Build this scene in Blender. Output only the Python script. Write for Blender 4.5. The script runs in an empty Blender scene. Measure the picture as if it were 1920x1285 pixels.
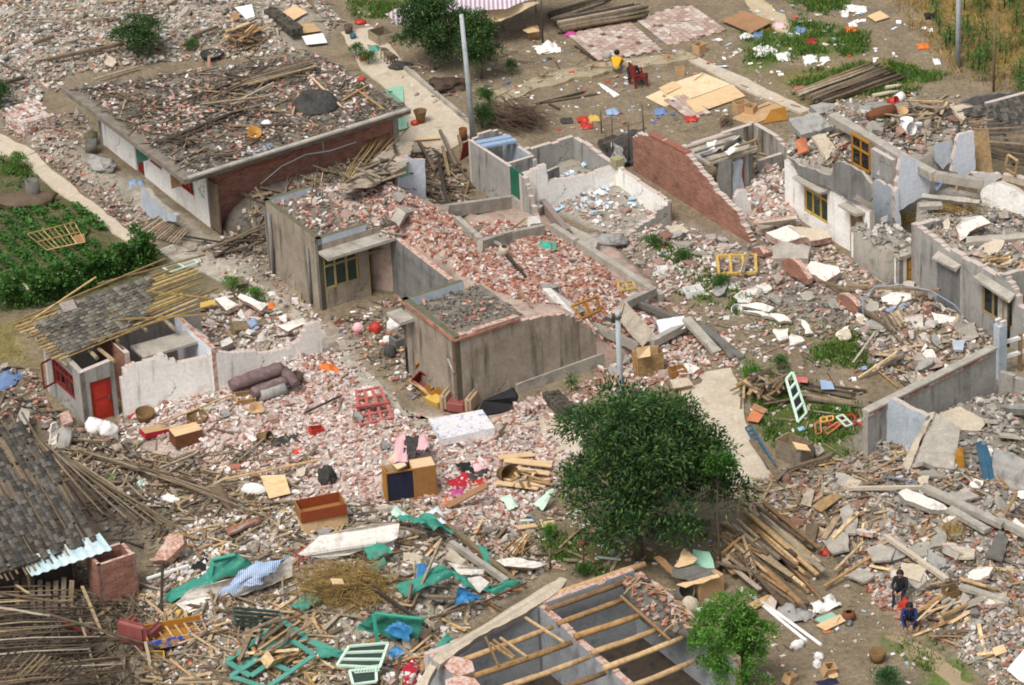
import bpy,bmesh,math,random
import numpy as np
from mathutils import Vector,Matrix,noise
from mathutils.bvhtree import BVHTree
from mathutils.geometry import delaunay_2d_cdt,tessellate_polygon
random.seed(7)
RNG=np.random.default_rng(11)
S=bpy.context.scene
COL=S.collection
R=math.radians
# ------- camera
FPX,DIST,PITCH,ROLL=7000.0,138.0,R(28.0),R(3.0)
_F=Vector((0,math.cos(PITCH),-math.sin(PITCH)))
_R0,_U0=Vector((1,0,0)),Vector((0,math.sin(PITCH),math.cos(PITCH)))
_R=_R0*math.cos(ROLL)-_U0*math.sin(ROLL)
_U=_R0*math.sin(ROLL)+_U0*math.cos(ROLL)
CAM=-_F*DIST
cd=bpy.data.cameras.new('camera');cam=bpy.data.objects.new('camera',cd);COL.objects.link(cam)
cd.sensor_width=36;cd.lens=36*FPX/1920;cd.clip_start=1;cd.clip_end=3000
m=Matrix((_R,_U,-_F)).transposed().to_4x4();m.translation=CAM
cam.matrix_world=m
S.camera=cam
# ------- light: bright overcast day
SUN_EL,SUN_AZ=R(58),R(215)
w=bpy.data.worlds.new('World');S.world=w;w.use_nodes=True
nt=w.node_tree;nt.nodes.clear()
sky=nt.nodes.new('ShaderNodeTexSky');sky.sky_type='NISHITA';sky.sun_disc=False
sky.sun_elevation=SUN_EL;sky.sun_rotation=SUN_AZ;sky.dust_density=4.0;sky.air_density=1.0;sky.ozone_density=1.0
hs=nt.nodes.new('ShaderNodeHueSaturation');hs.inputs['Saturation'].default_value=0.35
bg=nt.nodes.new('ShaderNodeBackground');bg.inputs['Strength'].default_value=0.115
wo=nt.nodes.new('ShaderNodeOutputWorld')
nt.links.new(sky.outputs[0],hs.inputs['Color']);nt.links.new(hs.outputs[0],bg.inputs['Color']);nt.links.new(bg.outputs[0],wo.inputs[0])
sd=bpy.data.lights.new('sun','SUN');sd.energy=1.85;sd.angle=R(22);sd.color=(1.0,0.965,0.92)
so=bpy.data.objects.new('sun',sd);COL.objects.link(so)
sdir=Vector((math.sin(SUN_AZ)*math.cos(SUN_EL),math.cos(SUN_AZ)*math.cos(SUN_EL),math.sin(SUN_EL)))
so.rotation_euler=sdir.to_track_quat('Z','Y').to_euler();so.location=sdir*60
S.view_settings.view_transform='Standard';S.view_settings.look='None'
S.view_settings.exposure=0.46;S.view_settings.gamma=1.0
S.view_settings.use_curve_mapping=False
S.cycles.filter_width=1.8
# ------- pixel of the photograph -> point of the place
def ray(px,py):
	return(_F+_R*((px-960)/FPX)+_U*((642.5-py)/FPX)).normalized()
def G(px,py,z=0.0):
	d=ray(px,py);t=(z-CAM.z)/d.z
	return CAM+d*t
def G2(px,py,z=0.0):
	p=G(px,py,z);return Vector((p.x,p.y))
def proj(p):
	q=Vector(p)-CAM;k=q.dot(_F)
	return 960+FPX*q.dot(_R)/k,642.5-FPX*q.dot(_U)/k
def ppm(p):return FPX/(Vector(p)-CAM).dot(_F)
# supports: floors, roofs and heaps that things can stand on
_sv,_sf=[],[]
_bvh=[None]
def support(verts,faces):
	n=len(_sv);_sv.extend([tuple(v)for v in verts]);_sf.extend([tuple(i+n for i in f)for f in faces]);_bvh[0]=None
def bvh():
	if _bvh[0]is None:_bvh[0]=BVHTree.FromPolygons(_sv,_sf)
	return _bvh[0]
DOWN=Vector((0,0,-1))
def drop(x,y,top=40):
	h=bvh().ray_cast(Vector((x,y,top)),DOWN)
	return(h[0],h[1])if h[0]is not None else(Vector((x,y,0)),Vector((0,0,1)))
def P(px,py,dz=0.0):
	h=bvh().ray_cast(CAM,ray(px,py))
	p=h[0].copy()if h[0]is not None else G(px,py)
	return p-ray(px,py)*(dz/-ray(px,py).z)if dz>0 else p+Vector((0,0,dz))
def hz(x,y):return drop(x,y)[0].z
# ------- objects
def tag(o,label=None,cat=None,group=None,kind=None):
	if label:o['label']=label
	if cat:o['category']=cat
	if group:o['group']=group
	if kind:o['kind']=kind
	return o
def thing(name,label,cat,loc,group=None):
	o=bpy.data.objects.new(name,None);o.empty_display_size=0.2;COL.objects.link(o)
	o.location=loc;return tag(o,label,cat,group)
class MB:
	def __init__(s):s.v=[];s.f=[];s.m=[];s.sm=[]
	def add(s,vs,fs,mi=0,smooth=False):
		n=len(s.v);s.v.extend([tuple(v)for v in vs])
		for f in fs:s.f.append(tuple(i+n for i in f));s.m.append(mi);s.sm.append(smooth)
		return s
	def box(s,c,size,rot=None,mi=0,jit=0.0):
		hx,hy,hz_=size[0]/2,size[1]/2,size[2]/2
		vs=[]
		for x,y,z in((-1,-1,-1),(1,-1,-1),(1,1,-1),(-1,1,-1),(-1,-1,1),(1,-1,1),(1,1,1),(-1,1,1)):
			p=Vector((x*hx,y*hy,z*hz_))
			if jit:p+=Vector((random.uniform(-jit,jit),random.uniform(-jit,jit),random.uniform(-jit,jit)))
			if rot is not None:p=rot@p
			vs.append(p+Vector(c))
		return s.add(vs,((3,2,1,0),(4,5,6,7),(0,1,5,4),(1,2,6,5),(2,3,7,6),(3,0,4,7)),mi)
	def bar(s,a,b,w,h,mi=0,roll=0.0,taper=1.0,jit=0.0):
		a,b=Vector(a),Vector(b);d=b-a;L=d.length
		if L<1e-6:return s
		d/=L;u=Vector((0,0,1))if abs(d.z)<0.95 else Vector((0,1,0))
		x=d.cross(u).normalized();z=x.cross(d)
		if roll:q=Matrix.Rotation(roll,3,d);x=q@x;z=q@z
		vs=[]
		for p,k in((a,1),(b,taper)):
			for i,j in((-1,-1),(1,-1),(1,1),(-1,1)):
				vs.append(p+x*(i*w*k/2)+z*(j*h*k/2)+(d*random.uniform(-jit,jit)if jit else Vector()))
		return s.add(vs,((0,1,2,3),(7,6,5,4),(0,4,5,1),(1,5,6,2),(2,6,7,3),(3,7,4,0)),mi)
	def tube(s,pts,r,n=8,mi=0,cap=True,smooth=True):
		pts=[Vector(p)for p in pts];k=len(pts)
		rr=r if isinstance(r,(list,tuple))else[r]*k
		vs=[];px=None
		for i,p in enumerate(pts):
			d=(pts[min(i+1,k-1)]-pts[max(i-1,0)]).normalized()
			if px is None:
				u=Vector((0,0,1))if abs(d.z)<0.9 else Vector((1,0,0));x=d.cross(u).normalized()
			else:x=(px-d*px.dot(d)).normalized()
			px=x;y=d.cross(x)
			for j in range(n):
				t=2*math.pi*j/n;vs.append(p+(x*math.cos(t)+y*math.sin(t))*rr[i])
		fs=[(i*n+j,i*n+(j+1)%n,(i+1)*n+(j+1)%n,(i+1)*n+j)for i in range(k-1)for j in range(n)]
		s.add(vs,fs,mi,smooth)
		if cap:
			m0=len(s.v)-len(vs)
			s.f.append(tuple(m0+j for j in reversed(range(n))));s.m.append(mi);s.sm.append(False)
			s.f.append(tuple(m0+(k-1)*n+j for j in range(n)));s.m.append(mi);s.sm.append(False)
		return s
	def lathe(s,c,prof,n=14,mi=0,rot=None,smooth=True):
		vs=[];c=Vector(c)
		for r,z in prof:
			for j in range(n):
				t=2*math.pi*j/n;p=Vector((r*math.cos(t),r*math.sin(t),z))
				if rot is not None:p=rot@p
				vs.append(p+c)
		fs=[(i*n+j,i*n+(j+1)%n,(i+1)*n+(j+1)%n,(i+1)*n+j)for i in range(len(prof)-1)for j in range(n)]
		return s.add(vs,fs,mi,smooth)
	def prism(s,pts,t,mi=0,edge=None,direction=None):
		"""polygon (list of 3-D points) thickened by t along -normal (or along direction)"""
		pts=[Vector(p)for p in pts];n=len(pts)
		nm=Vector()
		for i in range(n):nm+=pts[i].cross(pts[(i+1)%n])
		nm.normalize()
		if nm.z<0:pts.reverse();nm=-nm
		dv=-nm*t if direction is None else Vector(direction)*t
		tri=tessellate_polygon([pts])
		vs=pts+[p+dv for p in pts]
		up=[]
		for a,b,c in tri:
			if(pts[b]-pts[a]).cross(pts[c]-pts[a]).dot(nm)<0:a,c=c,a
			up.append((a,b,c))
		s.add(vs,up+[(c+n,b+n,a+n)for a,b,c in up],mi)
		m0=len(s.v)-2*n
		for i in range(n):
			j=(i+1)%n;s.f.append((m0+i,m0+n+i,m0+n+j,m0+j));s.m.append(mi if edge is None else edge);s.sm.append(False)
		return s
	def sheet(s,grid,mi=0,smooth=True):
		"""rows of points -> a surface"""
		nr,nc=len(grid),len(grid[0])
		return s.add([p for r in grid for p in r],[(i*nc+j,i*nc+j+1,(i+1)*nc+j+1,(i+1)*nc+j)for i in range(nr-1)for j in range(nc-1)],mi,smooth)
	def mesh(s,name,mats,loc=(0,0,0)):
		me=bpy.data.meshes.new(name);l=Vector(loc)
		me.from_pydata([tuple(Vector(v)-l)for v in s.v],[],s.f)
		for mt in(mats if isinstance(mats,(list,tuple))else[mats]):me.materials.append(mt)
		me.polygons.foreach_set('material_index',s.m);me.polygons.foreach_set('use_smooth',s.sm)
		me.update();return me
	def part(s,name,mats,parent,label=None):
		l=parent_loc(parent);o=bpy.data.objects.new(name,s.mesh(name,mats,l));COL.objects.link(o);o.parent=parent
		if label:o['label']=label
		return o
	def thing(s,name,mats,label,cat,loc=None,group=None,kind=None):
		if loc is None:
			a=np.array(s.v);loc=(float(a[:,0].mean()),float(a[:,1].mean()),float(a[:,2].min()))
		o=bpy.data.objects.new(name,s.mesh(name,mats,loc));COL.objects.link(o);o.location=loc
		return tag(o,label,cat,group,kind)
def parent_loc(p):
	l=Vector()
	while p is not None:l+=p.location;p=p.parent
	return l
def rz(a):return Matrix.Rotation(a,3,'Z')
def euler(a,b,c):return Matrix.Rotation(c,3,'Z')@Matrix.Rotation(b,3,'Y')@Matrix.Rotation(a,3,'X')
# ------- materials
def srgb(h):
	if isinstance(h,str):
		h=h.lstrip('#');c=[int(h[i:i+2],16)/255 for i in(0,2,4)]
	else:c=h;return(c[0],c[1],c[2],1)
	return tuple((x/12.92 if x<=0.04045 else((x+0.055)/1.055)**2.4)for x in c)+(1,)
_M={}
def mat(name,cols,rough=0.85,scale=3.0,detail=6,bump=0.15,bscale=None,island=None,dirt=None,dirt_scale=0.7,spec=0.3,brick=None,wave=None,crack=None,alpha=None,trans=None,metal=0.0,stretch=None,streak=None,hue_noise=True):
	"""cols: colours mixed by noise; island: colours picked per loose piece / per object; dirt: (colour, amount) blotches"""
	if name in _M:return _M[name]
	mt=bpy.data.materials.new(name);mt.use_nodes=True;t=mt.node_tree;N,L=t.nodes,t.links
	b=N['Principled BSDF'];b.inputs['Roughness'].default_value=rough;b.inputs['Specular IOR Level'].default_value=spec;b.inputs['Metallic'].default_value=metal
	tc=N.new('ShaderNodeTexCoord');mp=N.new('ShaderNodeMapping');L.new(tc.outputs['Object'],mp.inputs[0])
	if stretch:mp.inputs['Scale'].default_value=stretch
	def nz(sc,det=detail,ro=0.6,vec=mp.outputs[0]):
		n=N.new('ShaderNodeTexNoise');n.inputs['Scale'].default_value=sc;n.inputs['Detail'].default_value=det;n.inputs['Roughness'].default_value=ro
		L.new(vec,n.inputs['Vector']);return n.outputs['Fac']
	def ramp(f,cs,lo=0.3,hi=0.7,const=False):
		r=N.new('ShaderNodeValToRGB');e=r.color_ramp.elements
		k=len(cs);r.color_ramp.interpolation='CONSTANT' if const else 'LINEAR'
		while len(e)<k:e.new(0.5)
		for i,c in enumerate(cs):
			e[i].position=(i/k if const else(lo+(hi-lo)*i/max(1,k-1)));e[i].color=srgb(c)
		L.new(f,r.inputs[0]);return r.outputs[0]
	def mix(f,a,c,typ='MIX'):
		x=N.new('ShaderNodeMix');x.data_type='RGBA';x.blend_type=typ
		if isinstance(f,float):x.inputs[0].default_value=f
		else:L.new(f,x.inputs[0])
		for s_,i in((a,6),(c,7)):
			if isinstance(s_,(tuple,str)):x.inputs[i].default_value=srgb(s_)
			else:L.new(s_,x.inputs[i])
		return x.outputs[2]
	def mrange(f,lo,hi,a=0.0,c=1.0):
		r=N.new('ShaderNodeMapRange');r.inputs[1].default_value=lo;r.inputs[2].default_value=hi;r.inputs[3].default_value=a;r.inputs[4].default_value=c
		L.new(f,r.inputs[0]);return r.outputs[0]
	n1=nz(scale)
	if island:
		g=N.new('ShaderNodeNewGeometry');oi=N.new('ShaderNodeObjectInfo')
		ad=N.new('ShaderNodeMath');ad.operation='ADD';L.new(g.outputs['Random Per Island'],ad.inputs[0]);L.new(oi.outputs['Random'],ad.inputs[1])
		fr=N.new('ShaderNodeMath');fr.operation='FRACT';L.new(ad.outputs[0],fr.inputs[0])
		col=ramp(fr.outputs[0],island,const=True)
		col=mix(0.75,col,ramp(n1,[(0.45,0.45,0.45),(1,1,1),(1.35,1.35,1.35)],0.3,0.75),'MULTIPLY')
	elif brick:
		bt=N.new('ShaderNodeTexBrick');bt.inputs['Scale'].default_value=1.0;bt.inputs['Brick Width'].default_value=0.25;bt.inputs['Row Height'].default_value=0.064
		bt.inputs['Mortar Size'].default_value=0.007;bt.inputs['Mortar Smooth'].default_value=0.3;bt.inputs['Bias'].default_value=0.0
		mm=N.new('ShaderNodeMapping');mm.inputs['Rotation'].default_value=brick;L.new(tc.outputs['Object'],mm.inputs[0]);L.new(mm.outputs[0],bt.inputs['Vector'])
		bt.inputs['Color1'].default_value=srgb(cols[0]);bt.inputs['Color2'].default_value=srgb(cols[1]);bt.inputs['Mortar'].default_value=srgb(cols[2])
		col=mix(0.6,bt.outputs['Color'],ramp(nz(1.3),[(0.55,0.5,0.48),(1,1,1),(1.25,1.2,1.2)],0.3,0.7),'MULTIPLY')
		col=mix(0.6,col,ramp(nz(26),[(0.5,0.5,0.5),(1.3,1.3,1.3)],0.3,0.7),'MULTIPLY')
	else:
		col=ramp(n1,cols)if len(cols)>1 else mix(0.0,cols[0],cols[0])
		if hue_noise:col=mix(0.5,col,ramp(nz(scale*7.3),[(0.7,0.7,0.7),(1.25,1.25,1.25)],0.3,0.7),'MULTIPLY')
	if wave:
		wv=N.new('ShaderNodeTexWave');wv.inputs['Scale'].default_value=wave[1];wv.inputs['Distortion'].default_value=wave[2];wv.bands_direction=wave[3]if len(wave)>3 else 'X'
		L.new(mp.outputs[0],wv.inputs['Vector']);col=mix(mrange(wv.outputs['Fac'],0.45,0.6),col,wave[0])
	if dirt:
		for q,(dc,lo,hi,sc)in enumerate(dirt):
			n=nz(sc,8,0.65);col=mix(mrange(n,lo,hi),col,dc)
	if streak:
		dc,lo,hi=streak
		m2=N.new('ShaderNodeMapping');m2.inputs['Scale'].default_value=(1,1,0.12);L.new(tc.outputs['Object'],m2.inputs[0])
		col=mix(mrange(nz(2.6,6,0.65,m2.outputs[0]),lo,hi),col,dc)
	if crack:
		wq=N.new('ShaderNodeVectorMath');wq.operation='ADD';nn_=N.new('ShaderNodeTexNoise');nn_.inputs['Scale'].default_value=2.2;nn_.inputs['Detail'].default_value=5;L.new(tc.outputs['Object'],nn_.inputs['Vector']);L.new(nn_.outputs['Color'],wq.inputs[0]);L.new(tc.outputs['Object'],wq.inputs[1])
		vo=N.new('ShaderNodeTexVoronoi');vo.feature='DISTANCE_TO_EDGE';vo.inputs['Scale'].default_value=crack[1];L.new(wq.outputs[0],vo.inputs['Vector']);ml=N.new('ShaderNodeMath');ml.operation='MULTIPLY';L.new(mrange(vo.outputs['Distance'],crack[2]*.2,crack[2],.75,0.0),ml.inputs[0]);L.new(mrange(nz(.9,2),.54,.6),ml.inputs[1]);col=mix(ml.outputs[0],col,crack[0])
	L.new(col,b.inputs['Base Color'])
	if bump:
		bm_=N.new('ShaderNodeBump');bm_.inputs['Strength'].default_value=min(1.0,bump*3);bm_.inputs['Distance'].default_value=0.03
		L.new(nz(bscale or scale*6,6,0.7),bm_.inputs['Height']);L.new(bm_.outputs[0],b.inputs['Normal'])
	if alpha is not None:b.inputs['Alpha'].default_value=alpha
	if trans:b.inputs['Transmission Weight'].default_value=trans
	_M[name]=mt;return mt
	# ------- palette
M={}
BR=['#ae7460','#a56a56','#b98a77','#bfa495','#96604f','#b27d69','#c4b0a4','#8a5a4b','#bb9482','#a99d92','#9f8578','#b5876f']
BR_PINK=['#d0bab0','#c4a99c','#d8cac2','#b8968a','#d5cac2','#ad877b','#ddd4cd','#c1b1a7','#cfbdb3','#a87b6a','#bdb4ab','#cab0a3']
BR_DUST=['#b39c8e','#a2887a','#ad6f5c','#c2b2a6','#8e8078','#b98572','#9a8f86','#cabfb4']
GREY=['#a39c90','#b4ada2','#8d877d','#c4beb4','#9a9388','#79746c','#d2cdc5','#aca496','#888076','#bdb4a6']
GREYD=['#6e6a63','#7c776e','#5b5852','#8b867d','#676159','#9a958c','#4f4c48','#77706a']
WHITE=['#d6d0c8','#c8c1b7','#e2ddd6','#bab2a7','#cdc3b9','#bfaea3','#dad4cc','#aea69b']
WOOD=['#8d7a62','#9f8a6c','#746450','#b39c7a','#6a5a48','#857766','#a89a86','#5d4f40','#7d715f','#94866f']
WOODD=['#5b4f42','#6b5d4c','#4a4037','#77684f','#57493c','#3f3730','#6f6455','#847257']
WOODY=['#b5946a','#a88456','#c4a478','#94744e','#d0b48a','#9d8058','#b99a72','#7f6446']
TILE=['#5e594f','#69645a','#514d46','#767064','#635c51','#807a6d','#4b4842','#6d665a']
LIT=['#e8e6e2','#f2f0ec','#dfe3e6','#e9e2d4','#c9d3de','#f0ece8','#d9482f','#e6e4e0','#3d62a8','#e8c8c0','#d7b48a','#f4f4f2','#8fb7d0','#e3e0da','#c93a3a','#dedbd4']
M['brick']=mat('brick_red',BR,island=BR,scale=14,bump=0.2)
M['brick_pink']=mat('brick_dusty_pink',BR_PINK,island=BR_PINK,scale=14,bump=0.2)
M['brick_dust']=mat('brick_dusty',BR_DUST,island=BR_DUST,scale=14,bump=0.2)
M['conc_bits']=mat('concrete_bits',GREY,island=GREY,scale=9,bump=0.25)
M['conc_dark']=mat('dark_bits',GREYD,island=GREYD,scale=9,bump=0.25)
M['plaster_bits']=mat('plaster_bits',WHITE,island=WHITE,scale=7,bump=0.15)
M['wood']=mat('weathered_wood',WOOD,island=WOOD,scale=6,bump=0.2)
M['wood_dark']=mat('old_dark_wood',WOODD,island=WOODD,scale=6,bump=0.2)
M['wood_fresh']=mat('tan_wood',WOODY,island=WOODY,scale=6,bump=0.15)
TILED=['#48453f','#524e47','#3d3a36','#5d5850','#46423b','#67615a']
M['tile_dark']=mat('dark_clay_tile',TILED,island=TILED,scale=8,bump=0.2)
M['tile']=mat('grey_clay_tile',TILE,island=TILE,scale=8,bump=0.2)
M['litter']=mat('litter',LIT,island=LIT,scale=12,bump=0.05,rough=0.6)
BLUEW=['#cfdde8','#e8ecee','#b5cbdc','#dcd8d0','#9db8cf','#f0f0ee','#c8c4ba','#a9c4d8']
M['blue_bits']=mat('pale_blue_bits',BLUEW,island=BLUEW,scale=8,bump=0.1)
M['slab']=mat('old_concrete',['#8f897e','#a49d91','#b3ab9e'],scale=1.6,bump=0.3,bscale=14,dirt=[('#6b655b',.55,.75,1.1),('#c2bab0',.6,.72,3)])
M['slab_pale']=mat('pale_concrete',['#ab9f8c','#bcae99','#c7baa6'],scale=1.2,bump=0.2,bscale=16,dirt=[('#9a907f',.56,.78,1.4)])
M['slab_dark']=mat('damp_concrete',['#5d5a54','#6f6b64','#7f7a72'],scale=1.4,bump=0.3,bscale=12,dirt=[('#47443f',.5,.7,1.3)])
M['cement']=mat('grey_cement_render',['#8b8985','#98958f','#a5a29b'],scale=1.1,bump=0.12,bscale=18,dirt=[('#75726c',.55,.72,1.7),('#9f7f6f',.735,.75,1.5)],streak=('#66625b',.54,.72),crack=('#55524d',.3,.01))
M['cement_blue']=mat('blue_grey_render',['#9ba3aa','#a9b1b8','#b9c0c6'],scale=1.1,bump=0.1,bscale=18,dirt=[('#7f8488',.56,.74,1.5)])
M['cement_dk']=mat('dark_grey_render',['#6f6e6b','#7b7975','#868480'],scale=1.2,bump=0.15,bscale=15,dirt=[('#575652',.52,.7,1.4)],streak=('#595651',.5,.72))
M['tan_wall']=mat('tan_weathered_render',['#897d6e','#968a7a','#a49888'],scale=0.8,bump=0.12,bscale=16,dirt=[('#77695a',.52,.72,1.2),('#aaa298',.58,.7,2.4),('#b5aa9c',.69,.7,1.9)],streak=('#574f45',.5,.7),crack=('#4d463d',.27,.01))
M['white_wall']=mat('white_plaster',['#e0dcd4','#e9e6df','#f0ede7'],scale=0.9,bump=0.08,bscale=14,dirt=[('#c6bcae',.56,.76,1.1),('#b7a898',.66,.76,3.1),('#a98370',.735,.75,1.7)],streak=('#b3a899',.58,.76),crack=('#7d7268',.33,.012))
M['white_blue']=mat('bluish_plaster',['#cdd3dc','#d8dde4','#dfe3e8'],scale=0.9,bump=0.06,bscale=14,dirt=[('#b0b6c0',.56,.76,1.3)])
M['brick_wall']=mat('red_brick_wall',['#86513f','#a87058','#9c8f84'],brick=(R(90),0,0),bump=0.2,bscale=20,dirt=[('#6f5449',.56,.7,1.0),('#5f4a42',.58,.66,6),('#b08a76',.62,.7,4)])
M['dusty_plaster']=mat('dusty_plaster',['#cfc8bd','#dcd6cc','#e4dfd7'],scale=2.5,bump=0.2,bscale=18,dirt=[('#ab9f91',.5,.66,2.2),('#b39685',.6,.7,5),('#8f877c',.64,.72,9)])
M['masonry']=mat('masonry_lumps',['#a08274'],island=['#a58577','#b39a8c','#9c8f84','#b7a698','#97705f','#a9a095'],scale=9,bump=0.5)
M['brick_break']=mat('broken_brickwork',['#9a6450','#b08472','#c9b3a6','#a8a096'],scale=7,bump=0.5,bscale=22)
M['brick_break_pale']=mat('broken_pale_brickwork',['#b08a7a','#cbb8ad','#b9b0a6','#d6cdc4'],scale=7,bump=0.5,bscale=22)
M['mossy']=mat('mossy_cap',['#57543f','#6b6650','#4c5232'],scale=5,bump=0.4,dirt=[('#7d7466',.55,.7,6)])
M['roof_dirt']=mat('grey_roof_dirt',['#675f54','#7a7165','#8b8275'],scale=3,bump=0.5,bscale=20)
M['red']=mat('red_paint',['#a53023','#b23a2b'],scale=2,bump=0.04,rough=0.5,dirt=[('#9c3b2c',.6,.8,2)])
M['maroon']=mat('maroon_paint',['#6d2320','#7c2c27'],scale=3,bump=0.05,rough=0.55)
M['red_frame']=mat('faded_red_paint',['#ad5650','#b8655e'],scale=5,bump=0.05,rough=0.65,dirt=[('#a5887c',.52,.68,6)])
M['yellow_frame']=mat('yellow_paint',['#bb9845','#c6a656'],scale=4,bump=0.05,rough=0.65,dirt=[('#94805a',.52,.7,5)])
M['ochre']=mat('ochre_wood',['#9a6a26','#ab7a30'],scale=4,bump=0.05,rough=0.55,stretch=(6,6,1))
M['olive_frame']=mat('olive_tan_paint',['#8b7a52','#9a8a60'],scale=4,bump=0.05,rough=0.6)
M['green_door']=mat('dark_green_paint',['#1f5a44','#27664e'],scale=2,bump=0.03,rough=0.45)
M['mint']=mat('mint_paint',['#86b39a','#96bfa6'],scale=2,bump=0.04,rough=0.5,dirt=[('#a9b8a4',.58,.75,3)])
M['mint_pale']=mat('pale_mint',['#b6cfbb','#c4d9c6'],scale=3,bump=0.04,rough=0.5)
M['teal']=mat('teal_paint',['#4b8a7a','#5d9888'],scale=3,bump=0.04,rough=0.5,dirt=[('#7fa596',.6,.78,4)])
M['teal_net']=mat('teal_netting',['#35806e','#43937f'],scale=6,bump=0.15,rough=0.5,dirt=[('#25604f',.5,.7,2.5),('#8aa497',.58,.72,5)])
M['teal_strip']=mat('bright_teal_plastic',['#3a9a82','#48a58e'],scale=4,bump=0.03,rough=0.35)
M['dark_green_glass']=mat('green_glass',['#26342e','#31443c'],scale=1,bump=0,rough=0.15,spec=0.5)
M['dark_glass']=mat('dark_glass',['#1c1f22','#2b2f32'],scale=1,bump=0,rough=0.12,spec=0.5)
M['blue_plastic']=mat('blue_plastic',['#2f72a3','#4083b2'],scale=3,bump=0.03,rough=0.4)
M['blue']=mat('blue_cloth',['#61799f','#7388ab'],scale=6,bump=0.1)
M['sky_panel']=mat('pale_blue_panel',['#8499b5','#95a8c0'],scale=4,bump=0.03,rough=0.5)
M['blue_metal']=mat('blue_grey_metal',['#2f5266','#3c6278'],scale=4,bump=0.05,rough=0.45)
M['blue_stripe']=mat('blue_striped_cloth',['#5a7ba6','#6a8ab2'],scale=6,bump=.1,wave=('#c3cddb',5,.3,'X'))
M['orange']=mat('orange_paint',['#b56a45','#bd7c58'],scale=3,bump=0.04,rough=0.55)
M['orange_cloth']=mat('orange_cloth',['#cc6428','#d67a3c'],scale=6,bump=0.15)
M['ply']=mat('plywood',['#c9a679','#d5b78e','#bd9a6c'],scale=1.6,bump=0.06,stretch=(1,5,1),dirt=[('#a98a63',.6,.8,2)])
M['cardboard']=mat('cardboard',['#b08e66','#bd9c74'],scale=2,bump=0.05)
M['cardboard_pale']=mat('pale_cardboard',['#cdb38a','#d8c19c','#dccaa9'],scale=1.5,bump=0.05,dirt=[('#b99f78',.58,.8,1.6)])
M['brown_board']=mat('brown_board',['#8d6a4c','#9c7858'],scale=2,bump=0.05)
M['cabinet']=mat('varnished_wood',['#865b35','#99703f','#744d2c'],scale=2.4,bump=0.05,rough=0.5,stretch=(6,6,1))
M['cabinet_red']=mat('red_brown_wood',['#7d3a20','#8f4a2a'],scale=2.4,bump=0.05,rough=0.5,stretch=(1,6,6))
M['black']=mat('black_cloth',['#1d1d1f','#28282a'],scale=6,bump=0.1)
M['navy']=mat('navy_cloth',['#1f2233','#282c40'],scale=8,bump=0.15)
M['purple_sofa']=mat('dusty_purple_velvet',['#5f4d4d','#6f5c5a','#857370'],scale=4,bump=0.1)
M['beige_sofa']=mat('beige_upholstery',['#a08a6e','#b39c80'],scale=6,bump=0.1,dirt=[('#7b5f4d',.62,.72,4)])
M['pink']=mat('pink_cloth',['#dba8ac','#e6babd'],scale=6,bump=0.12)
M['crimson']=mat('crimson_cloth',['#9a1f2f','#b22a3a'],scale=6,bump=0.12)
M['magenta']=mat('magenta_cloth',['#a8447c','#b9558c'],scale=6,bump=0.12)
M['dark_red_sofa']=mat('dull_red_vinyl',['#7d4540','#8c524c'],scale=4,bump=0.06,rough=0.5)
M['white_plastic']=mat('white_plastic',['#dcdad5','#e8e6e2'],scale=5,bump=0.06,rough=0.5)
M['white_sack']=mat('white_sack',['#cfcbc4','#dedad4','#e6e3de'],scale=5,bump=0.15,dirt=[('#b0a79a',.6,.75,5)])
M['wicker']=mat('wicker',['#8b6e47','#a5865a'],scale=16,bump=0.5,wave=('#5b452c',14,3,'Z'))
M['straw']=mat('straw',['#8f7546','#a78a54','#b79c66'],island=['#8f7546','#a78a54','#7b6338','#b79c66','#9a8252','#6a5530'],bump=0)
M['bamboo']=mat('bamboo',WOOD,island=['#a58a58','#b89a64','#8f774c','#c4a874','#7d6a48'],scale=5,bump=0.1)
M['pole']=mat('concrete_pole',['#9aa0a2','#a9aeaf','#8f9495'],scale=2,bump=0.05,bscale=20)
M['metal']=mat('dull_metal',['#6d6f70','#808283'],scale=5,bump=0.05,rough=0.4,metal=0.6)
M['rubber']=mat('dark_rubber',['#333231','#43413e','#504d49'],scale=5,bump=0.3)
M['rust']=mat('rusty_iron',['#5f3a28','#74482f','#4c3126'],scale=6,bump=0.2)
M['yellow_shirt']=mat('yellow_shirt',['#d39a1e','#dda82e'],scale=8,bump=.1)
M['navy_blue']=mat('dark_blue_jacket',['#1f2c5a','#283868'],scale=8,bump=.1)
M['skin']=mat('skin',['#a9785c','#b5856a'],scale=6,bump=0,rough=0.6)
M['hair']=mat('black_hair',['#141211','#1d1a18'],scale=20,bump=0.1,rough=0.5)
M['soil']=mat('soil',['#5f5140','#6b5c49'],scale=4,bump=0.4)
def leafmat(name,cols,trl=0.35):
	m_=mat(name,cols,island=cols,rough=0.5,bump=0,scale=2,spec=0.35)
	t=m_.node_tree;b=t.nodes['Principled BSDF'];o=[n for n in t.nodes if n.type=='OUTPUT_MATERIAL'][0]
	tr=t.nodes.new('ShaderNodeBsdfTranslucent');mx=t.nodes.new('ShaderNodeMixShader');mx.inputs[0].default_value=trl
	src=b.inputs['Base Color'].links[0].from_socket;t.links.new(src,tr.inputs[0])
	t.links.new(b.outputs[0],mx.inputs[1]);t.links.new(tr.outputs[0],mx.inputs[2]);t.links.new(mx.outputs[0],o.inputs[0])
	return m_
M['leaf_dark']=leafmat('dark_leaf',['#2a4a24','#34562a','#243f20','#466630','#5c7a3c','#2d4d2a','#3b5c2c','#6b8544'])
M['leaf_mid']=leafmat('mid_leaf',['#3d6428','#4a7430','#335823','#5a8538','#456d2e'])
M['leaf_bright']=leafmat('bright_leaf',['#55852f','#649638','#487428','#7aa548','#5a8c33'])
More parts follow.
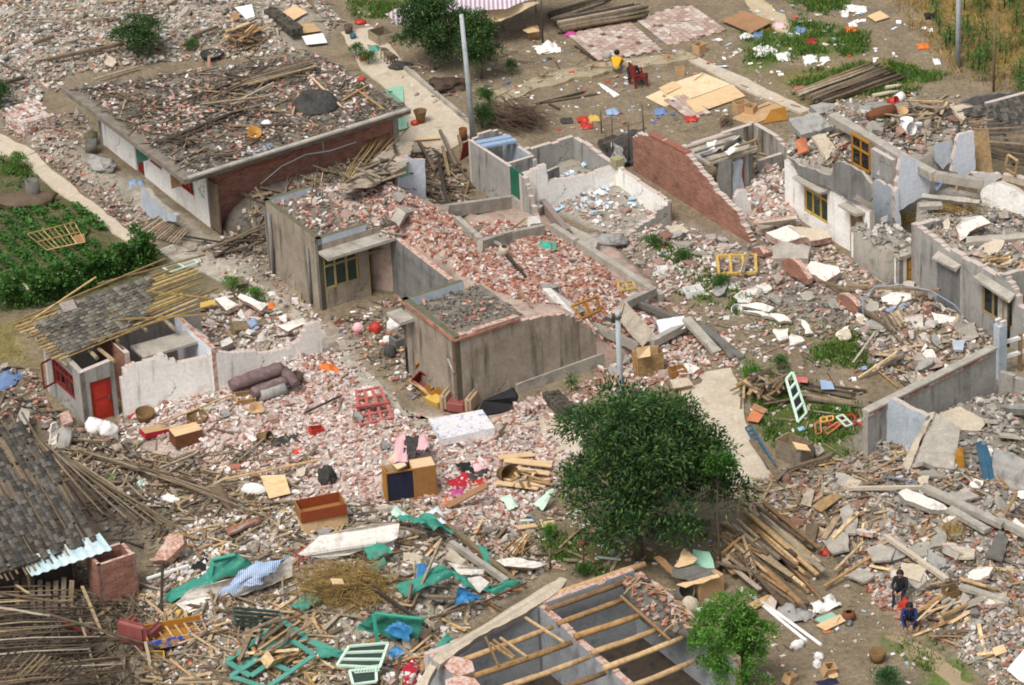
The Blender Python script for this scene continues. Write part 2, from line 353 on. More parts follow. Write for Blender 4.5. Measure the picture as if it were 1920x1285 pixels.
M['leaf_blue']=leafmat('bluish_leaf',['#365e34','#43703c','#2d502c','#548046'])
M['grass']=leafmat('grass_blades',['#4a6e28','#577d2e','#3d5f22','#6b8a3c','#7f8c48'])
M['grass_dry']=leafmat('dry_stubble',['#a3884e','#b59a5c','#8d7340','#c2a76a','#97824a'])
M['twig']=mat('twigs',WOODD,island=['#4f4036','#5e4a3c','#6b5546','#3f342d','#7a6452'],bump=0)
M['bark']=mat('bark',['#5b5044','#6f6355'],scale=8,bump=0.5,stretch=(3,3,0.6))
# ------- directions of the village grid
U2=Vector((math.cos(R(-60)),math.sin(R(-60))));V2=Vector((math.cos(R(30)),math.sin(R(30))))
U3=Vector((U2.x,U2.y,0));V3=Vector((V2.x,V2.y,0));Z3=Vector((0,0,1))
YU,YV=R(-60),R(30)
def vp(px,py,base,d):
	"""point where the sight line meets the vertical plane through ground pixel 'base' along direction d"""
	b=base if isinstance(base,Vector)else G(*base);n=Vector((-d.y,d.x,0));r=ray(px,py)
	return CAM+r*((b-CAM).dot(n)/r.dot(n))
def gpoly(pts,z=0.0):return[G2(x,y,z)for x,y in pts]
def inside(poly,X,Y):
	c=np.zeros(X.shape,bool);n=len(poly)
	for i in range(n):
		x1,y1=poly[i];x2,y2=poly[(i+1)%n]
		if y1==y2:continue
		k=((y1>Y)!=(y2>Y))&(X<(x2-x1)*(Y-y1)/(y2-y1)+x1);c^=k
	return c
def sdist(poly,X,Y):
	d=np.full(X.shape,1e9);n=len(poly)
	for i in range(n):
		a,b=np.array(poly[i]),np.array(poly[(i+1)%n]);e=b-a;L=max(1e-9,e@e)
		t=np.clip(((X-a[0])*e[0]+(Y-a[1])*e[1])/L,0,1)
		d=np.minimum(d,np.hypot(X-a[0]-t*e[0],Y-a[1]-t*e[1]))
	return np.where(inside(poly,X,Y),d,-d)
def vnoise(X,Y,s,seed=0,octv=3):
	out=np.zeros(X.shape);amp=1;tot=0
	for o in range(octv):
		x=X*s*2**o+seed*17.3;y=Y*s*2**o+seed*9.1;xi=np.floor(x).astype(int);yi=np.floor(y).astype(int);fx=x-xi;fy=y-yi
		fx=fx*fx*(3-2*fx);fy=fy*fy*(3-2*fy)
		def h(i,j):
			n=(i*374761393+j*668265263+seed*1442695+o*97)&0x7fffffff
			n=((n^(n>>13))*1274126177)&0x7fffffff;return((n^(n>>16))&0xffff)/65535.0
		v=(h(xi,yi)*(1-fx)+h(xi+1,yi)*fx)*(1-fy)+(h(xi,yi+1)*(1-fx)+h(xi+1,yi+1)*fx)*fy
		out+=v*amp;tot+=amp;amp*=.5
	return out/tot
	# mounds of the terrain: (outline, height, edge width in metres)
MOUNDS=[([(-80,-60),(560,-60),(640,30),(560,110),(300,110),(120,160),(20,215),(-80,230)],0.45,3.0),([(230,690),(600,640),(760,780),(1020,800),(1010,900),(800,960),(420,900),(240,830)],0.35,2.0),([(300,960),(640,930),(1000,960),(1010,1060),(800,1200),(560,1285),(280,1290)],0.55,2.5),([(-60,700),(140,790),(230,830),(330,960),(280,1000),(150,960),(-60,800)],0.35,1.5),([(1420,890),(1700,860),(1960,900),(1960,1290),(1800,1250),(1560,1040)],0.5,2.5),([(1600,590),(1700,540),(1860,640),(1800,690),(1640,700)],0.45,1.2),([(1560,830),(1700,760),(1960,730),(1960,900),(1600,900)],0.4,1.5),([(1370,560),(1480,540),(1600,590),(1540,640),(1430,620)],0.25,1.2),([(880,790),(1060,730),(1300,690),(1330,720),(1060,790)],0.25,1.0),([(20,250),(110,240),(260,340),(400,430),(350,430),(200,350)],0.25,0.8),([(-60,1120),(180,1100),(300,1200),(330,1300),(-60,1300)],0.5,1.5),]
_mp=[(gpoly(p),h,f)for p,h,f in MOUNDS]
def terrain_h(X,Y):
	Z=(vnoise(X,Y,0.5,3)-0.5)*0.10
	rough=np.zeros(X.shape)
	for p,h,f in _mp:
		t=np.clip(sdist(p,X,Y)/f+0.15,0,1);t=t*t*(3-2*t);Z=Z+h*t*(0.65+0.7*vnoise(X,Y,0.45,5));rough=np.maximum(rough,t)
	return Z+rough*(vnoise(X,Y,1.6,8)-0.5)*0.28
	# colours of the bare ground
TINT=[([(-80,-60),(600,-60),(660,60),(560,110),(300,110),(120,160),(20,225),(-80,240)],'#988f80',1.5),([(0,250),(110,240),(280,340),(420,440),(560,560),(620,600),(800,800),(740,800),(600,690),(480,560),(300,450),(120,320)],'#9b9284',0.8),([(230,690),(620,580),(760,760),(1060,760),(1050,900),(900,980),(560,950),(240,860)],'#bcaaa0',1.5),([(300,930),(700,930),(1040,950),(1000,1100),(800,1240),(560,1290),(260,1290)],'#99907f',1.5),([(420,260),(800,250),(900,300),(900,400),(560,420),(420,440)],'#6f604c',1.2),([(1150,370),(1460,450),(1640,500),(1700,640),(1480,640),(1300,560),(1150,470)],'#8a7f72',1.5),([(1420,880),(1700,740),(1960,640),(1960,1290),(1820,1250),(1560,1040)],'#8f877c',1.5),([(-80,690),(180,800),(320,960),(280,1100),(-80,1100)],'#6c6052',1.5),([(-80,1090),(180,1090),(320,1290),(-80,1290)],'#4f463b',1.5),([(-80,280),(20,280),(240,430),(300,500),(160,560),(0,600),(-80,600)],'#5c5a3c',0.8),([(60,560),(240,500),(400,500),(430,570),(330,600),(100,640)],'#69654a',1.0),([(-80,600),(40,600),(90,690),(-80,700)],'#7a7045',1.0),([(1640,-60),(1980,-60),(1980,190),(1760,120),(1700,60)],'#8a7448',1.5),([(1380,50),(1500,30),(1640,60),(1640,110),(1500,120),(1400,150),(1380,130)],'#5f6b38',1.2),([(1420,130),(1660,100),(1800,130),(1700,200),(1480,200)],'#77703f',1.5),([(640,0),(760,0),(760,40),(660,50)],'#5f6b3a',1.0),([(1200,450),(1290,450),(1420,560),(1560,640),(1480,660),(1340,560)],'#75704c',1.0),([(1370,690),(1480,690),(1620,760),(1610,860),(1500,880),(1430,830)],'#55612e',0.9),([(1520,620),(1660,600),(1640,700),(1500,690)],'#68693a',1.0),([(1000,960),(1200,1010),(1300,1040),(1200,1080),(1050,1060)],'#6c6340',1.0),([(1660,1190),(1740,1210),(1840,1285),(1740,1290)],'#5c7032',0.5),]
_tp=[(gpoly(p),np.array(srgb(c)[:3]),f)for p,c,f in TINT]
def axis(a,b,st,out):
	core=list(np.arange(a,b+st/2,st));return np.concatenate([a-np.array(out[::-1],float),core,b+np.array(out,float)])
ax=axis(-31,31,0.25,[2,6,14,30,70,150,320,700]);ay=axis(-33,46,0.25,[2,6,14,30,70,150,320,700])
GX,GY=np.meshgrid(ax,ay);GZ=terrain_h(GX,GY)
gc=np.empty(GX.shape+(3,));gc[:]=np.array(srgb('#82745f')[:3])
wob=(vnoise(GX,GY,0.7,21)-0.5)*1.6
for p,c,f in _tp:
	t=np.clip((sdist(p,GX,GY)+wob)/f,0,1)[...,None];gc=gc*(1-t)+c*t
ny,nx=GX.shape
tv=np.stack([GX,GY,GZ],-1).reshape(-1,3)
idx=np.arange(nx*ny).reshape(ny,nx)
tf=np.stack([idx[:-1,:-1],idx[:-1,1:],idx[1:,1:],idx[1:,:-1]],-1).reshape(-1,4)
def np_mesh(name,v,f,mats,smooth=False,mi=None):
	me=bpy.data.meshes.new(name);k=f.shape[1]
	me.vertices.add(len(v));me.vertices.foreach_set('co',np.asarray(v,np.float32).ravel())
	me.loops.add(f.size);me.loops.foreach_set('vertex_index',np.asarray(f,np.int32).ravel())
	me.polygons.add(len(f));me.polygons.foreach_set('loop_start',np.arange(0,f.size,k,dtype=np.int32));me.polygons.foreach_set('loop_total',np.full(len(f),k,np.int32))
	for m_ in mats:me.materials.append(m_)
	if mi is not None:me.polygons.foreach_set('material_index',np.asarray(mi,np.int32))
	me.polygons.foreach_set('use_smooth',np.full(len(f),smooth));me.update(calc_edges=True);me.validate()
	return me
def link(name,me,loc=(0,0,0)):
	o=bpy.data.objects.new(name,me);COL.objects.link(o);o.location=loc;return o
def ground_mat():
	mt=bpy.data.materials.new('village_ground');mt.use_nodes=True;t=mt.node_tree;N,L=t.nodes,t.links;b=N['Principled BSDF']
	at=N.new('ShaderNodeAttribute');at.attribute_name='tint';tc=N.new('ShaderNodeTexCoord');b.inputs['Roughness'].default_value=0.95;b.inputs['Specular IOR Level'].default_value=0.15
	c=at.outputs['Color']
	for sc,lo,hi,a,d in((0.8,.3,.7,.72,1.22),(5,.3,.7,.68,1.3),(28,.35,.65,.6,1.4)):
		n=N.new('ShaderNodeTexNoise');n.inputs['Scale'].default_value=sc;n.inputs['Detail'].default_value=7;n.inputs['Roughness'].default_value=.65;L.new(tc.outputs['Object'],n.inputs['Vector'])
		r=N.new('ShaderNodeMapRange');r.inputs[1].default_value=lo;r.inputs[2].default_value=hi;r.inputs[3].default_value=a;r.inputs[4].default_value=d;L.new(n.outputs['Fac'],r.inputs[0])
		v=N.new('ShaderNodeVectorMath');v.operation='SCALE';L.new(c,v.inputs[0]);L.new(r.outputs[0],v.inputs['Scale']);c=v.outputs[0]
	vo=N.new('ShaderNodeTexVoronoi');vo.inputs['Scale'].default_value=9;L.new(tc.outputs['Object'],vo.inputs['Vector'])
	r=N.new('ShaderNodeMapRange');r.inputs[1].default_value=.12;r.inputs[2].default_value=.22;r.inputs[3].default_value=.55;r.inputs[4].default_value=0;L.new(vo.outputs['Distance'],r.inputs[0])
	mx=N.new('ShaderNodeMix');mx.data_type='RGBA';L.new(r.outputs[0],mx.inputs[0]);L.new(c,mx.inputs[6]);mx.inputs[7].default_value=srgb('#a89d8e');L.new(mx.outputs[2],b.inputs['Base Color'])
	n=N.new('ShaderNodeTexNoise');n.inputs['Scale'].default_value=14;n.inputs['Detail'].default_value=8;n.inputs['Roughness'].default_value=.7;L.new(tc.outputs['Object'],n.inputs['Vector'])
	bp=N.new('ShaderNodeBump');bp.inputs['Strength'].default_value=.9;bp.inputs['Distance'].default_value=.05;L.new(n.outputs['Fac'],bp.inputs['Height']);L.new(bp.outputs[0],b.inputs['Normal'])
	return mt
gme=np_mesh('ground',tv,tf,[ground_mat()],smooth=True)
ca=gme.attributes.new('tint','FLOAT_COLOR','POINT');ca.data.foreach_set('color',np.concatenate([gc.reshape(-1,3),np.ones((nx*ny,1))],1).astype(np.float32).ravel())
ground=link('ground',gme);tag(ground,'brown and grey bare earth of the collapsed village',kind='structure')
support(tv.tolist(),tf.tolist())
# ------- paths and yards: slabs lying on the ground
def pave(name,label,pts,z,m_,jag=0.06,step=0.5):
	"""flat concrete sheet with uneven broken edges"""
	g=[Vector(G2(x,y,z))for x,y in pts];out=[]
	for i,a in enumerate(g):
		b=g[(i+1)%len(g)];n=max(1,int((b-a).length/step))
		for k in range(n):out.append(a.lerp(b,k/n)+Vector((random.uniform(-jag,jag),random.uniform(-jag,jag))))
	mb=MB();mb.prism([(p.x,p.y,z)for p in out],0.35);o=mb.thing(name,m_,label,None,kind='structure')
	support(mb.v,mb.f);return o
pave('lane','grey gravelly lane running down between the houses',[(280,470),(330,455),(470,520),(560,580),(650,660),(760,770),(840,800),(800,850),(700,760),(610,650),(560,600),(430,530)],0.05,mat('lane_gravel',['#9c9485','#aea697','#bab2a4'],scale=3,bump=.5,bscale=20,dirt=[('#7a705f',.5,.68,1.2)]),0.12)
pave('garden_path','pale concrete footpath beside the vegetable garden',[(-40,246),(0,250),(60,282),(130,345),(245,436),(262,452),(236,452),(110,362),(40,300),(-40,275)],0.05,M['slab_pale'])
pave('alley','pale concrete alley beside the slab roofed house',[(640,60),(700,50),(760,120),(890,235),(880,262),(800,300),(700,270),(770,205),(680,130)],0.05,M['slab_pale'])
pave('footpath','pale concrete path curving past the big tree',[(1290,700),(1370,690),(1392,740),(1400,790),(1425,850),(1462,892),(1440,905),(1390,935),(1352,900),(1330,830),(1270,730)],0.06,M['slab_pale'])
pave('yard_slab','dusty concrete yard in front of the tan walled annex',[(760,780),(860,790),(1050,765),(1100,800),(1080,880),(1000,880),(900,850),(800,830)],0.05,M['slab_pale'],0.15)
pave('field_path','narrow pale concrete path crossing the yard',[(1278,108),(1300,103),(1400,148),(1520,205),(1500,212),(1380,160)],0.08,M['slab_pale'])
pave('stone_kerb_path','old stone edged path curving across the earth yard',[(890,180),(960,160),(1050,130),(1160,112),(1280,95),(1310,108),(1180,128),(1080,146),(990,172),(925,200),(900,200)],0.12,mat('stone_path',['#8f8268','#a3957a','#b0a286'],scale=2.5,bump=.4,bscale=14,dirt=[('#75694f',.5,.66,1.6)]),0.12)
pave('garden_strip','pale concrete strip between the bean rows',[(-40,550),(60,520),(150,500),(215,480),(225,492),(150,515),(60,540),(-40,572)],0.05,M['slab_pale'])
pave('dry_path','pale dusty footpath leading down past the rubble',[(1390,0),(1420,-10),(1490,45),(1480,60),(1440,50)],0.06,mat('dust_path',['#a8977a','#b5a488','#bfae92'],scale=2,bump=.3,bscale=16),.15)
pave('trodden_path','trodden pale earth path at the lower right corner',[(1660,1190),(1690,1185),(1760,1230),(1830,1290),(1790,1295),(1730,1240)],0.05,mat('trodden',['#8c7a5e','#9a886a','#a39277'],scale=2,bump=.4,bscale=18),.2)
# ------- wall builder
def _sub(a,bs):
	out=[a]
	for b in bs:
		nx_=[]
		for s,e in out:
			if b[1]<=s or b[0]>=e:nx_.append((s,e));continue
			if b[0]>s:nx_.append((s,b[0]))
			if b[1]<e:nx_.append((b[1],e))
		out=nx_
	return[x for x in out if x[1]-x[0]>1e-4]
def local_part(mb,name,mats,parent,yaw,label=None,loc=None):
	pl=parent_loc(parent);a=Vector(mb.v[0])if loc is None else Vector(loc)
	q=Matrix.Rotation(-yaw,3,'Z');me=bpy.data.meshes.new(name)
	me.from_pydata([tuple(q@(Vector(v)-a))for v in mb.v],[],mb.f)
	for m_ in(mats if isinstance(mats,(list,tuple))else[mats]):me.materials.append(m_)
	me.polygons.foreach_set('material_index',mb.m);me.polygons.foreach_set('use_smooth',mb.sm);me.update()
	o=bpy.data.objects.new(name,me);COL.objects.link(o);o.parent=parent;o.location=a-pl;o.rotation_euler=(0,0,yaw)
	if label:o['label']=label
	return o
def wall(parent,a,b,t,prof,mats,openings=(),jag=0.0,z0=-0.1,name='wall',label=None,step=0.22):
	"""a->b ground line of one face; thickness t to the left of a->b; prof [(metres, height)]; mats (face a, face b, broken)"""
	a,b=Vector((a[0],a[1],0)),Vector((b[0],b[1],0));d=b-a;L=d.length;d/=L;n=Vector((-d.y,d.x,0))
	if isinstance(prof,(int,float)):prof=[(0,prof),(L,prof)]
	cuts={0.0,L}
	for s,z in prof:cuts.add(min(max(s,0),L))
	for o in openings:cuts.update((min(max(o[0],0),L),min(max(o[1],0),L)))
	if jag:
		for k in range(1,int(L/step)+1):cuts.add(min(L,k*step+random.uniform(-.09,.09)))
	cuts=sorted(c for c in cuts if 0<=c<=L)
	cuts=[c for i,c in enumerate(cuts)if i==0 or c-cuts[i-1]>1e-3]
	ht=lambda s:float(np.interp(s,[p[0]for p in prof],[p[1]for p in prof]))
	strips=[]
	for s0,s1 in zip(cuts[:-1],cuts[1:]):
		mid=(s0+s1)/2
		if jag:k=round((ht(mid)+jag*2.4*noise.noise(Vector((mid*1.7,L,a.x)))+jag*noise.noise(Vector((mid*6,a.y,L))))/0.06)*0.06;h0=h1=max(z0+.05,k)
		else:h0,h1=ht(s0+1e-6),ht(s1-1e-6)
		hm=min(h0,h1)
		ops=[(o[2],o[3])for o in openings if o[0]-1e-6<=s0 and o[1]+1e-6>=s1]
		sp=_sub((z0,max(h0,h1)),ops)
		strips.append((s0,s1,h0,h1,sp))
	mb=MB();pt=lambda s,q,z:a+d*s+n*q+Vector((0,0,z))
	for i,(s0,s1,h0,h1,sp)in enumerate(strips):
		top=max(h0,h1)
		for lo,hi in sp:
			e0,e1=(h0,h1)if abs(hi-top)<1e-6 else(hi,hi)
			vs=[pt(s0,0,lo),pt(s1,0,lo),pt(s1,0,e1),pt(s0,0,e0),pt(s0,t,lo),pt(s1,t,lo),pt(s1,t,e1),pt(s0,t,e0)]
			mb.add(vs,[(0,1,2,3)],0);mb.add(vs,[(5,4,7,6)],1)
			mb.add(vs,[(3,2,6,7)],2 if abs(hi-top)<1e-6 else 0)
			if lo>z0+1e-4:mb.add(vs,[(1,0,4,5)],0)
		for j,(s,hh)in((i-1,(s0,h0)),(i+1,(s1,h1))):
			other=[]if j<0 or j>=len(strips)else[(l,(strips[j][3]if j<i else strips[j][2])if abs(h-max(strips[j][2],strips[j][3]))<1e-6 else h)for l,h in strips[j][4]]
			mine=[(l,hh if abs(h-top)<1e-6 else h)for l,h in sp]
			for sp1 in mine:
				for lo,hi in _sub(sp1,other):
					v=[pt(s,0,lo),pt(s,t,lo),pt(s,t,hi),pt(s,0,hi)]
					broken=2 if(jag and lo>0.3)or j<0 or j>=len(strips)else 0
					mb.add(v,[(3,2,1,0)if j>i else(0,1,2,3)],broken)
	return local_part(mb,name,mats,parent,math.atan2(d.y,d.x),label,loc=a)
def panel(parent,base,d,pts,t,mats,name='wall',label=None,jag=0.05,back=True):
	"""standing piece of wall with the outline seen from the front, on the vertical plane through ground pixel base along d"""
	q=[vp(x,y,base,d)for x,y in pts];o=[]
	for i,p in enumerate(q):
		r=q[(i+1)%len(q)];k=max(1,int((r-p).length/0.22))if jag else 1
		for j in range(k):
			w_=p.lerp(r,j/k)
			if jag and j:w_=w_+d*random.uniform(-jag,jag)+Z3*random.uniform(-jag,jag)
			o.append(w_)
	n=Vector((-d.y,d.x,0));
	if n.dot(_F)<0:n=-n
	mb=MB();mb.prism(o,t,0,1,direction=n)
	if isinstance(parent,tuple):return mb.thing(parent[0],mats,parent[1],parent[2])
	return local_part(mb,name,mats,parent,math.atan2(d.y,d.x),label)
def window(parent,a,b,s0,s1,z0,z1,m_,nx_=2,nz_=(0.3,),glass='dark_glass',depth=0.12,w_=0.06,open_leaf=None,inset=0.06,name='window',only=None):
	a,b=Vector((a[0],a[1],0)),Vector((b[0],b[1],0));d=(b-a).normalized();n=Vector((-d.y,d.x,0))
	pt=lambda s,z,q=0.0:a+d*s+n*(inset+q)+Z3*z
	fr=MB();zs=[z0]+[z0+(z1-z0)*(1-k)for k in nz_]+[z1];xs=[s0+(s1-s0)*i/nx_ for i in range(nx_+1)]
	for z in zs:fr.bar(pt(s0,z-0 if z not in(z0,z1)else(z+w_/2 if z==z0 else z-w_/2)),pt(s1,z if z not in(z0,z1)else(z+w_/2 if z==z0 else z-w_/2)),depth,w_)
	for i,x in enumerate(xs):
		xx=x+(w_/2 if i==0 else-w_/2 if i==nx_ else 0);fr.bar(pt(xx,z0+w_),pt(xx,z1-w_),w_,depth*0.9)
	f=fr.part(name,M[m_],parent)
	for i in range(nx_):
		for j in range(len(zs)-1):
			if only and(i,j)not in only:continue
			p=MB()
			p.prism([pt(xs[i],zs[j]),pt(xs[i+1],zs[j]),pt(xs[i+1],zs[j+1]),pt(xs[i],zs[j+1])],0.012,direction=n);p.part('pane',M[glass],f)
	return f
def xyz(p,z):return Vector((p[0],p[1],z))
def heap(name,label,pts,m_,rough=0.18,kind='structure',cuts=0.45,ring=None,skirt=-.15):
	"""a solid heap: points (px,py,z) triangulated, refined and roughened; it also carries what lies on it"""
	q=[G(x,y,z)for x,y,z in pts];co=[Vector((p.x,p.y))for p in q]
	vo,ed,fa,*_=delaunay_2d_cdt(co,[],[],0,1e-4)
	bm=bmesh.new();zz={}
	vs=[]
	for v in vo:
		k=min(range(len(co)),key=lambda i:(co[i]-v).length);vs.append(bm.verts.new((v.x,v.y,q[k].z)))
	rg=[tuple(co[i])for i in range(ring)]if ring else None
	for f in fa:
		c=sum((vo[i]for i in f),Vector((0,0)))/len(f)
		if not rg or inside(rg,np.array([c.x]),np.array([c.y]))[0]:bm.faces.new([vs[i]for i in f])
	bmesh.ops.delete(bm,geom=[v for v in bm.verts if not v.link_faces],context='VERTS')
	for _ in range(6):
		es=[e for e in bm.edges if e.calc_length()>cuts*1.6]
		if not es:break
		bmesh.ops.subdivide_edges(bm,edges=es,cuts=1);bmesh.ops.triangulate(bm,faces=bm.faces[:])
	for v in bm.verts:
		if not v.is_boundary:v.co.z+=(noise.noise(v.co*1.1)+0.6*noise.noise(v.co*3.1))*rough
		# skirt down to the ground so that the heap is solid
	be=[e for e in bm.edges if e.is_boundary];r=bmesh.ops.extrude_edge_only(bm,edges=be)
	for g in r['geom']:
		if isinstance(g,bmesh.types.BMVert):g.co.z=min(g.co.z-.02,skirt)
	bmesh.ops.recalc_face_normals(bm,faces=bm.faces[:])
	bm.verts.index_update();support([v.co.copy()for v in bm.verts],[[v.index for v in f.verts]for f in bm.faces])
	me=bpy.data.meshes.new(name);bm.to_mesh(me);bm.free();me.materials.append(m_)
	for p in me.polygons:p.use_smooth=True
	return tag(link(name,me),label,kind=kind)
M['rubble_dust']=mat('rubble_dust',['#a08c7e','#b5a193','#8f7f72'],scale=2.2,bump=.6,bscale=16,dirt=[('#b98a76',.52,.68,3.3),('#7f766c',.56,.7,1.7)])
M['grey_dust']=mat('grey_rubble_dust',['#8b8479','#9d968a','#76706a'],scale=2.2,bump=.6,bscale=16,dirt=[('#a08f84',.55,.7,2.3)])
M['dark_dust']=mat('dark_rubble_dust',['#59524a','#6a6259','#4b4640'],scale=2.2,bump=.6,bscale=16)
BRK=M['brick_break'];BRP=M['brick_break_pale']
# ======= slab roofed house, upper left
A,B,C,D=(G(115,165,2.95),G(345,338,2.95),G(770,205,2.95),G(592,98,2.95))
h=thing('slab_roof_house','long white fronted house under a flat concrete slab heaped with rubble','house',(A+C)/2-Z3*2.95)
mb=MB();mb.prism([A,B,C,D],0.2);mb.part('roof_slab',M['roof_dirt'],h);support(mb.v[:4],[(0,1,2,3)])
w2=G2(400,432);w1=w2-U2*10.2;w3=w2+V2*8.6;w4=Vector((D.x,D.y))-V2*.5+U2*.4
L12=(w2-w1).length
fr12=lambda x:float(np.interp(x,[168,400],[0,L12]))
ops=[(fr12(245),fr12(262),-.1,2.0),(fr12(277),fr12(301),0.95,2.05),(fr12(340),fr12(366),0.9,2.3)]
wall(h,w1,w2,0.24,2.74,(M['white_wall'],M['cement'],M['slab']),ops)
wall(h,w2-U2*0.0,w3,0.24,2.74,(M['brick_wall'],M['cement'],M['slab']),label='red brick end wall with dangling conduits')
wall(h,w3,w4,0.24,2.74,(M['cement'],)*3);wall(h,w4,w1,0.24,2.74,(M['cement'],)*3)
window(h,w1,w2,ops[1][0],ops[1][1],.95,2.05,'red_frame',2,(0.35,),'dark_green_glass')
window(h,w1,w2,ops[2][0],ops[2][1],.9,2.3,'red',3,(0.35,),'dark_glass')
mb=MB();p0=xyz(w1,0)+U3*ops[0][0];mb.box(p0+U3*0.45+V3*0.1+Z3*1.0,(0.9,0.05,2.0),rz(YU));d_=mb.part('door',M['maroon'],h)
mb=MB();mb.box(p0+U3*0.75+V3*0.06+Z3*1.0,(0.1,0.05,0.04),rz(YU));mb.part('handle',M['metal'],d_)
sh=MB();sh.box(xyz(w1,1.5)+U3*(ops[1][0]-0.1)-V3*0.28,(0.04,0.5,1.0),rz(YU));sh.part('shutter',M['teal'],h)
sh=MB();sh.box(xyz(w1,1.5)+U3*(ops[2][0]-0.05)-V3*0.2,(0.04,0.4,1.2),rz(YU));sh.part('shutter',M['cardboard'],h)
# raised concrete edge and conduits of the brick side
mb=MB();mb.bar(B+V3*0.2+Z3*0.04,C-V3*0.1+Z3*0.04,0.22,0.08);mb.part('roof_edge',M['slab'],h)
mb=MB();n_=-Vector((-V2.y,V2.x,0))
wp=lambda s,z:xyz(w2,z)+V3*s+n_*0.05
mb.tube([wp(0.1,1.9),wp(1.6,2.25),wp(3.4,2.15),wp(4.6,2.7)],0.025,6);mb.part('conduit',M['orange'],h)
mb=MB();mb.tube([wp(2.2,1.4),wp(3.2,1.9),wp(4.3,2.1),wp(5.4,1.95),wp(6.6,2.0)],0.025,6);mb.part('conduit',M['white_plastic'],h)
mb=MB();mb.tube([wp(5.1,1.9),wp(5.1,2.7)],0.02,6);mb.part('conduit',M['white_plastic'],h)
mb=MB();mb.box(wp(0.05,1.2)-V3*.05+n_*.3,(0.08,0.7,2.1),rz(YV));mb.part('door',M['wood_dark'],h)
# ======= grey annex with parapet roof (two storeyless wings and a collapsed hall between)
F2=Vector((-7.08,3.36));K2=F2+V2*2.95;L2=F2-U2*4.3
g=thing('parapet_house','weathered tan rendered house with a mossy parapet and green window','house',xyz(F2-U2*2+V2*1.6,0))
LF=(K2-F2).length;ff=lambda x:float(np.interp(x,[605,730],[0,LF]))
ops=[(ff(613),ff(676),.8,2.32),(ff(692),ff(729),-.1,2.2)]
wall(g,L2,F2,0.2,3.0,(M['tan_wall'],M['cement_dk'],M['mossy']))
wall(g,F2+U2*0,K2,0.2,2.74,(M['tan_wall'],M['cement_dk'],M['slab']),ops)
wall(g,F2,F2+V2*2.1,0.2,3.0,(M['cement_blue'],M['cement_blue'],M['mossy']),z0=2.75,name='parapet')
wall(g,L2+V2*2.0,L2,0.2,3.0,(M['tan_wall'],M['cement_blue'],M['mossy']),z0=2.75,name='parapet')
wall(g,K2,K2-U2*4.3,0.2,2.74,(M['cement_dk'],)*3);wall(g,K2-U2*4.3,L2,.2,2.74,(M['cement'],)*3)
mb=MB();rf=[xyz(L2,2.76)+V3*.21-U3*.0+U3*.2,xyz(F2,2.76)+V3*.21-U3*.21,xyz(K2,2.76)-U3*.0+V3*.3,xyz(K2,2.76)-U3*4.3+V3*.3]
mb.prism(rf,.14);mb.part('roof_slab',M['roof_dirt'],g);support(mb.v[:4],[(0,1,2,3)])
window(g,F2,K2,ops[0][0],ops[0][1],.8,2.32,'olive_frame',3,(0.36,),'dark_green_glass',w_=0.08)
mb=MB();cq=[xyz(F2,2.5)+V3*.02,xyz(F2,2.5)+U3*.75+V3*.02,xyz(K2,2.5)+U3*.75+V3*.2,xyz(K2,2.5)+V3*.2];mb.prism(cq,.12);mb.part('canopy',M['slab'],g);support(mb.v[:4],[(0,1,2,3)])
mb=MB();q0=xyz(F2,0)+V3*(ops[1][0]+.62)+U3*.02;mb.box(q0+Z3*1.0-U3*.5,(0.05,.8,2.0),rz(YV+R(70)));d_=mb.part('door',M['wood_dark'],g)
mb=MB();s_=ops[1]
for s in(s_[0]+.03,s_[1]-.03):mb.bar(xyz(F2,0)+V3*s+U3*.01,xyz(F2,2.2)+V3*s+U3*.01,.07,.1)
mb.bar(xyz(F2,1.8)+V3*s_[0]+U3*.01,xyz(F2,1.8)+V3*s_[1]+U3*.01,.1,.06);mb.part('door_frame',M['olive_frame'],g)
mb=MB();mb.tube([xyz(F2,0)-U3*.75-V3*.06,xyz(F2,2.35)-U3*.75-V3*.06],.05,8);mb.part('drain_pipe',M['cement_dk'],g)
mb=MB();mb.tube([xyz(L2,0)+U3*.55-V3*.06,xyz(L2,2.6)+U3*.55-V3*.06],.06,8);mb.part('drain_pipe',M['cement_dk'],g)
# back wall of the open court between the two wings
C3=Vector((-2.03,-5.13));B3=C3-U2*3.75
E3=K2+U2*4.6
wall(g,K2+U2*0.0,E3,0.22,[(0,2.6),(1.0,2.4),(4.6,2.3)],(M['cement_dk'],M['cement'],BRK),label='dark stained court wall')
h3=thing('roofless_annex','tan rendered annex with a brick trimmed parapet beside the armchair','house',xyz(C3-U2*1.8+V2*1.3,0))
wall(h3,B3,C3,0.22,3.05,(M['tan_wall'],M['cement_blue'],M['mossy']))
wall(h3,C3,C3+V2*6.5,0.22,[(0,3.05),(2.7,3.05),(2.72,2.85),(4.6,2.6),(5.0,2.35),(5.5,1.85),(6.0,1.25),(6.3,.8),(6.5,.5)],(M['tan_wall'],M['cement_blue'],BRK),jag=0.05)
wall(h3,B3+V2*2.5,B3,0.2,3.05,(M['cement_dk'],M['cement_blue'],M['mossy']),z0=2.3)
wall(h3,B3+V2*2.6+U2*0.0,B3,0.2,2.3,(M['cement_dk'],)*3)
mb=MB();o_=.025
for p,q,nn in((B3,C3,-V3),(C3,C3+V2*2.7,U3)):mb.bar(xyz(p,2.93)+nn*o_,xyz(q,2.93)+nn*o_,.1,.075)
mb.part('brick_band',M['brick_wall'],h3)
mb=MB();mb.bar(xyz(C3,.1)+V3*2.4+U3*.03,xyz(C3,.2)+V3*6.5+U3*.03,.1,.6);mb.part('plinth',M['slab'],h3)
rf=[xyz(B3,2.72)+V3*.22+U3*.2,xyz(C3,2.72)+V3*.22-U3*.22,xyz(C3,2.72)+V3*3.2-U3*.22,xyz(B3,2.72)+V3*3.2+U3*.2]
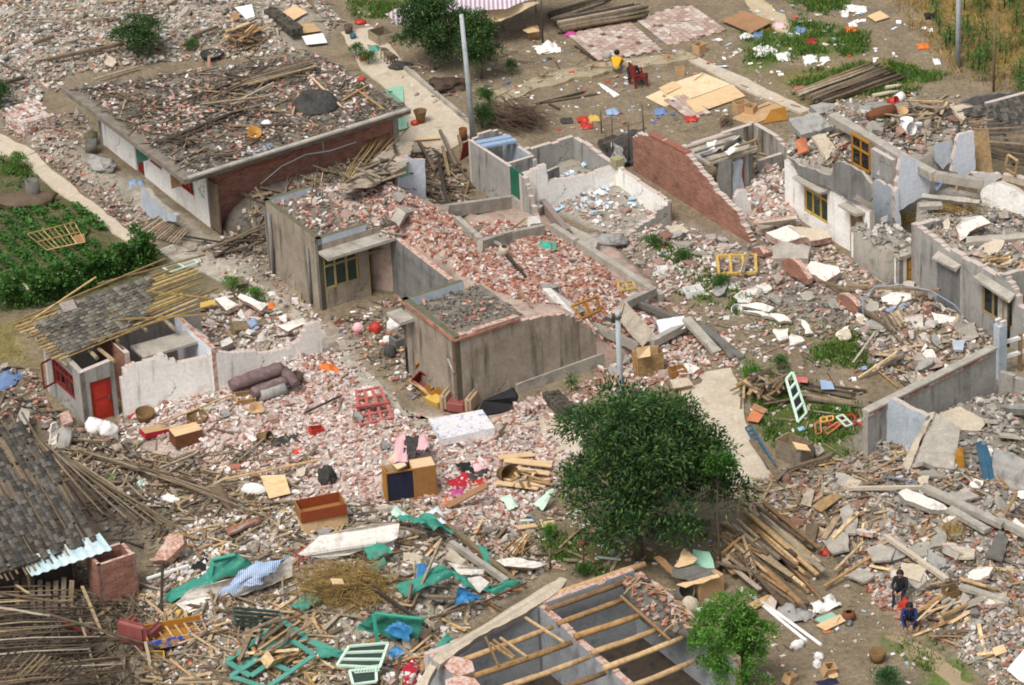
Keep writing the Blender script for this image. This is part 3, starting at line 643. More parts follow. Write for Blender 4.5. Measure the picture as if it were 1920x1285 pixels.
mb=MB();mb.prism(rf,.14);mb.part('roof_slab',M['roof_dirt'],h3);support(mb.v[:4],[(0,1,2,3)])
mb=MB();mb.box(xyz(B3,2.55)-V3*.3+U3*.4,(1.0,.6,.12),rz(YU));mb.part('canopy',M['slab'],h3)
mb=MB();mb.tube([xyz(C3,2.0)-U3*.5-V3*.04,xyz(C3,1.6)-V3*.05-U3*.1],.04,7);mb.part('water_spout',M['slab'],h3)
heap('brick_heap','slope of fallen bricks filling the collapsed rooms',[(612,350,2.8),(602,362,2.78),(692,420,2.8),(752,446,2.34),(809,479,2.3),(862,514,2.28),(880,530,2.5),(975,592,2.72),(1062,586,2.55),(1100,608,1.8),(1148,655,.6),(1200,650,.2),(1250,590,.1),(1230,535,.1),(1120,432,.1),(1064,438,.2),(1010,385,.1),(955,368,.1),(850,385,.5),(790,380,1.6),(760,362,2.4),(735,345,2.8),(690,338,2.85),(730,380,3.0),(680,385,2.95),(780,420,2.85),(830,470,2.7),(900,540,2.7),(980,570,2.7),(800,390,2.1),(860,430,1.9),(930,500,2.1),(1010,545,2.2),(860,400,1.0),(900,445,1.2),(1000,430,.9),(1000,490,1.3),(1080,540,1.3),(1100,470,.5),(1180,560,.6)],M['rubble_dust'],0.16,ring=23)
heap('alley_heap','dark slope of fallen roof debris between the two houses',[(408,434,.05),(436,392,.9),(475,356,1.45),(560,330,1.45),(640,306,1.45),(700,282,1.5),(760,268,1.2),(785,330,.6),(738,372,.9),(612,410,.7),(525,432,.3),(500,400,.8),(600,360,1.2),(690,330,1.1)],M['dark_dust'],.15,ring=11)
# ======= white walled ruin behind it
h4=thing('roofless_white_house','roofless white plastered rooms with a dark green door panel','house',G(1040,350))
WW=(M['cement'],M['white_wall'],BRP);a0=G2(886,349);la=3.0
gz=2.0
wall(h4,a0,a0+U2*la,.14,gz,(M['cement'],M['cement'],BRP),name='wall')
mb=MB();mb.box(xyz(a0,1.0)+U3*(la+.45)+V3*.07,(.9,.08,2.0),rz(YU));d_=mb.part('door',M['green_door'],h4)
ae=a0+U2*(la+.9)
wall(h4,ae,ae+U2*.95,.2,[(0,2.0),(.4,1.6),(.9,.5)],(M['cement'],M['white_wall'],BRP),jag=.06)
wall(h4,ae+V2*.02,ae+V2*4.35,.2,[(0,2.0),(1.15,2.05),(1.2,1.35),(2.6,1.15),(4.3,1.1)],(M['white_wall'],M['white_wall'],BRP),jag=.03)
cR=ae+V2*4.35;cB=cR-U2*3.1;cE=cR+U2*3.75
wall(h4,cR-U2*0,cE,.2,[(0,1.12),(3.7,1.0)],(M['white_wall'],M['cement'],BRP),jag=.03)
wall(h4,cB,cR-U2*.02,.2,[(0,1.25),(3.1,1.12)],(M['cement'],M['cement'],BRP),jag=.03)
wall(h4,cB-V2*2.3,cB,.2,[(0,1.3),(2.3,1.25)],(M['cement'],M['cement'],BRP),jag=.03)
wall(h4,cE-V2*1.75,cE+V2*.2,.2,[(0,.1),(.6,.35),(1.9,.95)],(M['cement'],M['white_wall'],BRP),jag=.05)
wall(h4,a0,a0+V2*1.5,.14,[(0,2.0),(1.0,2.15),(1.5,1.9)],(M['cement'],M['cement_blue'],BRP),jag=.05)
wall(h4,a0+V2*1.5,a0+V2*1.5+U2*2.4,.14,[(0,1.9),(2.4,1.6)],(M['cement_blue'],M['cement'],BRP),jag=.04)
wall(h4,a0+U2*2.3+V2*.1,a0+U2*2.3+V2*1.6,.14,1.75,(M['cement'],M['cement'],BRP))
wall(h4,ae+V2*1.3-U2*.7,ae+V2*2.3-U2*.9,.14,1.35,(M['cement_dk'],M['cement_dk'],M['slab']))
for y0,y1 in((.35,1.1),(.75,1.2)):
	mb=MB();mb.bar(xyz(a0,2.0)+U3*y0+V3*.1,xyz(a0,2.0)+U3*(y0+.3)+V3*1.5,.28,.1);mb.part('roof_batten',M['sky_panel'],h4)
mb=MB();mb.box(xyz(cR,1.25)+V3*.1,(.42,.4,.42),rz(YU));mb.part('post_stub',mat('mossy_stone',['#8f8a66','#a39e7c'],scale=5,bump=.3),h4)
heap('rubble_heap','grey debris covering the floor of the white ruin',[(1000,380,.05),(1015,365,.25),(1130,350,.35),(1215,375,.2),(1180,392,.1),(1250,440,.05),(1180,440,.1),(1100,420,.15),(1060,380,.3),(1130,310,.2),(1060,290,.3)],M['grey_dust'],.08)
# ======= tapering brick gable wall and the lean-to rooms behind
b5=G2(1188,320);pr=[(0,1.5),(1.2,2.05),(3.9,2.2),(5.0,1.8),(5.9,1.35),(7.4,1.0),(8.2,.3),(8.4,.1)]
gw=thing('brick_gable_wall','tall red brick gable wall tapering down to the ground','wall',xyz(b5+U2*3.5,0))
wall(gw,b5,b5+U2*8.4,.24,pr,(M['brick_wall'],M['cement'],BRP),jag=.04)
mb=MB();mb.bar(xyz(b5,2.07)+U3*1.2+V3*.12,xyz(b5,2.24)+U3*3.9+V3*.12,.3,.05);mb.part('coping',M['brick'],gw)
h6=thing('roofless_lean_to','roofless grey rooms behind the red brick gable wall','house',G(1380,320))
c6=G2(1414,286);l6=c6-V2*3.6;r6=c6+U2*2.6
GW=(M['cement_dk'],M['cement_dk'],BRP)
wall(h6,l6,c6,.2,[(0,1.15),(3.6,1.3)],(mat('streaked_lime_wall',['#8f877b','#a39b8f','#b1a99c'],scale=1,bump=.1,streak=('#57514a',.45,.62)),)*2+(BRP,),jag=.02)
wall(h6,c6,r6,.2,[(0,1.3),(1.2,1.25),(2.6,1.0)],(_M['streaked_lime_wall'],)*2+(BRP,),jag=.03)
pp=l6+V2*1.9;wall(h6,pp,pp+U2*1.2,.14,1.15,(_M['streaked_lime_wall'],)*2+(BRP,))
f6=G2(1334,386);g6=f6+V2*2.0
wall(h6,f6+V2*.4,g6,.2,1.75,(M['cement'],M['cement'],M['slab']),[(.75,1.15,-.1,1.6)])
wall(h6,g6,g6-U2*1.9,.2,1.75,(M['cement'],M['cement'],M['slab']))
mb=MB();lt=[xyz(f6,1.86)-V3*.1,xyz(g6,1.86)+V3*.25,xyz(g6,1.86)+V3*.25-U3*1.9,xyz(f6,1.86)-V3*.1-U3*1.9];mb.prism(lt,.1);mb.part('roof_slab',M['slab'],h6);support(mb.v[:4],[(0,1,2,3)])
for k in range(4):
	mb=MB();mb.bar(xyz(f6,1.9)-U3*(.1+.5*k),xyz(g6,1.9)-U3*(.1+.5*k)+V3*.3,.08,.07);mb.part('roof_batten',M['wood'],h6)
mb=MB();mb.bar(xyz(g6,0)-V3*.5+U3*.02,xyz(g6,1.7)-V3*.5+U3*.02,.1,.06);mb.part('door_post',M['maroon'],h6)
mb=MB();cz=[[xyz(f6,1.65-.16*i)+V3*(1.0+.12*j+.03*math.sin(i))+U3*(.06+.03*math.sin(j*2.2+i*.6))for j in range(5)]for i in range(10)];mb.sheet(cz)
mb.thing('curtain',M['cement_blue'],'faded blue curtain hanging in the grey lean-to doorway','curtain')
mb=MB();e0=G(1421,330);mb.bar(e0,e0+Z3*1.6,.1,.1);mb.bar(e0+Z3*1.58-V3*1.0,e0+Z3*1.62,.08,.08);mb.part('post',M['wood'],h6)
wall(h6,G2(1424,334),G2(1424,334)+V2*1.15,.18,.75,(M['cement'],M['cement'],BRP))
panel(h6,(1392,412),V3,[(1381,412),(1379,372),(1386,358),(1400,357),(1402,372),(1408,384),(1407,412)],.2,(M['white_wall'],BRP))
heap('lean_to_rubble','pale rubble between the lean-to and the white house',[(1410,340,.2),(1465,320,.5),(1475,390,.4),(1500,420,.3),(1400,400,.2),(1440,360,.7),(1420,430,.2),(1460,440,.15),(1380,360,.1),(1440,300,.1)],M['rubble_dust'],.15)
# ======= white house with the yellow window, right
h7=thing('wrecked_white_house','white plastered wrecked house with a yellow framed green window','house',G(1560,440))
a7=G2(1472,396);b7=a7+U2*5.6;L7=5.6;f7=lambda x:float(np.interp(x,[1472,1598],[0,5.3]))
ops=[(f7(1503),f7(1540),.55,1.95),(f7(1575),f7(1595),-.1,1.95)]
wall(h7,a7,b7,.24,[(0,2.25),(.4,2.25),(.8,2.1),(5.6,2.1)],(M['white_wall'],M['cement'],BRP),ops,jag=.03)
window(h7,a7,b7,*ops[0],'yellow_frame',3,(.3,),'dark_green_glass',w_=.07)
mb=MB();s=ops[1]
for q in(s[0]+.04,s[1]-.04):mb.bar(xyz(a7,0)+U3*q+V3*.05,xyz(a7,1.95)+U3*q+V3*.05,.08,.12)
mb.bar(xyz(a7,1.6)+U3*s[0]+V3*.05,xyz(a7,1.6)+U3*s[1]+V3*.05,.12,.06);mb.part('door_frame',M['ochre'],h7)
mb=MB();mb.box(xyz(a7,.8)+U3*((s[0]+s[1])/2)+V3*.2,(.7,.04,1.6),rz(YU));mb.part('door',M['cement'],h7)
for s in ops:
	mb=MB();mb.box(xyz(a7,2.02)+U3*((s[0]+s[1])/2)-V3*.2,(s[1]-s[0]+.3,.5,.1),rz(YU),jit=.02);mb.part('window_hood',M['slab'],h7)
	# hanging balcony parapet, dark grey, torn outline
pb=G(1472,396)-V3*.25
panel(h7,pb,U3,[(1473,293),(1488,300),(1499,311),(1522,318),(1545,327),(1559,328),(1562,308),(1578,303),(1597,312),(1615,322),(1632,345),(1634,372),(1630,380),(1618,372),(1600,362),(1600,372),(1588,372),(1570,358),(1550,348),(1527,342),(1510,334),(1494,325),(1488,308)],.12,(M['cement_dk'],M['slab']),'balcony_parapet')
heap('upper_floor_rubble','broken upper floor heaped with debris above the yellow window',[(1474,288,2.15),(1480,258,2.2),(1560,222,2.3),(1600,215,2.3),(1680,235,2.3),(1740,262,2.2),(1700,285,2.1),(1640,300,2.1),(1600,300,2.1),(1560,318,2.1),(1500,304,2.12),(1530,270,2.3),(1620,260,2.35),(1790,262,2.0),(1700,220,1.9),(1800,215,1.8),(1560,195,1.6),(1640,190,1.2),(1740,190,1.2),(1640,330,2.0),(1680,330,1.9)],M['grey_dust'],.18)
mb=MB();mb.bar(G(1560,220,3.15),G(1700,302,3.1),.38,.34,roll=.08);mb.bar(G(1700,302,3.1),G(1752,330,3.0),.34,.32,roll=.05,jit=.06);mb.bar(G(1752,330,3.0),G(1845,345,2.55),.36,.34,roll=-.05,jit=.05);
mb.part('ridge_beam',M['slab'],h7,'long grey concrete beam broken into three')
# the upper window frame still standing
wb=G(1597,306,2.1);wa=Vector((wb.x,wb.y))
def frame_at(parent,base,d,W,H,m_,nx_,nz_,glass,z,name='window'):
	a=Vector((base.x,base.y));b=a+Vector((d.x,d.y))*W
	return window(parent,a,b,0,W,z,z+H,m_,nx_,nz_,glass,w_=.07,inset=0,name=name)
frame_at(h7,wb,U3,1.2,1.3,'ochre',2,(.4,),'dark_glass',2.12)
wall(h7,wa+U2*1.25,wa+U2*2.6,.2,3.2,(M['cement'],M['cement'],BRP),z0=2.0)
panel(h7,G(1650,338,2.05),(U3*.4+V3*.9).normalized(),[(1644,327),(1660,292),(1676,284),(1688,290),(1688,312),(1660,322),(1650,331)],.14,(M['white_blue'],M['slab']),'fallen_panel')
# bluish inner walls
panel(h7,(1684,465),V3,[(1684,396),(1682,352),(1690,288),(1716,300),(1744,317),(1744,352),(1742,362),(1712,380)],.2,(M['white_blue'],BRP))
panel(h7,(1682,468),V3,[(1679,468),(1678,360),(1684,352),(1686,396),(1690,420),(1684,440)],.2,(M['white_blue'],BRP))
panel(h7,(1650,440),U3,[(1634,372),(1638,338),(1652,342),(1678,356),(1677,428),(1664,430),(1650,425),(1634,415)],.14,(M['cement_blue'],BRP))
panel(h7,(1716,330),V3,[(1712,283),(1740,262),(1795,250),(1795,258),(1760,272),(1752,300),(1745,318),(1720,303)],.2,(M['white_blue'],BRP))
panel(h7,(1790,420),V3,[(1784,322),(1790,286),(1798,254),(1826,246),(1828,280),(1829,318),(1812,332)],.16,(M['white_blue'],BRP))
panel(h7,(1752,370),U3,[(1752,270),(1780,262),(1787,300),(1768,318),(1750,300)],.12,(M['cement_blue'],M['slab']))
mb=MB();q=[G(1826,330,1.7),G(1862,326,1.7),G(1853,243,2.9),G(1825,247,2.9)];mb.prism(q,.14);mb.part('leaning_slab',M['slab'],h7)
panel(h7,(1838,470),(U3*.9+V3*.4).normalized(),[(1838,362),(1852,348),(1876,343),(1905,356),(1930,372),(1930,436),(1880,430),(1862,420),(1850,402),(1844,385)],.22,(M['white_wall'],BRP),label='rounded broken piece of pale wall')
panel(h7,(1850,440),V3,[(1824,326),(1876,325),(1880,332),(1862,344),(1840,364),(1838,352)],.2,(M['white_wall'],BRP))
panel(h7,(1880,410),(U3*.8+V3*.6).normalized(),[(1880,328),(1900,330),(1930,340),(1930,352),(1900,344),(1878,340)],.24,(M['slab_pale'],BRP))
for p,q in(((1793,362,1.6),(1797,270,2.9)),((1797,270,2.9),(1828,266,2.9)),((1794,290,2.6),(1828,286,2.6))):mb.bar(G(*p),G(*q),.08,.06)
mb.part('window_frame',M['wood_fresh'],h7)
mb=MB()
for p,q in(((1885,310,2),(1890,290,2.5)),((1890,290,2.5),(1908,302,2.5)),((1908,302,2.5),(1903,325,2)),((1886,316,2),(1904,328,2))):mb.bar(G(*p),G(*q),.08,.06)
mb.part('window_frame',M['wood_fresh'],h7)
# low porch in front with the yellow door
p0=G2(1596,482);p1=p0+U2*3.05;p2=p1+V2*1.15
wall(h7,p0,p1,.2,[(0,1.1),(3.05,1.15)],(M['white_wall'],M['cement'],M['slab']),[(2.1,2.75,-.1,1.0)])
wall(h7,p1,p2,.2,1.15,(M['white_wall'],M['cement'],M['slab']),[(.35,1.1,-.1,1.05)])
mb=MB();mb.box(xyz(p1,.5)+V3*.72-U3*.05,(.75,.05,1.05),rz(YV));d_=mb.part('door',M['ochre'],h7)
for zz in(.3,.75):
	mb=MB();mb.box(xyz(p1,zz)+V3*.72-U3*.015,(.5,.02,.32),rz(YV));mb.part('door_panel',M['yellow_frame'],d_)
mb=MB();rp=[xyz(p0,1.27)-V3*.05,xyz(p1,1.27)-V3*.05+U3*.1,xyz(p2,1.27)+U3*.1,xyz(p2,1.27)-U3*3.0+V3*.2];mb.prism(rp,.12);mb.part('porch_slab',M['slab'],h7);support(mb.v[:4],[(0,1,2,3)])
heap('porch_rubble','chunks of concrete heaped on the porch slab',[(1600,432,1.4),(1608,412,1.7),(1640,420,1.5),(1690,428,1.6),(1706,440,1.5),(1704,462,1.3),(1664,478,1.3),(1630,455,1.35),(1660,440,1.75)],M['grey_dust'],.12)
# ======= long grey wall with the shuttered window, far right
h8=thing('grey_rendered_house','grey rendered house wall with a broken sloping top and one shuttered window','house',G(1780,580))
a8=G2(1708,537);L8=6.9;b8=a8+U2*L8;f8=lambda x:float(np.interp(x,[1708,1856],[0,6.1]))
ops=[(f8(1812),f8(1859),.75,2.1)]
wall(h8,a8,b8,.24,[(0,2.62),(1.0,2.6),(2.2,2.45),(3.3,2.5),(4.8,2.52),(5.6,2.75),(6.2,2.4),(6.7,1.6),(6.9,.9)],(M['cement'],M['cement'],BRP),ops,jag=.05)
window(h8,a8,b8,*ops[0],'olive_frame',3,(),'dark_glass',w_=.08)
mb=MB();mb.box(xyz(a8,2.2)+U3*(ops[0][0]+.95)-V3*.15,(2.0,.4,.1),rz(YU)@euler(.3,.05,0),jit=.05);mb.part('window_hood',M['slab'],h8)
mb=MB();mb.box(xyz(a8,2.05)+U3*(f8(1765))-V3*.12,(1.35,.35,.12),rz(YU)@euler(.4,.05,0),jit=.07);mb.part('window_hood',M['slab'],h8)
mb=MB();mb.box(xyz(a8,1.05)+U3*(f8(1764))-V3*.012,(1.35,.03,1.9),rz(YU));mb.part('blocked_window',M['cement_dk'],h8)
mb=MB();mb.tube([xyz(b8,0)-U3*.95-V3*.06,xyz(b8,2.0)-U3*.95-V3*.06],.05,8);mb.part('drain_pipe',M['wood_dark'],h8)
wall(h8,a8+V2*1.2,a8,.24,2.6,(M['white_wall'],M['cement'],BRP),jag=.05)
heap('roof_rubble','grey rubble filling the house behind the shuttered window wall',[(1716,428,2.4),(1745,446,2.4),(1790,472,2.3),(1850,505,2.35),(1880,530,2.3),(1892,560,1.9),(1760,400,2.3),(1800,390,2.3),(1850,420,2.4),(1930,440,2.4),(1930,500,2.3),(1930,560,2.1),(1930,600,1.2),(1896,590,1.0),(1720,380,1.9),(1780,350,1.6),(1850,380,1.6),(1930,390,1.6)],M['grey_dust'],.15)
panel(h8,(1894,640),V3,[(1888,640),(1890,600),(1895,560),(1888,530),(1880,516),(1930,505),(1930,640)],.2,(M['cement'],BRP))
# tiled roof beyond
h9=thing('tiled_shed','half stripped grey tiled roof sagging at the right edge','shed',G(1880,290))
wall(h9,G2(1850,262),G2(1960,232),.2,1.6,(M['cement_dk'],)*2+(BRP,))
t0,t1,t2,t3=G(1805,210,2.5),G(1935,180,2.6),G(1960,320,1.5),G(1850,290,1.6)
RT=[]
for k in range(13):
	mb=MB();f=k/12;p,q=t0.lerp(t3,f),t1.lerp(t2,f);mb.bar(p+Vector((random.uniform(-.3,.1),0,0)),q,.07,.05);mb.part('batten',M['wood'],h9)
for k in range(3):
	mb=MB();f=.05+.42*k;p,q=t0.lerp(t1,f)-Z3*.1,t3.lerp(t2,f)-Z3*.1;mb.tube([p,q],.08,7);mb.part('rafter',M['wood_dark'],h9)
panel(h9,(1890,240),V3,[(1800,194),(1830,180),(1905,174),(1915,180),(1908,192),(1840,200)],.15,(M['cement_dk'],M['slab_dark']))
# ======= compound wall with its brick band, right middle
cw=thing('compound_wall','grey compound wall with a red brick band under its coping','wall',G(1745,800))
p,q=G2(1868,655,1.92),G2(1627,776,1.92)
wall(cw,q,p,.22,1.92,(M['cement'],M['cement'],M['slab']))
d2=(p-q).normalized();n2=Vector((d2.y,-d2.x));bl=(p-q).length
mb=MB();mb.bar(xyz(q,1.97)-xyz(n2*.11,0),xyz(p,1.97)-xyz(n2*.11,0),.34,.08);mb.part('coping',M['slab'],cw)
br0=MB();br0.box((0,0,0),(.235,.06,.058));bme=br0.mesh('brick',M['brick'])
for k in range(int(bl/.25)):
	o=link('brick',bme,xyz(q,1.84)+xyz(d2*(.13+.25*k),0)+xyz(n2*.02,0)-cw.location);o.rotation_euler=(0,0,math.atan2(d2.y,d2.x));o.parent=cw
gp=thing('gate_post','grey rendered gate post with broken brick top at right edge','post',G(1874,705))
mb=MB();b_=G(1874,708);mb.box(b_+Z3*1.05,(.34,.34,2.2),rz(YV));mb.part('shaft',M['cement_blue'],gp)
for k,(dx,dz)in enumerate(((0,2.2),(.06,2.27),(-.05,2.34),(.08,2.2))):
	mb=MB();mb.box(b_+V3*dx+U3*(.07*((k%2)*2-1))+Z3*dz,(.24,.115,.06),rz(YV+.1*k));mb.part('brick',M['brick_pink'],gp)
rl=thing('railing','white concrete railing beside the gate post','railing',G(1905,690))
for zz in(.75,1.35):
	mb=MB();mb.bar(G(1882,704)+Z3*zz,G(1960,681)+Z3*zz,.12,.12);mb.part('rail',M['white_wall'],rl)
for xx in(1912,1950):
	mb=MB();c_=G(xx,float(np.interp(xx,[1882,1960],[704,681])));mb.bar(c_,c_+Z3*1.5,.14,.12);mb.part('baluster',M['wood_fresh'],rl)
lw=thing('low_wall','low grey wall running right from the gate post','wall',G(1900,760))
wall(lw,G2(1872,742),G2(1965,770),.2,[(0,.95),(4,.85)],(M['cement'],)*2+(M['slab'],),jag=.02)
bw=thing('broken_wall','short broken grey wall leaning by the compound wall corner','wall',G(1690,840))
panel(bw,(1640,838),(U3*.15+V3*.98).normalized(),[(1622,830),(1624,790),(1628,776),(1660,758),(1662,836)],.2,(M['cement'],M['slab']),jag=.02)
panel(bw,(1665,850),(U3*.9+V3*.4).normalized(),[(1662,848),(1661,756),(1672,748),(1690,757),(1712,770),(1738,782),(1722,830),(1716,862),(1680,860)],.2,(M['cement_blue'],BRP))
# ======= bottom compound: open rooms under round purlins
TZ=2.35
h10=thing('unroofed_store','unroofed brick rooms crossed by peeled log purlins at bottom','house',G(1130,1330))
pa=G2(1012,1140,TZ);pe=pa+U2*5.4;ra=G2(1172,1090,TZ);re_=ra+U2*5.4;la_=pa-V2*4.1
GI=M['cement_dk'];GL=mat('grey_blue_limewash',['#8b8d90','#999b9d','#a5a7a9'],scale=1,bump=.1,dirt=[('#77797b',.55,.72,1.6)])
wall(h10,pa-V2*.1,pa+V2*3.55,.24,TZ+.1,(GL,GL,BRK),jag=.03)
wall(h10,la_,pa,.24,[(0,2.1),(2,2.2),(4.1,TZ)],(GL,GL,BRP),jag=.04)
wall(h10,pa,pe,.24,[(0,TZ),(1.6,TZ-.02),(2.4,TZ-.15),(5.4,TZ-.2)],(GL,GL,BRK),jag=.03)
r0=pa+V2*3.55
wall(h10,r0,r0+U2*5.6,.24,[(0,TZ),(1.2,TZ),(2.6,TZ-.1),(3.3,TZ-.1),(5.6,TZ-.3)],(GL,GL,BRK),jag=.03)
wall(h10,la_,la_+U2*5.4,.24,[(0,2.2),(5.4,2.2)],(GL,GL,BRK),jag=.04)
PUR=[((1026,1121),(1209,1058),.13),((1024,1144),(1172,1092),.1),((1045,1170),(1168,1125),.1),((1077,1194),(1197,1155),.11),((1108,1224),(1232,1181),.1),((1130,1254),(1278,1197),.1),((868,1238),(1036,1176),.1),((890,1268),(1072,1205),.11),((930,1294),(1105,1232),.1),((985,1320),(1135,1262),.1),((1152,1300),(1300,1240),.1)]
for(x0,y0),(x1,y1),r_ in PUR:
	mb=MB();a_,b_=G(x0,y0,TZ+.02),G(x1,y1,TZ+.02);mid=a_.lerp(b_,.5)+Vector((random.uniform(-.05,.05),0,random.uniform(-.04,.02)));mb.tube([a_,a_.lerp(mid,.5),mid,mid.lerp(b_,.5),b_],[r_*.9,r_,r_*.92,r_*.95,r_*.8],9);mb.part('purlin',M['wood_fresh'],h10)
for(x0,y0),(x1,y1)in(((985,1158),(1058,1205)),((910,1195),(935,1250)),((925,1200),(965,1232)),((938,1196),(988,1232)),((1164,1118),(1256,1200)),((918,1206),(962,1235))):
	mb=MB();mb.bar(G(x0,y0,TZ+.12),G(x1,y1,TZ+.12),.07,.06);mb.part('rafter',M['wood_fresh'],h10)
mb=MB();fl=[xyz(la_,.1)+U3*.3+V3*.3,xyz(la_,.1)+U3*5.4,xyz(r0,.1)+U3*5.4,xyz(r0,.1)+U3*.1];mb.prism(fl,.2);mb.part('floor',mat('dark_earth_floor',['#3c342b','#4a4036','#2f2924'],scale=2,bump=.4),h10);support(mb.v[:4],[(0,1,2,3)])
heap('gable_rubble','broken tiles and bricks on the end wall of the unroofed store',[(1168,1088,2.35),(1205,1082,2.4),(1250,1110,2.2),(1300,1150,2.1),(1308,1190,2.2),(1275,1185,2.25),(1230,1172,2.35),(1195,1140,2.4),(1215,1115,2.6),(1260,1150,2.5)],M['dark_dust'],.08,skirt=2.05,ring=8)
# ======= left house with tiled roof and red door
h12=thing('red_door_house','small house with half a tiled roof and a red door','house',G(280,760))
c12=G2(160,798);l12=c12-U2*2.95;r12=c12+V2*1.35
wall(h12,l12,c12,.2,[(0,2.35),(2.95,2.12)],(M['cement'],M['cement'],M['slab']),[(.62,2.3,.75,1.75)])
f12=lambda x:float(np.interp(x,[160,219],[0,1.35]))
wall(h12,c12,r12,.2,[(0,2.12),(1.35,2.25)],(M['cement'],M['cement'],BRP),[(f12(175),f12(211),-.1,1.62)])
mb=MB();mb.box(xyz(c12,.75)+V3*((f12(175)+f12(211))/2)-U3*.07,(f12(211)-f12(175)-.08,.05,1.68),rz(YV));d_=mb.part('door',M['red'],h12);dq=xyz(c12,0)+V3*((f12(175)+f12(211))/2)-U3*.04
for zz in(.42,1.12):MB().box(dq+Z3*zz,(.5,.03,.5),rz(YV)).part('door_panel',M['red'],d_)
MB().box(dq+V3*.28+Z3*.8+U3*.03,(.04,.06,.12),rz(YV)).part('handle',M['metal'],d_)
mb=MB()
for s in(-1,1):mb.bar(dq+V3*s*.38,dq+V3*s*.38+Z3*1.62,.06,.1)
mb.bar(dq-V3*.4+Z3*1.6,dq+V3*.4+Z3*1.6,.1,.05);mb.part('door_frame',M['maroon'],h12)
window(h12,l12,c12,.62,2.3,.75,1.75,'maroon',4,(.35,),'dark_glass',w_=.07,only=((2,0),(2,1),(3,0),(3,1),(1,1)))
mb=MB();e=xyz(l12,1.25)+U3*.62-V3*.02;lf=(U3*.35-V3*.93).normalized()
for z_ in(-.5,.5):mb.bar(e+Z3*z_,e+lf*.55+Z3*z_,.05,.06)
for s in(0,.55):mb.bar(e+lf*s-Z3*.5,e+lf*s+Z3*.5,.06,.05)
mb.part('casement',M['maroon'],h12)
W12=(M['white_wall'],M['white_wall'],BRP)
wl=G2(234,785);wr=G2(410,746);we=G2(606,672);dw=(we-wr).normalized()
wall(h12,wl,wr,.22,[(0,1.3),(.12,1.95),(.4,2.1),(1.3,2.1),(1.5,2.3),(1.8,2.05),(2.1,1.75),(2.6,1.7),(3.8,1.85)],W12,jag=.025)
wall(h12,wr+U2*.02+dw*.05,we,.22,[(0,1.8),(.6,1.6),(1.9,1.1),(3.0,.9),(3.6,1.1),(3.9,1.5),(4.3,1.6),(4.6,1.4)],W12,jag=.05)
pb0=G2(240,640,2.2);wall(h12,r12-U2*2.6+V2*.5,r12-U2*.1+V2*.5,.2,2.3,(M['brick_wall'],M['cement'],BRP))
wi=wr-U2*2.9-V2*.12;wall(h12,wi,wr-V2*.12+U2*.0,.2,[(0,2.15),(2.9,2.05)],(M['white_blue'],M['white_blue'],BRK))
wall(h12,l12+V2*.0,l12+V2*6.3,.2,1.9,(M['cement'],M['cement'],BRP),jag=.05)
mb=MB();mb.prism([xyz(wl,1.9)+V3*1.2-U3*1.6,xyz(wl,1.9)+V3*1.2-U3*.5,xyz(wl,1.9)+V3*3.8-U3*.4,xyz(wl,1.9)+V3*3.8-U3*1.4],.1);mb.part('loft_slab',M['slab'],h12)
# roof frame: four purlins, battens, then tiles one by one
q00,q10,q11,q01=G(30,607,2.7),G(108,676,2.4),G(395,560,2.75),G(330,505,2.95)
def rp_(u,v,dz=0.0):return q00.lerp(q10,u).lerp(q01.lerp(q11,u),v)+Z3*dz
for v in(.03,.2,.38,.56):
	mb=MB();mb.tube([rp_(-.05,v,-.12),rp_(1.02+random.uniform(0,.12),v,-.14)],.07,7);mb.part('purlin',M['wood'],h12)
for k in range(15):
	u=k/14;v0,v1=random.uniform(-.03,.02),random.uniform(.88,1.12)
	mb=MB();mb.bar(rp_(u,v0),rp_(u+random.uniform(-.02,.02),v1,.03),.06,.05);mb.part('batten',M['bamboo'],h12)
for(x0,y0),(x1,y1)in(((36,600),(310,485)),((60,600),(180,520)),((182,533),(385,478)),((215,540),(400,560)),((170,640),(400,572)),((220,600),(385,590))):
	mb=MB();mb.bar(G(x0,y0,2.78),G(x1,y1,2.9),.06,.05);mb.part('batten',M['bamboo'],h12)
for(x0,y0),(x1,y1)in(((205,630),(232,658)),((165,655),(182,672)),((182,652),(215,678)),((300,592),(328,618))):
	mb=MB();mb.tube([G(x0,y0,2.3),G(x1,y1,2.25)],.08,7);mb.part('beam',M['wood'],h12)
def tile_mesh(L=.2,W=.19,sag=.035):
	mb=MB();vs=[];n=4
	for i in range(2):
		for j in range(n+1):
			t=-1+2*j/n;vs.append((W/2*t,L*(i-.5),sag*(1-t*t)))
	for i in range(2):
		for j in range(n+1):
			t=-1+2*j/n;vs.append((W/2*t*.94,L*(i-.5),sag*(1-t*t)-.016))
	k=n+1;fs=[(j,j+1,k+j+1,k+j)for j in range(n)]+[(2*k+j+1,2*k+j,3*k+j,3*k+j+1)for j in range(n)]
	fs+=[(j+1,j,2*k+j,2*k+j+1)for j in range(n)]+[(k+j,k+j+1,3*k+j+1,3*k+j)for j in range(n)]+[(0,k,3*k,2*k),(n+k,n,2*k+n,3*k+n)]
	mb.add(vs,fs);return mb.mesh('roof_tile',M['tile'])
TM=tile_mesh();TMD=TM.copy();TMD.materials[0]=M['tile_dark']
def orient(x,y,z):return Matrix((x,y,z)).transposed()
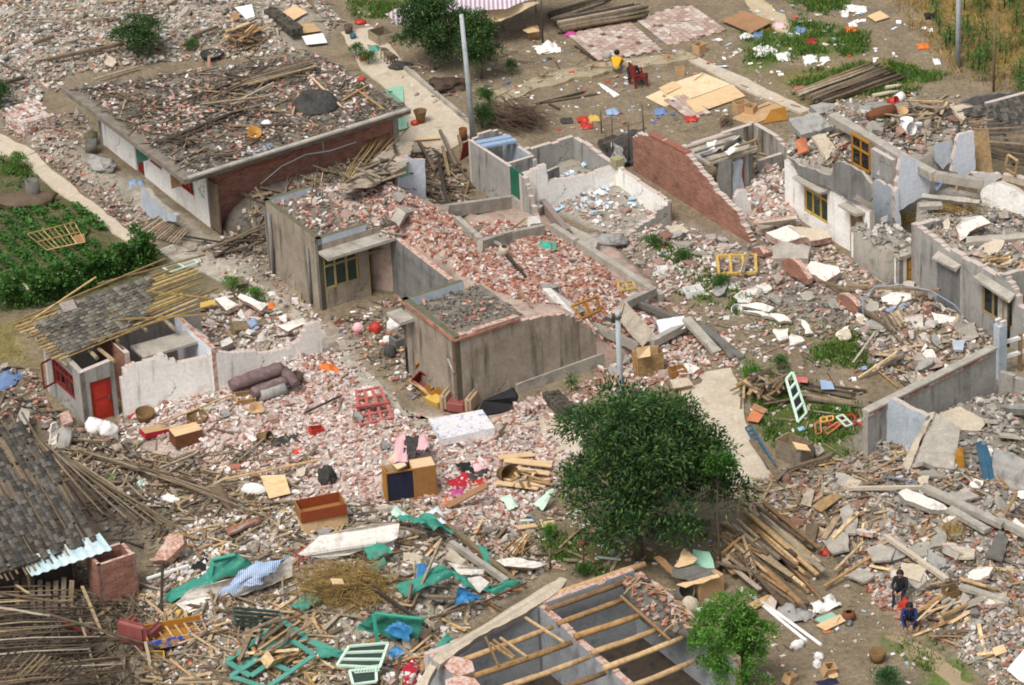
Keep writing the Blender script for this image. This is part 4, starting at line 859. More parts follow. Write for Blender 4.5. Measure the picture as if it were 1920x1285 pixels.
def lay_tiles(parent,f,n_u,n_v,keep,maxn=300,sc=1.0,tl=.08,tm=None):
	"""tiles laid over a roof surface f(u,v); keep(u,v) tells where they are still on"""
	cnt=0;rest_v=[];rest_f=[];loc=parent_loc(parent);tv_=[v.co.copy()for v in TM.vertices];tp=[tuple(p.vertices)for p in TM.polygons]
	cells=[(i,j)for i in range(n_u)for j in range(n_v)];random.shuffle(cells)
	for i,j in cells:
		u,v=(i+.5)/n_u,(j+.5)/n_v
		if not keep(u,v):continue
		p=f(u,v);du=(f(u+.02,v)-f(u-.02,v)).normalized();dv=(f(u,v+.02)-f(u,v-.02)).normalized();nn=dv.cross(du).normalized()
		if nn.z<0:nn=-nn
		du=dv.cross(nn)
		q=orient(dv,du,nn)@euler(random.gauss(tl,.05),random.gauss(0,.06),random.gauss(0,.07))
		mtx=Matrix.Translation(p+nn*(.05+random.uniform(0,.02))+dv*random.uniform(-.015,.015)-loc)@q.to_4x4()@Matrix.Scale(sc,4)
		if cnt<maxn:
			o=link('roof_tile',tm or TM);o.parent=parent;o.matrix_local=mtx;cnt+=1
		else:
			k=len(rest_v);rest_v+=[tuple(mtx@c)for c in tv_];rest_f+=[tuple(a+k for a in p_)for p_ in tp]
	if rest_v:
		me=bpy.data.meshes.new('roof_tiles');me.from_pydata(rest_v,[],rest_f);me.materials.append((tm or TM).materials[0]);o=link('roof_tiles',me);o.parent=parent;o['kind']='stuff'
ragged=lambda u,v,s:noise.noise(Vector((u*5+s,v*7,s)))*.09
def keep12(u,v):
	if v<.06:return False
	hole=(abs(u-.52)<.05 and.42<v<.52)or(abs(u-.45)<.04 and.1<v<.22)
	return(u>.16-v*.35+ragged(u,v,1))and v<.80-.16*u+ragged(u,v,2)and not hole and not(u>.86 and v>.5)
lay_tiles(h12,rp_,14,30,keep12,sc=1.32,tl=.16)
# ======= dark tiled shed, lower left
h11=thing('dark_tiled_shed','dark tiled shed roof with missing tiles at lower left edge','shed',G(60,1100))
e0,e1=G(-60,1098,1.9),G(190,1012,1.9)
rise=Z3*.45
def r11(u,v,dz=0.0):return e0.lerp(e1,v)+(-U3+rise)*(5.2*(1-u))+Z3*dz
for k in range(24):
	mb=MB();v=.02+k/24;mb.bar(r11(-.02+random.uniform(-.04,.02),v,-.02),r11(1.03+random.uniform(0,.05),v+random.uniform(-.01,.01),-.02),.06,.05);mb.part('rafter',M['wood_dark'],h11)
for k in range(5):
	mb=MB();u=.05+k*.23;mb.tube([r11(u,-.05,-.12),r11(u,1.03,-.12)],.07,7);mb.part('purlin',M['wood_dark'],h11)
def keep11(u,v):
	g_=noise.noise(Vector((u*3.1,v*24,4.2)))
	return g_<.16+.25*noise.noise(Vector((u*2,v*3,8)))and u>.04 and(v<.97+ragged(u,v,5))
lay_tiles(h11,r11,30,30,keep11,sc=1.08,tm=TMD)
lay_tiles(h9,lambda u,v:t0.lerp(t1,v).lerp(t3.lerp(t2,v),u)+Z3*.03,22,26,lambda u,v:u<.10+.42*v+ragged(u,v,9),tm=TMD)
wall(h11,Vector((e0.x,e0.y))-U2*.6,Vector((e1.x,e1.y))-U2*.6-V2*.9,.2,1.7,(M['wood_dark'],M['wood_dark'],M['slab']))
for s in(.15,.45,.8):
	mb=MB();p=e0.lerp(e1,s)-U3*.15;mb.tube([Vector((p.x,p.y,0)),p-Z3*.05],.06,7);mb.part('post',M['wood_dark'],h11)
mb=MB();rows=[]
for i in range(3):
	rows.append([G(45,1058,1.92).lerp(G(195,1008,2.0),j/30)+U3*(.45*i-.35)+Z3*(.03*math.sin(j*1.9)-.1*i)for j in range(31)])
mb.sheet(rows);mb.thing('corrugated_sheet',mat('pale_blue_sheet',['#9fb9c0','#b7c9cb','#cfd6d2'],scale=1.5,bump=.03,rough=.45),'pale blue corrugated plastic sheet along the dark roof eave','sheet')
# brick tank beside it
bt=thing('brick_latrine','square open topped red brick stall beside the dark shed','stall',G(225,1140))
q1=G2(193,1140);q2=q1+V2*1.35;q0=q1-U2*.95;q3=q2-U2*.95
for a_,b_ in((q1,q2),(q0,q1),(q2,q3),(q3,q0)):wall(bt,a_,b_,.12,1.6,(M['brick_wall'],M['brick_wall'],M['brick_break']),jag=.012)
mb=MB();mb.lathe(xyz(q0.lerp(q2,.5),0),[(.25,0),(.25,1.1),(.22,1.1),(.22,.9),(0,.9)],12);mb.thing('plastic_drum',M['metal'],'grey drum standing inside the red brick stall','drum')
# ------- loose rubble: the largest pieces one by one, the small rest as one mass per kind
def occluders():
	vs,fs=[],[]
	for o in list(COL.objects):
		if o.type!='MESH' or o.name.startswith('ground'):continue
		mw=o.matrix_world if o.parent is None else None
		m_=Matrix.Translation(parent_loc(o.parent))@o.matrix_basis if o.parent else o.matrix_basis
		k=len(vs);vs+=[m_@v.co for v in o.data.vertices];fs+=[tuple(i+k for i in p.vertices)for p in o.data.polygons]
	return BVHTree.FromPolygons(vs,fs)
OCC=occluders()
def seen(p):
	d=Vector(p)-CAM;L=d.length;h=OCC.ray_cast(CAM,d/L,L-.25);return h[0]is None
M['grit']=mat('grit',BR_DUST,island=BR_DUST+GREY,scale=9,bump=0)
PC={}
LANE=gpoly([(262,452),(300,445),(470,505),(575,585),(660,665),(770,765),(850,790),(830,830),(745,780),(690,740),(620,650),(565,610),(430,535),(330,480)]);LANE=[tuple(p)for p in LANE]
def scatter(zone,poly,items,z=0.0,zmin=-1,zmax=99,patch=.5,avoid=()):
	g=[tuple(p)for p in gpoly(poly,z)];xs=[p[0]for p in g];ys=[p[1]for p in g];T=bvh()
	av=[[tuple(p)for p in gpoly(a,z)]for a in avoid]
	area=abs(sum(g[i][0]*g[(i+1)%len(g)][1]-g[(i+1)%len(g)][0]*g[i][1]for i in range(len(g))))/2
	box=(max(xs)-min(xs))*(max(ys)-min(ys))
	for kind,mk,dens,lo,hi in items:
		n=int(dens*box);X=RNG.uniform(min(xs),max(xs),n);Y=RNG.uniform(min(ys),max(ys),n)
		k=inside(g,X,Y)
		for a in av:k&=~inside(a,X,Y)
		if 'lane' not in zone:k&=~(inside(LANE,X,Y)&(RNG.uniform(0,1,n)<.86))
		if patch:k&=RNG.uniform(0,1,n)<np.clip(1.0+(vnoise(X,Y,.8,len(zone)+len(kind)+len(mk))-.5)*4*patch,.08,1.3)
		for x,y in zip(X[k],Y[k]):
			h=T.ray_cast(Vector((x,y,40)),DOWN)
			if h[0]is None or not zmin<=h[0].z<=zmax:continue
			s=random.uniform(lo,hi)if random.random()<.8 else random.uniform(lo,lo+(hi-lo)*.3)
			if kind=='brick':
				L=random.choice((.215,.215,.215,.12,.15));dm=(L*s,.105*s,.055*s)
			elif kind=='concrete_chunk':dm=(s,s*random.uniform(.5,.95),s*random.uniform(.25,.7))
			elif kind=='plank':dm=(s,random.uniform(.05,.13),random.uniform(.02,.045))
			elif kind=='stick':dm=(s,random.uniform(.02,.04),random.uniform(.02,.035))
			elif kind=='tile_shard':dm=(s,s*random.uniform(.6,1),.014)
			else:dm=(s,s*random.uniform(.4,.9),random.choice((.006,.01,.03,.05)))
			til={'brick':.3,'concrete_chunk':.35,'plank':.1,'stick':.12,'tile_shard':.25}.get(kind,.12)
			q=Vector((0,0,1)).rotation_difference(h[1]).to_matrix()@euler(random.gauss(0,til),random.gauss(0,til),random.uniform(0,6.283))
			up=random.uniform(-.2,.5)*dm[2]+(random.uniform(0,.07)if kind in('brick','concrete_chunk')else random.uniform(0.02,.12)if kind in('plank','stick')else.01)
			p=h[0]+Vector((0,0,up));PC.setdefault(kind,[]).append((max(dm[0],.0)*ppm(p)*(1 if kind!='brick' else 1+up),p,q,dm,mk,zone))
cb='concrete_chunk'
def plates(zone,poly,n,lo,hi,kinds,z=0.0):
	g=[tuple(p)for p in gpoly(poly,z)];xs=[p[0]for p in g];ys=[p[1]for p in g];c=0
	while c<n:
		x,y=random.uniform(min(xs),max(xs)),random.uniform(min(ys),max(ys))
		if not inside(g,np.array([x]),np.array([y]))[0]:continue
		c+=1;p,nm=drop(x,y);m1,m2,wd=random.choice(kinds);s=random.uniform(lo,hi);t=random.choice((.08,.1,.14,.22));k=random.randint(4,6);a0=random.random()*6.28;asp=random.uniform(.45,.9)
		q=Vector((0,0,1)).rotation_difference(nm).to_matrix()@euler(random.gauss(0,.28),random.gauss(0,.28),random.random()*6.28);o=[]
		for i in range(k):
			a,b=[Vector((math.cos(a0+6.283*j/k)*s*.5*(1+.25*math.sin(j*2.3+c)),math.sin(a0+6.283*j/k)*s*.5*asp*(1+.25*math.cos(j*1.7+c)),0))for j in(i,i+1)]
			o+=[p+q@(a.lerp(b,f)+Vector((random.uniform(-.03,.03),random.uniform(-.03,.03),0)))+Z3*(.12+t*.6)for f in(0,.33,.66)]
		mb=MB();mb.prism(o,t,0,1);mb.thing('concrete_plate' if m1!='dusty_plaster' else 'masonry_piece',[M[m1],M[m2]],'%s lying loose on %s'%(wd,zone),'slab',group='%ss on %s'%(wd,zone))
GP=[('slab','slab','broken grey concrete plate'),('slab_pale','slab','broken pale concrete plate'),('cement','slab_dark','broken grey slab'),('dusty_plaster','brick_break','plastered masonry piece')]
plates('the rubble slope',[(1560,930),(1700,900),(1930,890),(1930,1180),(1800,1170),(1640,1060)],40,.4,1.3,GP)
plates('the yard',[(1690,830),(1900,750),(1930,890),(1700,890)],12,.5,1.4,GP)
plates('the slab pile',[(1600,600),(1700,540),(1850,640),(1720,720),(1640,690)],16,.4,1.0,GP)
plates('the right yard',[(1230,410),(1400,470),(1640,520),(1600,640),(1450,630),(1300,540)],18,.35,.9,GP)
plates('the white blocks',[(480,980),(760,960),(1000,1000),(930,1110),(780,1200),(560,1180)],22,.35,.9,GP)
plates('the upper left field',[(0,0),(540,0),(420,100),(120,140),(0,190)],16,.4,.9,GP[:3])
plates('the broken floor',[(1560,200),(1760,190),(1780,255),(1640,300)],9,.4,1.0,GP,2.2)
plates('the brick slope',[(760,380),(960,375),(1220,560),(1150,640),(980,570),(860,500)],12,.3,.8,GP[1:],1.5)
plates('the pale bricks',[(250,800),(600,690),(760,800),(1000,830),(800,940),(450,890)],10,.3,.7,GP[1:])
plates('the roof rubble',[(1730,430),(1780,380),(1920,400),(1920,520),(1860,500)],8,.4,1.0,GP,2.3)
TOP=[(-60,-50),(560,-50),(640,40),(570,105),(480,110),(300,118),(120,150),(110,170),(20,220),(-60,230)]
scatter('the grey rubble field at upper left',TOP,[(cb,'conc_bits',24,.1,.34),('brick','brick_dust',10,.9,1.15),(cb,'plaster_bits',2,.12,.3),('plank','wood',.8,.5,2.0),('stick','wood',2,.4,1.4)],patch=.4,avoid=[[(505,28),(600,25),(620,85),(540,100)]])
RO=[(142,167),(356,326),(765,206),(592,100)]
scatter('the flat slab roof',RO,[('brick','brick_pink',9,.9,1.1),('brick','brick',4,.9,1.1)],z=2.95,zmin=2.8,zmax=3.2,patch=2.6)
scatter('the flat slab roof',RO,[('tile_shard','tile',38,.08,.2),(cb,'conc_dark',26,.04,.15),('plank','wood_dark',1.2,.5,1.8),('stick','wood_dark',5,.4,1.4),('stick','wood',2,.4,1.4)],z=2.95,zmin=2.8,zmax=3.2,patch=.8)
scatter('the bank between the footpath and the slab roofed house',[(-20,230),(20,215),(165,215),(175,290),(400,435),(520,400),(520,520),(600,600),(560,600),(430,520),(300,460),(240,430),(130,340),(60,280)],[(cb,'masonry',0.8,.2,.62),(cb,'grit',55,.025,.075),('brick','brick_dust',9,.9,1.1),(cb,'conc_bits',14,.06,.22),(cb,'conc_dark',6,.08,.3),('stick','wood_dark',1.2,.4,1.5)],zmax=1,patch=.8)
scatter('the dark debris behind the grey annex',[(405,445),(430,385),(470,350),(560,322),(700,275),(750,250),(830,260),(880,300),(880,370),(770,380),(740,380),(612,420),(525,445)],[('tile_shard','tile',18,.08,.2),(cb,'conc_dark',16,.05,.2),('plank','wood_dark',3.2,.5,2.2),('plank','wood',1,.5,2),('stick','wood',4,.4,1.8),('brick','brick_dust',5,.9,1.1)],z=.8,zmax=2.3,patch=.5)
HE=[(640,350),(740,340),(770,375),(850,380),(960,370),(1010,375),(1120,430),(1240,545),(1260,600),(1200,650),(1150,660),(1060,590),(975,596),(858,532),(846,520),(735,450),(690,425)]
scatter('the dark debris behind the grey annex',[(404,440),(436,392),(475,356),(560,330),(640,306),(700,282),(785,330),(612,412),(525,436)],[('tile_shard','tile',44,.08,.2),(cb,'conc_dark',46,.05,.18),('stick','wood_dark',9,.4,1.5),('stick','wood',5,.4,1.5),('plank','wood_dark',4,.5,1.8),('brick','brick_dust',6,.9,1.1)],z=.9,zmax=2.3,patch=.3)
scatter('the slope of fallen bricks',HE,[('brick','brick',46,.9,1.12),('brick','brick_pink',16,.9,1.12),(cb,'plaster_bits',2.5,.08,.28),('tile_shard','tile',3,.08,.18),('plank','wood',.12,.5,1.6)],z=2.0,zmin=.12,zmax=3.6,patch=.35)
scatter('the annex roof beside the fallen bricks',[(512,385),(597,446),(690,422),(745,452),(770,380),(740,345),(600,348)],[(cb,'masonry',1.3,.2,.62),(cb,'grit',55,.025,.075),('tile_shard','tile',36,.07,.18),(cb,'conc_dark',30,.05,.14),('brick','brick_pink',11,.9,1.1),('brick','brick',6,.9,1.1)],z=2.76,zmin=2.4,patch=1.0)
scatter('the sunken annex roof behind the parapet',[(765,556),(850,618),(985,590),(880,530)],[('tile_shard','tile',46,.06,.16),(cb,'conc_dark',50,.04,.13),('brick','brick',3,.9,1.1)],z=2.72,zmin=2.6,patch=.4)
GR=[(1168,1088),(1205,1082),(1250,1110),(1300,1150),(1308,1190),(1275,1185),(1230,1172),(1195,1140)]
scatter('the end wall of the unroofed store',GR,[('tile_shard','tile',40,.1,.22),('brick','brick',16,.9,1.1),(cb,'masonry',4,.12,.3),('stick','wood_fresh',5,.4,1.1)],z=2.35,zmin=2.0,patch=.2)
scatter('the open court of the annex',[(620,590),(735,552),(800,560),(770,700),(790,760),(700,690),(640,640)],[('brick','brick_dust',12,.9,1.1),(cb,'conc_dark',14,.06,.2),('litter','litter',3,.08,.25),('stick','wood_dark',3,.3,1.2)],zmax=.6)
scatter('the floor of the white ruin',[(995,378),(1020,345),(1130,310),(1225,370),(1190,395),(1080,410)],[(cb,'blue_bits',6,.08,.4),('litter','blue_bits',6,.1,.5),(cb,'conc_bits',16,.04,.14),('brick','brick_dust',6,.9,1.1),(cb,'conc_dark',5,.05,.18)],zmax=.9,patch=.6)
scatter('the ground below the white ruin',[(1000,385),(1190,392),(1230,360),(1270,440),(1330,480),(1330,560),(1240,540),(1120,430),(1010,385)],[(cb,'masonry',1.2,.2,.62),(cb,'grit',55,.025,.075),('brick','brick_pink',13,.9,1.1),(cb,'conc_bits',18,.05,.22),(cb,'plaster_bits',4,.08,.3),('litter','blue_bits',.8,.1,.35)],zmax=1,patch=.8)
scatter('the yard below the brick gable wall',[(1210,400),(1400,465),(1600,480),(1660,520),(1600,560),(1480,540),(1340,560),(1240,470)],[(cb,'masonry',1.0,.2,.62),(cb,'grit',55,.025,.075),('brick','brick_pink',11,.9,1.1),('brick','brick',4,.9,1.1),(cb,'conc_bits',16,.05,.24),(cb,'plaster_bits',2.5,.1,.3)],zmax=1,patch=1.0)
scatter('the grey heap in the middle of the right yard',[(1370,560),(1480,525),(1610,570),(1580,640),(1430,625)],[(cb,'conc_dark',44,.04,.16),(cb,'conc_bits',10,.08,.26),('brick','brick_dust',4,.9,1.1)],zmax=1,patch=.6)
scatter('the room between the lean-to and the white house',[(1400,300),(1470,285),(1474,395),(1510,425),(1400,420),(1380,380)],[(cb,'masonry',2.0,.2,.62),(cb,'grit',55,.025,.075),(cb,'plaster_bits',14,.1,.36),('brick','brick_pink',26,.9,1.1),(cb,'conc_bits',8,.08,.28)],z=.3,zmax=1.3,patch=.3)
scatter('the ground in front of the white house',[(1400,420),(1500,420),(1600,490),(1700,540),(1600,580),(1480,500),(1410,470)],[(cb,'masonry',1.5,.2,.62),(cb,'grit',55,.025,.075),(cb,'conc_bits',14,.08,.3),('brick','brick_pink',12,.9,1.1),(cb,'conc_dark',10,.05,.2),('plank','wood',.8,.5,1.6)],zmax=.9,patch=.7)
scatter('the broken upper floor at right',[(1470,290),(1480,250),(1560,190),(1750,185),(1800,215),(1780,262),(1640,305),(1560,325)],[(cb,'masonry',1.5,.2,.62),(cb,'grit',55,.025,.075),(cb,'conc_bits',16,.06,.26),('brick','brick_dust',9,.9,1.1),('plank','wood',2.4,.5,1.8),('stick','wood_dark',3,.4,1.3),('litter','litter',1.2,.08,.25),(cb,'plaster_bits',4,.06,.24)],z=2.2,zmin=.8,zmax=3.2,patch=.6)
scatter('the far rubble beyond the broken upper floor',[(1540,200),(1640,170),(1800,180),(1850,230),(1800,280),(1700,240)],[(cb,'conc_bits',14,.08,.3),('plank','wood',2.2,.5,1.9),('brick','brick_dust',6,.9,1.1)],zmax=2.2,patch=.6)
scatter('the rubble filled house behind the grey wall',[(1712,425),(1745,370),(1800,345),(1930,380),(1930,600),(1894,580),(1880,520),(1800,470)],[(cb,'masonry',1.2,.2,.62),(cb,'grit',55,.025,.075),(cb,'conc_bits',26,.05,.24),(cb,'conc_dark',22,.05,.18),(cb,'plaster_bits',5,.06,.22),('plank','wood_fresh',.5,.4,1.3),('stick','straw',3,.2,.7)],z=2.3,zmin=.5,patch=.6)
scatter('the porch slab by the ochre door',[(1598,440),(1640,405),(1710,430),(1706,462),(1665,482)],[(cb,'conc_bits',30,.06,.4),(cb,'conc_dark',16,.05,.16)],z=1.4,zmin=1.0,zmax=2.4,patch=.3)
scatter('the slab pile under the shuttered window',[(1590,600),(1640,540),(1710,535),(1860,635),(1840,690),(1720,730),(1640,700)],[(cb,'masonry',1.4,.2,.62),(cb,'grit',55,.025,.075),(cb,'conc_bits',10,.1,.5),('brick','brick_pink',14,.9,1.1),('brick','brick',4,.9,1.1),('plank','wood',2.0,.5,1.9),('stick','wood_dark',4,.4,1.6),(cb,'plaster_bits',3,.1,.4)],zmax=1.5,patch=.5)
scatter('the rubble strewn yard inside the compound wall',[(1630,850),(1680,770),(1880,740),(1940,760),(1940,900),(1680,910)],[(cb,'conc_bits',20,.08,.4),(cb,'conc_dark',10,.05,.2),('brick','brick',2,.9,1.1),('plank','wood',1.0,.5,1.6)],zmax=1.5,patch=.7)
BRF=[(1500,905),(1690,900),(1960,890),(1960,1300),(1820,1245),(1700,1160),(1600,1085),(1500,1010)]
scatter('the grey rubble slope at lower right',BRF,[(cb,'conc_bits',26,.08,.34),(cb,'conc_dark',8,.06,.3),('brick','brick',9,.9,1.1),('brick','brick_pink',3,.9,1.1),('plank','wood_fresh',1.1,.5,1.6),('plank','wood',1.8,.5,1.7),('stick','wood',2,.4,1.4),('litter','litter',.5,.1,.3)],zmax=1.5,patch=.6)
scatter('the splintered boards below the compound wall',[(1380,930),(1460,890),(1560,860),(1680,850),(1680,910),(1640,1000),(1560,1040),(1440,990)],[(cb,'masonry',1.2,.2,.62),(cb,'grit',55,.025,.075),('plank','wood',8,.4,1.9),('stick','wood',6,.4,1.5),('plank','wood_fresh',1.5,.4,1.4),('brick','brick',5,.9,1.1),(cb,'conc_bits',9,.08,.3)],zmax=1.5,patch=.5)
scatter('the pale grey rubble in the lower right corner',[(1770,1180),(1960,1120),(1960,1320),(1860,1290),(1800,1240)],[(cb,'conc_bits',52,.07,.2),('brick','brick_dust',4,.9,1.1)],zmax=1.5,patch=.2)
scatter('the low brick footing beside the squatting pair',[(1580,1075),(1620,1072),(1690,1130),(1760,1170),(1720,1185),(1650,1140)],[('brick','brick',26,.95,1.1),('brick','brick_pink',8,.9,1.1)],zmax=1.2,patch=.3)
PF=[(235,800),(300,790),(420,745),(600,670),(640,650),(740,740),(820,810),(900,850),(1000,800),(1080,860),(1040,930),(940,1000),(820,960),(700,950),(560,960),(440,905),(330,850)]
scatter('the pale brick field in front of the red door house',PF,[('brick','brick_pink',36,.9,1.12),('brick','brick',4,.9,1.1),(cb,'plaster_bits',6,.07,.26),('plank','wood',.25,.5,2.0),('litter','litter',.35,.1,.3)],zmax=1.2,patch=.35)
scatter('the foot of the white wall of the red door house',[(230,830),(225,780),(410,742),(600,665),(620,690),(450,780),(330,830)],[(cb,'masonry',1.2,.2,.62),(cb,'grit',55,.025,.075),(cb,'plaster_bits',9,.1,.34),('brick','brick_pink',16,.9,1.1),(cb,'conc_bits',6,.1,.3)],zmax=1,patch=.4)
scatter('the roofless end of the red door house',[(350,600),(420,545),(560,560),(610,610),(600,660),(420,700),(400,650)],[(cb,'plaster_bits',6,.1,.5),('brick','brick_pink',16,.9,1.1),(cb,'conc_bits',8,.06,.24),('plank','wood',1.2,.4,1.4)],zmax=1.2,patch=.5)
scatter('the brick spill at the foot of the tan annex',[(900,800),(1060,740),(1140,690),(1290,640),(1330,690),(1300,720),(1180,740),(1080,770),(980,800)],[(cb,'masonry',0.8,.2,.62),(cb,'grit',55,.025,.075),('brick','brick',15,.9,1.1),('brick','brick_pink',15,.9,1.1),(cb,'conc_bits',3,.08,.26)],zmax=1,patch=.7)
scatter('the beams at the end of the fallen brick slope',[(1130,590),(1240,545),(1400,660),(1380,690),(1270,700),(1150,670)],[('brick','brick_pink',14,.9,1.1),('brick','brick',8,.9,1.1),(cb,'conc_bits',9,.08,.3)],zmax=1.2,patch=.6)
scatter('the splintered laths at left',[(80,850),(200,830),(330,860),(480,850),(580,900),(540,970),(380,1000),(290,980),(200,950),(120,900)],[('plank','wood',6.5,.5,2.0),('stick','wood',6,.4,1.8),('stick','wood_dark',3,.4,1.6),('tile_shard','tile',12,.08,.2),('brick','brick_pink',5,.9,1.1),(cb,'plaster_bits',1.5,.1,.24)],zmax=1.5,patch=.5)
scatter('the tiles slid off the dark shed roof',[(150,880),(330,940),(360,990),(300,1040),(200,1010)],[('tile_shard','tile',24,.1,.22),('stick','wood_dark',5,.4,1.4),('plank','wood_dark',1.6,.5,1.5),(cb,'conc_dark',10,.06,.2)],zmax=1.3,patch=.5)
WB=[(330,1000),(520,960),(640,950),(760,960),(960,990),(1040,1060),(960,1110),(820,1220),(780,1300),(300,1300),(260,1140),(300,1040)]
scatter('the white block rubble at lower centre',WB,[(cb,'plaster_bits',14,.1,.32),(cb,'conc_bits',14,.06,.26),(cb,'conc_dark',12,.05,.2),('brick','brick_pink',7,.9,1.1),('plank','wood',3,.5,1.9),('stick','wood',3,.4,1.5),('plank','wood_fresh',1.6,.5,1.6),('litter','litter',.7,.1,.3)],zmax=1.6,patch=.6)
scatter('the spilled bricks above the green netting',[(780,960),(900,910),(980,940),(1000,1000),(940,1060),(850,1030)],[(cb,'masonry',1.2,.2,.62),(cb,'grit',55,.025,.075),('brick','brick_pink',22,.9,1.1),('brick','brick',16,.9,1.1)],zmax=1.4,patch=.3)
scatter('the boards beside the blue and yellow sofa',[(280,1150),(420,1140),(600,1170),(620,1290),(270,1300)],[('plank','wood',6,.8,2.6),('plank','wood_fresh',4,.6,2.2),('stick','wood',5,.5,1.8)],zmax=1.6,patch=.3)
scatter('the brown rubble left of the red door house',[(-60,690),(60,690),(90,760),(170,820),(240,830),(300,880),(180,850),(60,810),(-60,790)],[(cb,'masonry',1.5,.2,.62),(cb,'grit',55,.025,.075),('brick','brick',7,.9,1.1),(cb,'conc_dark',10,.08,.4),('brick','brick_dust',8,.9,1.1),('plank','wood_dark',2,.5,1.8),('stick','wood',3,.4,1.6),(cb,'plaster_bits',1.5,.1,.3)],zmax=1.2,patch=.5)
scatter('the dark debris below the shed',[(-60,1070),(160,1060),(280,1130),(330,1300),(-60,1300)],[('stick','wood_dark',16,.4,1.6),('tile_shard','tile',8,.08,.2),(cb,'conc_dark',10,.06,.22),('plank','wood_dark',1.5,.5,1.8)],zmax=1.3,patch=.5)
scatter('the earth yard at top',[(900,190),(960,160),(1050,70),(1300,30),(1450,110),(1500,215),(1400,232),(1270,250),(1190,250),(1060,250)],[('litter','litter',1.3,.05,.22),('litter','blue_bits',.4,.06,.2),('brick','brick_dust',.5,.9,1.1),(cb,'conc_bits',2.5,.03,.12),('stick','wood',.5,.3,1.2)],zmax=.5,patch=1.0)
scatter('the weedy ground beyond the log stacks',[(1280,110),(1380,20),(1500,0),(1640,30),(1760,60),(1700,130),(1500,180)],[('litter','litter',1.3,.06,.3),('litter','blue_bits',.3,.1,.3),(cb,'conc_bits',.8,.04,.15)],zmax=.5,patch=1.0)
scatter('the earth around the small trees',[(640,20),(760,40),(1000,80),(1050,120),(900,180),(800,200),(720,120)],[('litter','litter',.8,.06,.2),('brick','brick_dust',1.2,.9,1.1),('stick','wood',.8,.3,1.2),(cb,'conc_bits',3,.03,.12)],zmax=.5,patch=1.0)
scatter('the trodden earth at lower right',[(1180,1060),(1350,1000),(1450,1000),(1600,1090),(1700,1190),(1780,1300),(1400,1300),(1300,1180)],[('litter','litter',.9,.05,.16),('brick','brick_pink',.8,.9,1.1),(cb,'conc_bits',3,.03,.1),('stick','wood',.4,.3,.9)],zmax=.5,patch=.9)
scatter('the weedy ground left of the big tree',[(950,980),(1040,940),(1120,980),(1250,1050),(1180,1080),(1050,1080)],[('plank','wood',1.6,.4,1.7),('brick','brick_pink',3,.9,1.1),('litter','litter',.8,.08,.25),(cb,'conc_bits',4,.05,.2),('plank','mint_pale',.4,.4,.9)],zmax=.5,patch=.8)
scatter('the grass yard at right',[(1370,680),(1480,620),(1640,690),(1620,840),(1500,880),(1430,830)],[('stick','wood',1.2,.4,1.4),('brick','brick_pink',1.5,.9,1.1),(cb,'conc_bits',5,.04,.2),('litter','litter',.5,.08,.25)],zmax=.5,patch=1.0)
scatter('the weedy strip above the tan annex',[(1200,450),(1300,450),(1420,560),(1560,640),(1480,690),(1380,680),(1260,560)],[('brick','brick_pink',4,.9,1.1),(cb,'conc_bits',8,.05,.22),('litter','blue_bits',.5,.1,.3),('stick','wood',.6,.4,1.4),(cb,'plaster_bits',1,.08,.3)],zmax=.6,patch=1.0)
scatter('the swept lane',[(300,460),(470,520),(640,660),(800,800),(760,790),(600,650),(430,530)],[(cb,'conc_bits',16,.03,.12),('brick','brick_pink',3,.9,1.1),(cb,'conc_dark',8,.03,.12)],zmax=.5,patch=1.0)
scatter('the pale yard slab',[(760,780),(1050,765),(1100,800),(1080,880),(900,850)],[('brick','brick_pink',4,.9,1.1),(cb,'plaster_bits',2,.04,.12)],zmax=.5,patch=1.2)
scatter('the pale footpath',[(1280,700),(1390,690),(1460,895),(1360,930)],[(cb,'conc_bits',1.2,.03,.1),('brick','brick_pink',.3,.9,1.1)],zmax=.5,patch=1.2)
# shapes shared by the loose pieces
def chunk_mesh(i):
	rs=random.Random(100+i);bm=bmesh.new();pts=[]
	for k in range(9+i%3):
		v=Vector((rs.uniform(-.5,.5),rs.uniform(-.5,.5),rs.uniform(-.5,.5)))
		mx=max(abs(v.x),abs(v.y),abs(v.z));v*=(.5/mx)*rs.uniform(.82,1);pts.append(bm.verts.new(v))
	bmesh.ops.convex_hull(bm,input=bm.verts);bmesh.ops.delete(bm,geom=[v for v in bm.verts if not v.link_faces],context='VERTS')
	me=bpy.data.meshes.new('concrete_chunk');bm.to_mesh(me);bm.free();return me
CH=[chunk_mesh(i)for i in range(10)]
def hull_arrays(me):
	me.calc_loop_triangles();v=np.array([x.co for x in me.vertices]);t=np.array([x.vertices for x in me.loop_triangles]);return v,t
CHA=[hull_arrays(m_)for m_ in CH]
BXV=np.array([(-1,-1,-1),(1,-1,-1),(1,1,-1),(-1,1,-1),(-1,-1,1),(1,-1,1),(1,1,1),(-1,1,1)],float)/2
BXF=np.array([(3,2,1,0),(4,5,6,7),(0,1,5,4),(1,2,6,5),(2,3,7,6),(3,0,4,7)]);BXT=np.concatenate([BXF[:,[0,1,2]],BXF[:,[0,2,3]]])
_cache={}
def unit(kind,mk,i):
	if kind==cb:key=(cb,mk,i%10)
	else:key=(kind,mk,0)
	if key not in _cache:
		if kind==cb:me=CH[i%10].copy()
		else:
			b=MB();b.box((0,0,0),(1,1,1));me=b.mesh(kind,M[mk])
		me.materials.clear();me.materials.append(M[mk]);me.name=kind;_cache[key]=me
	return _cache[key]
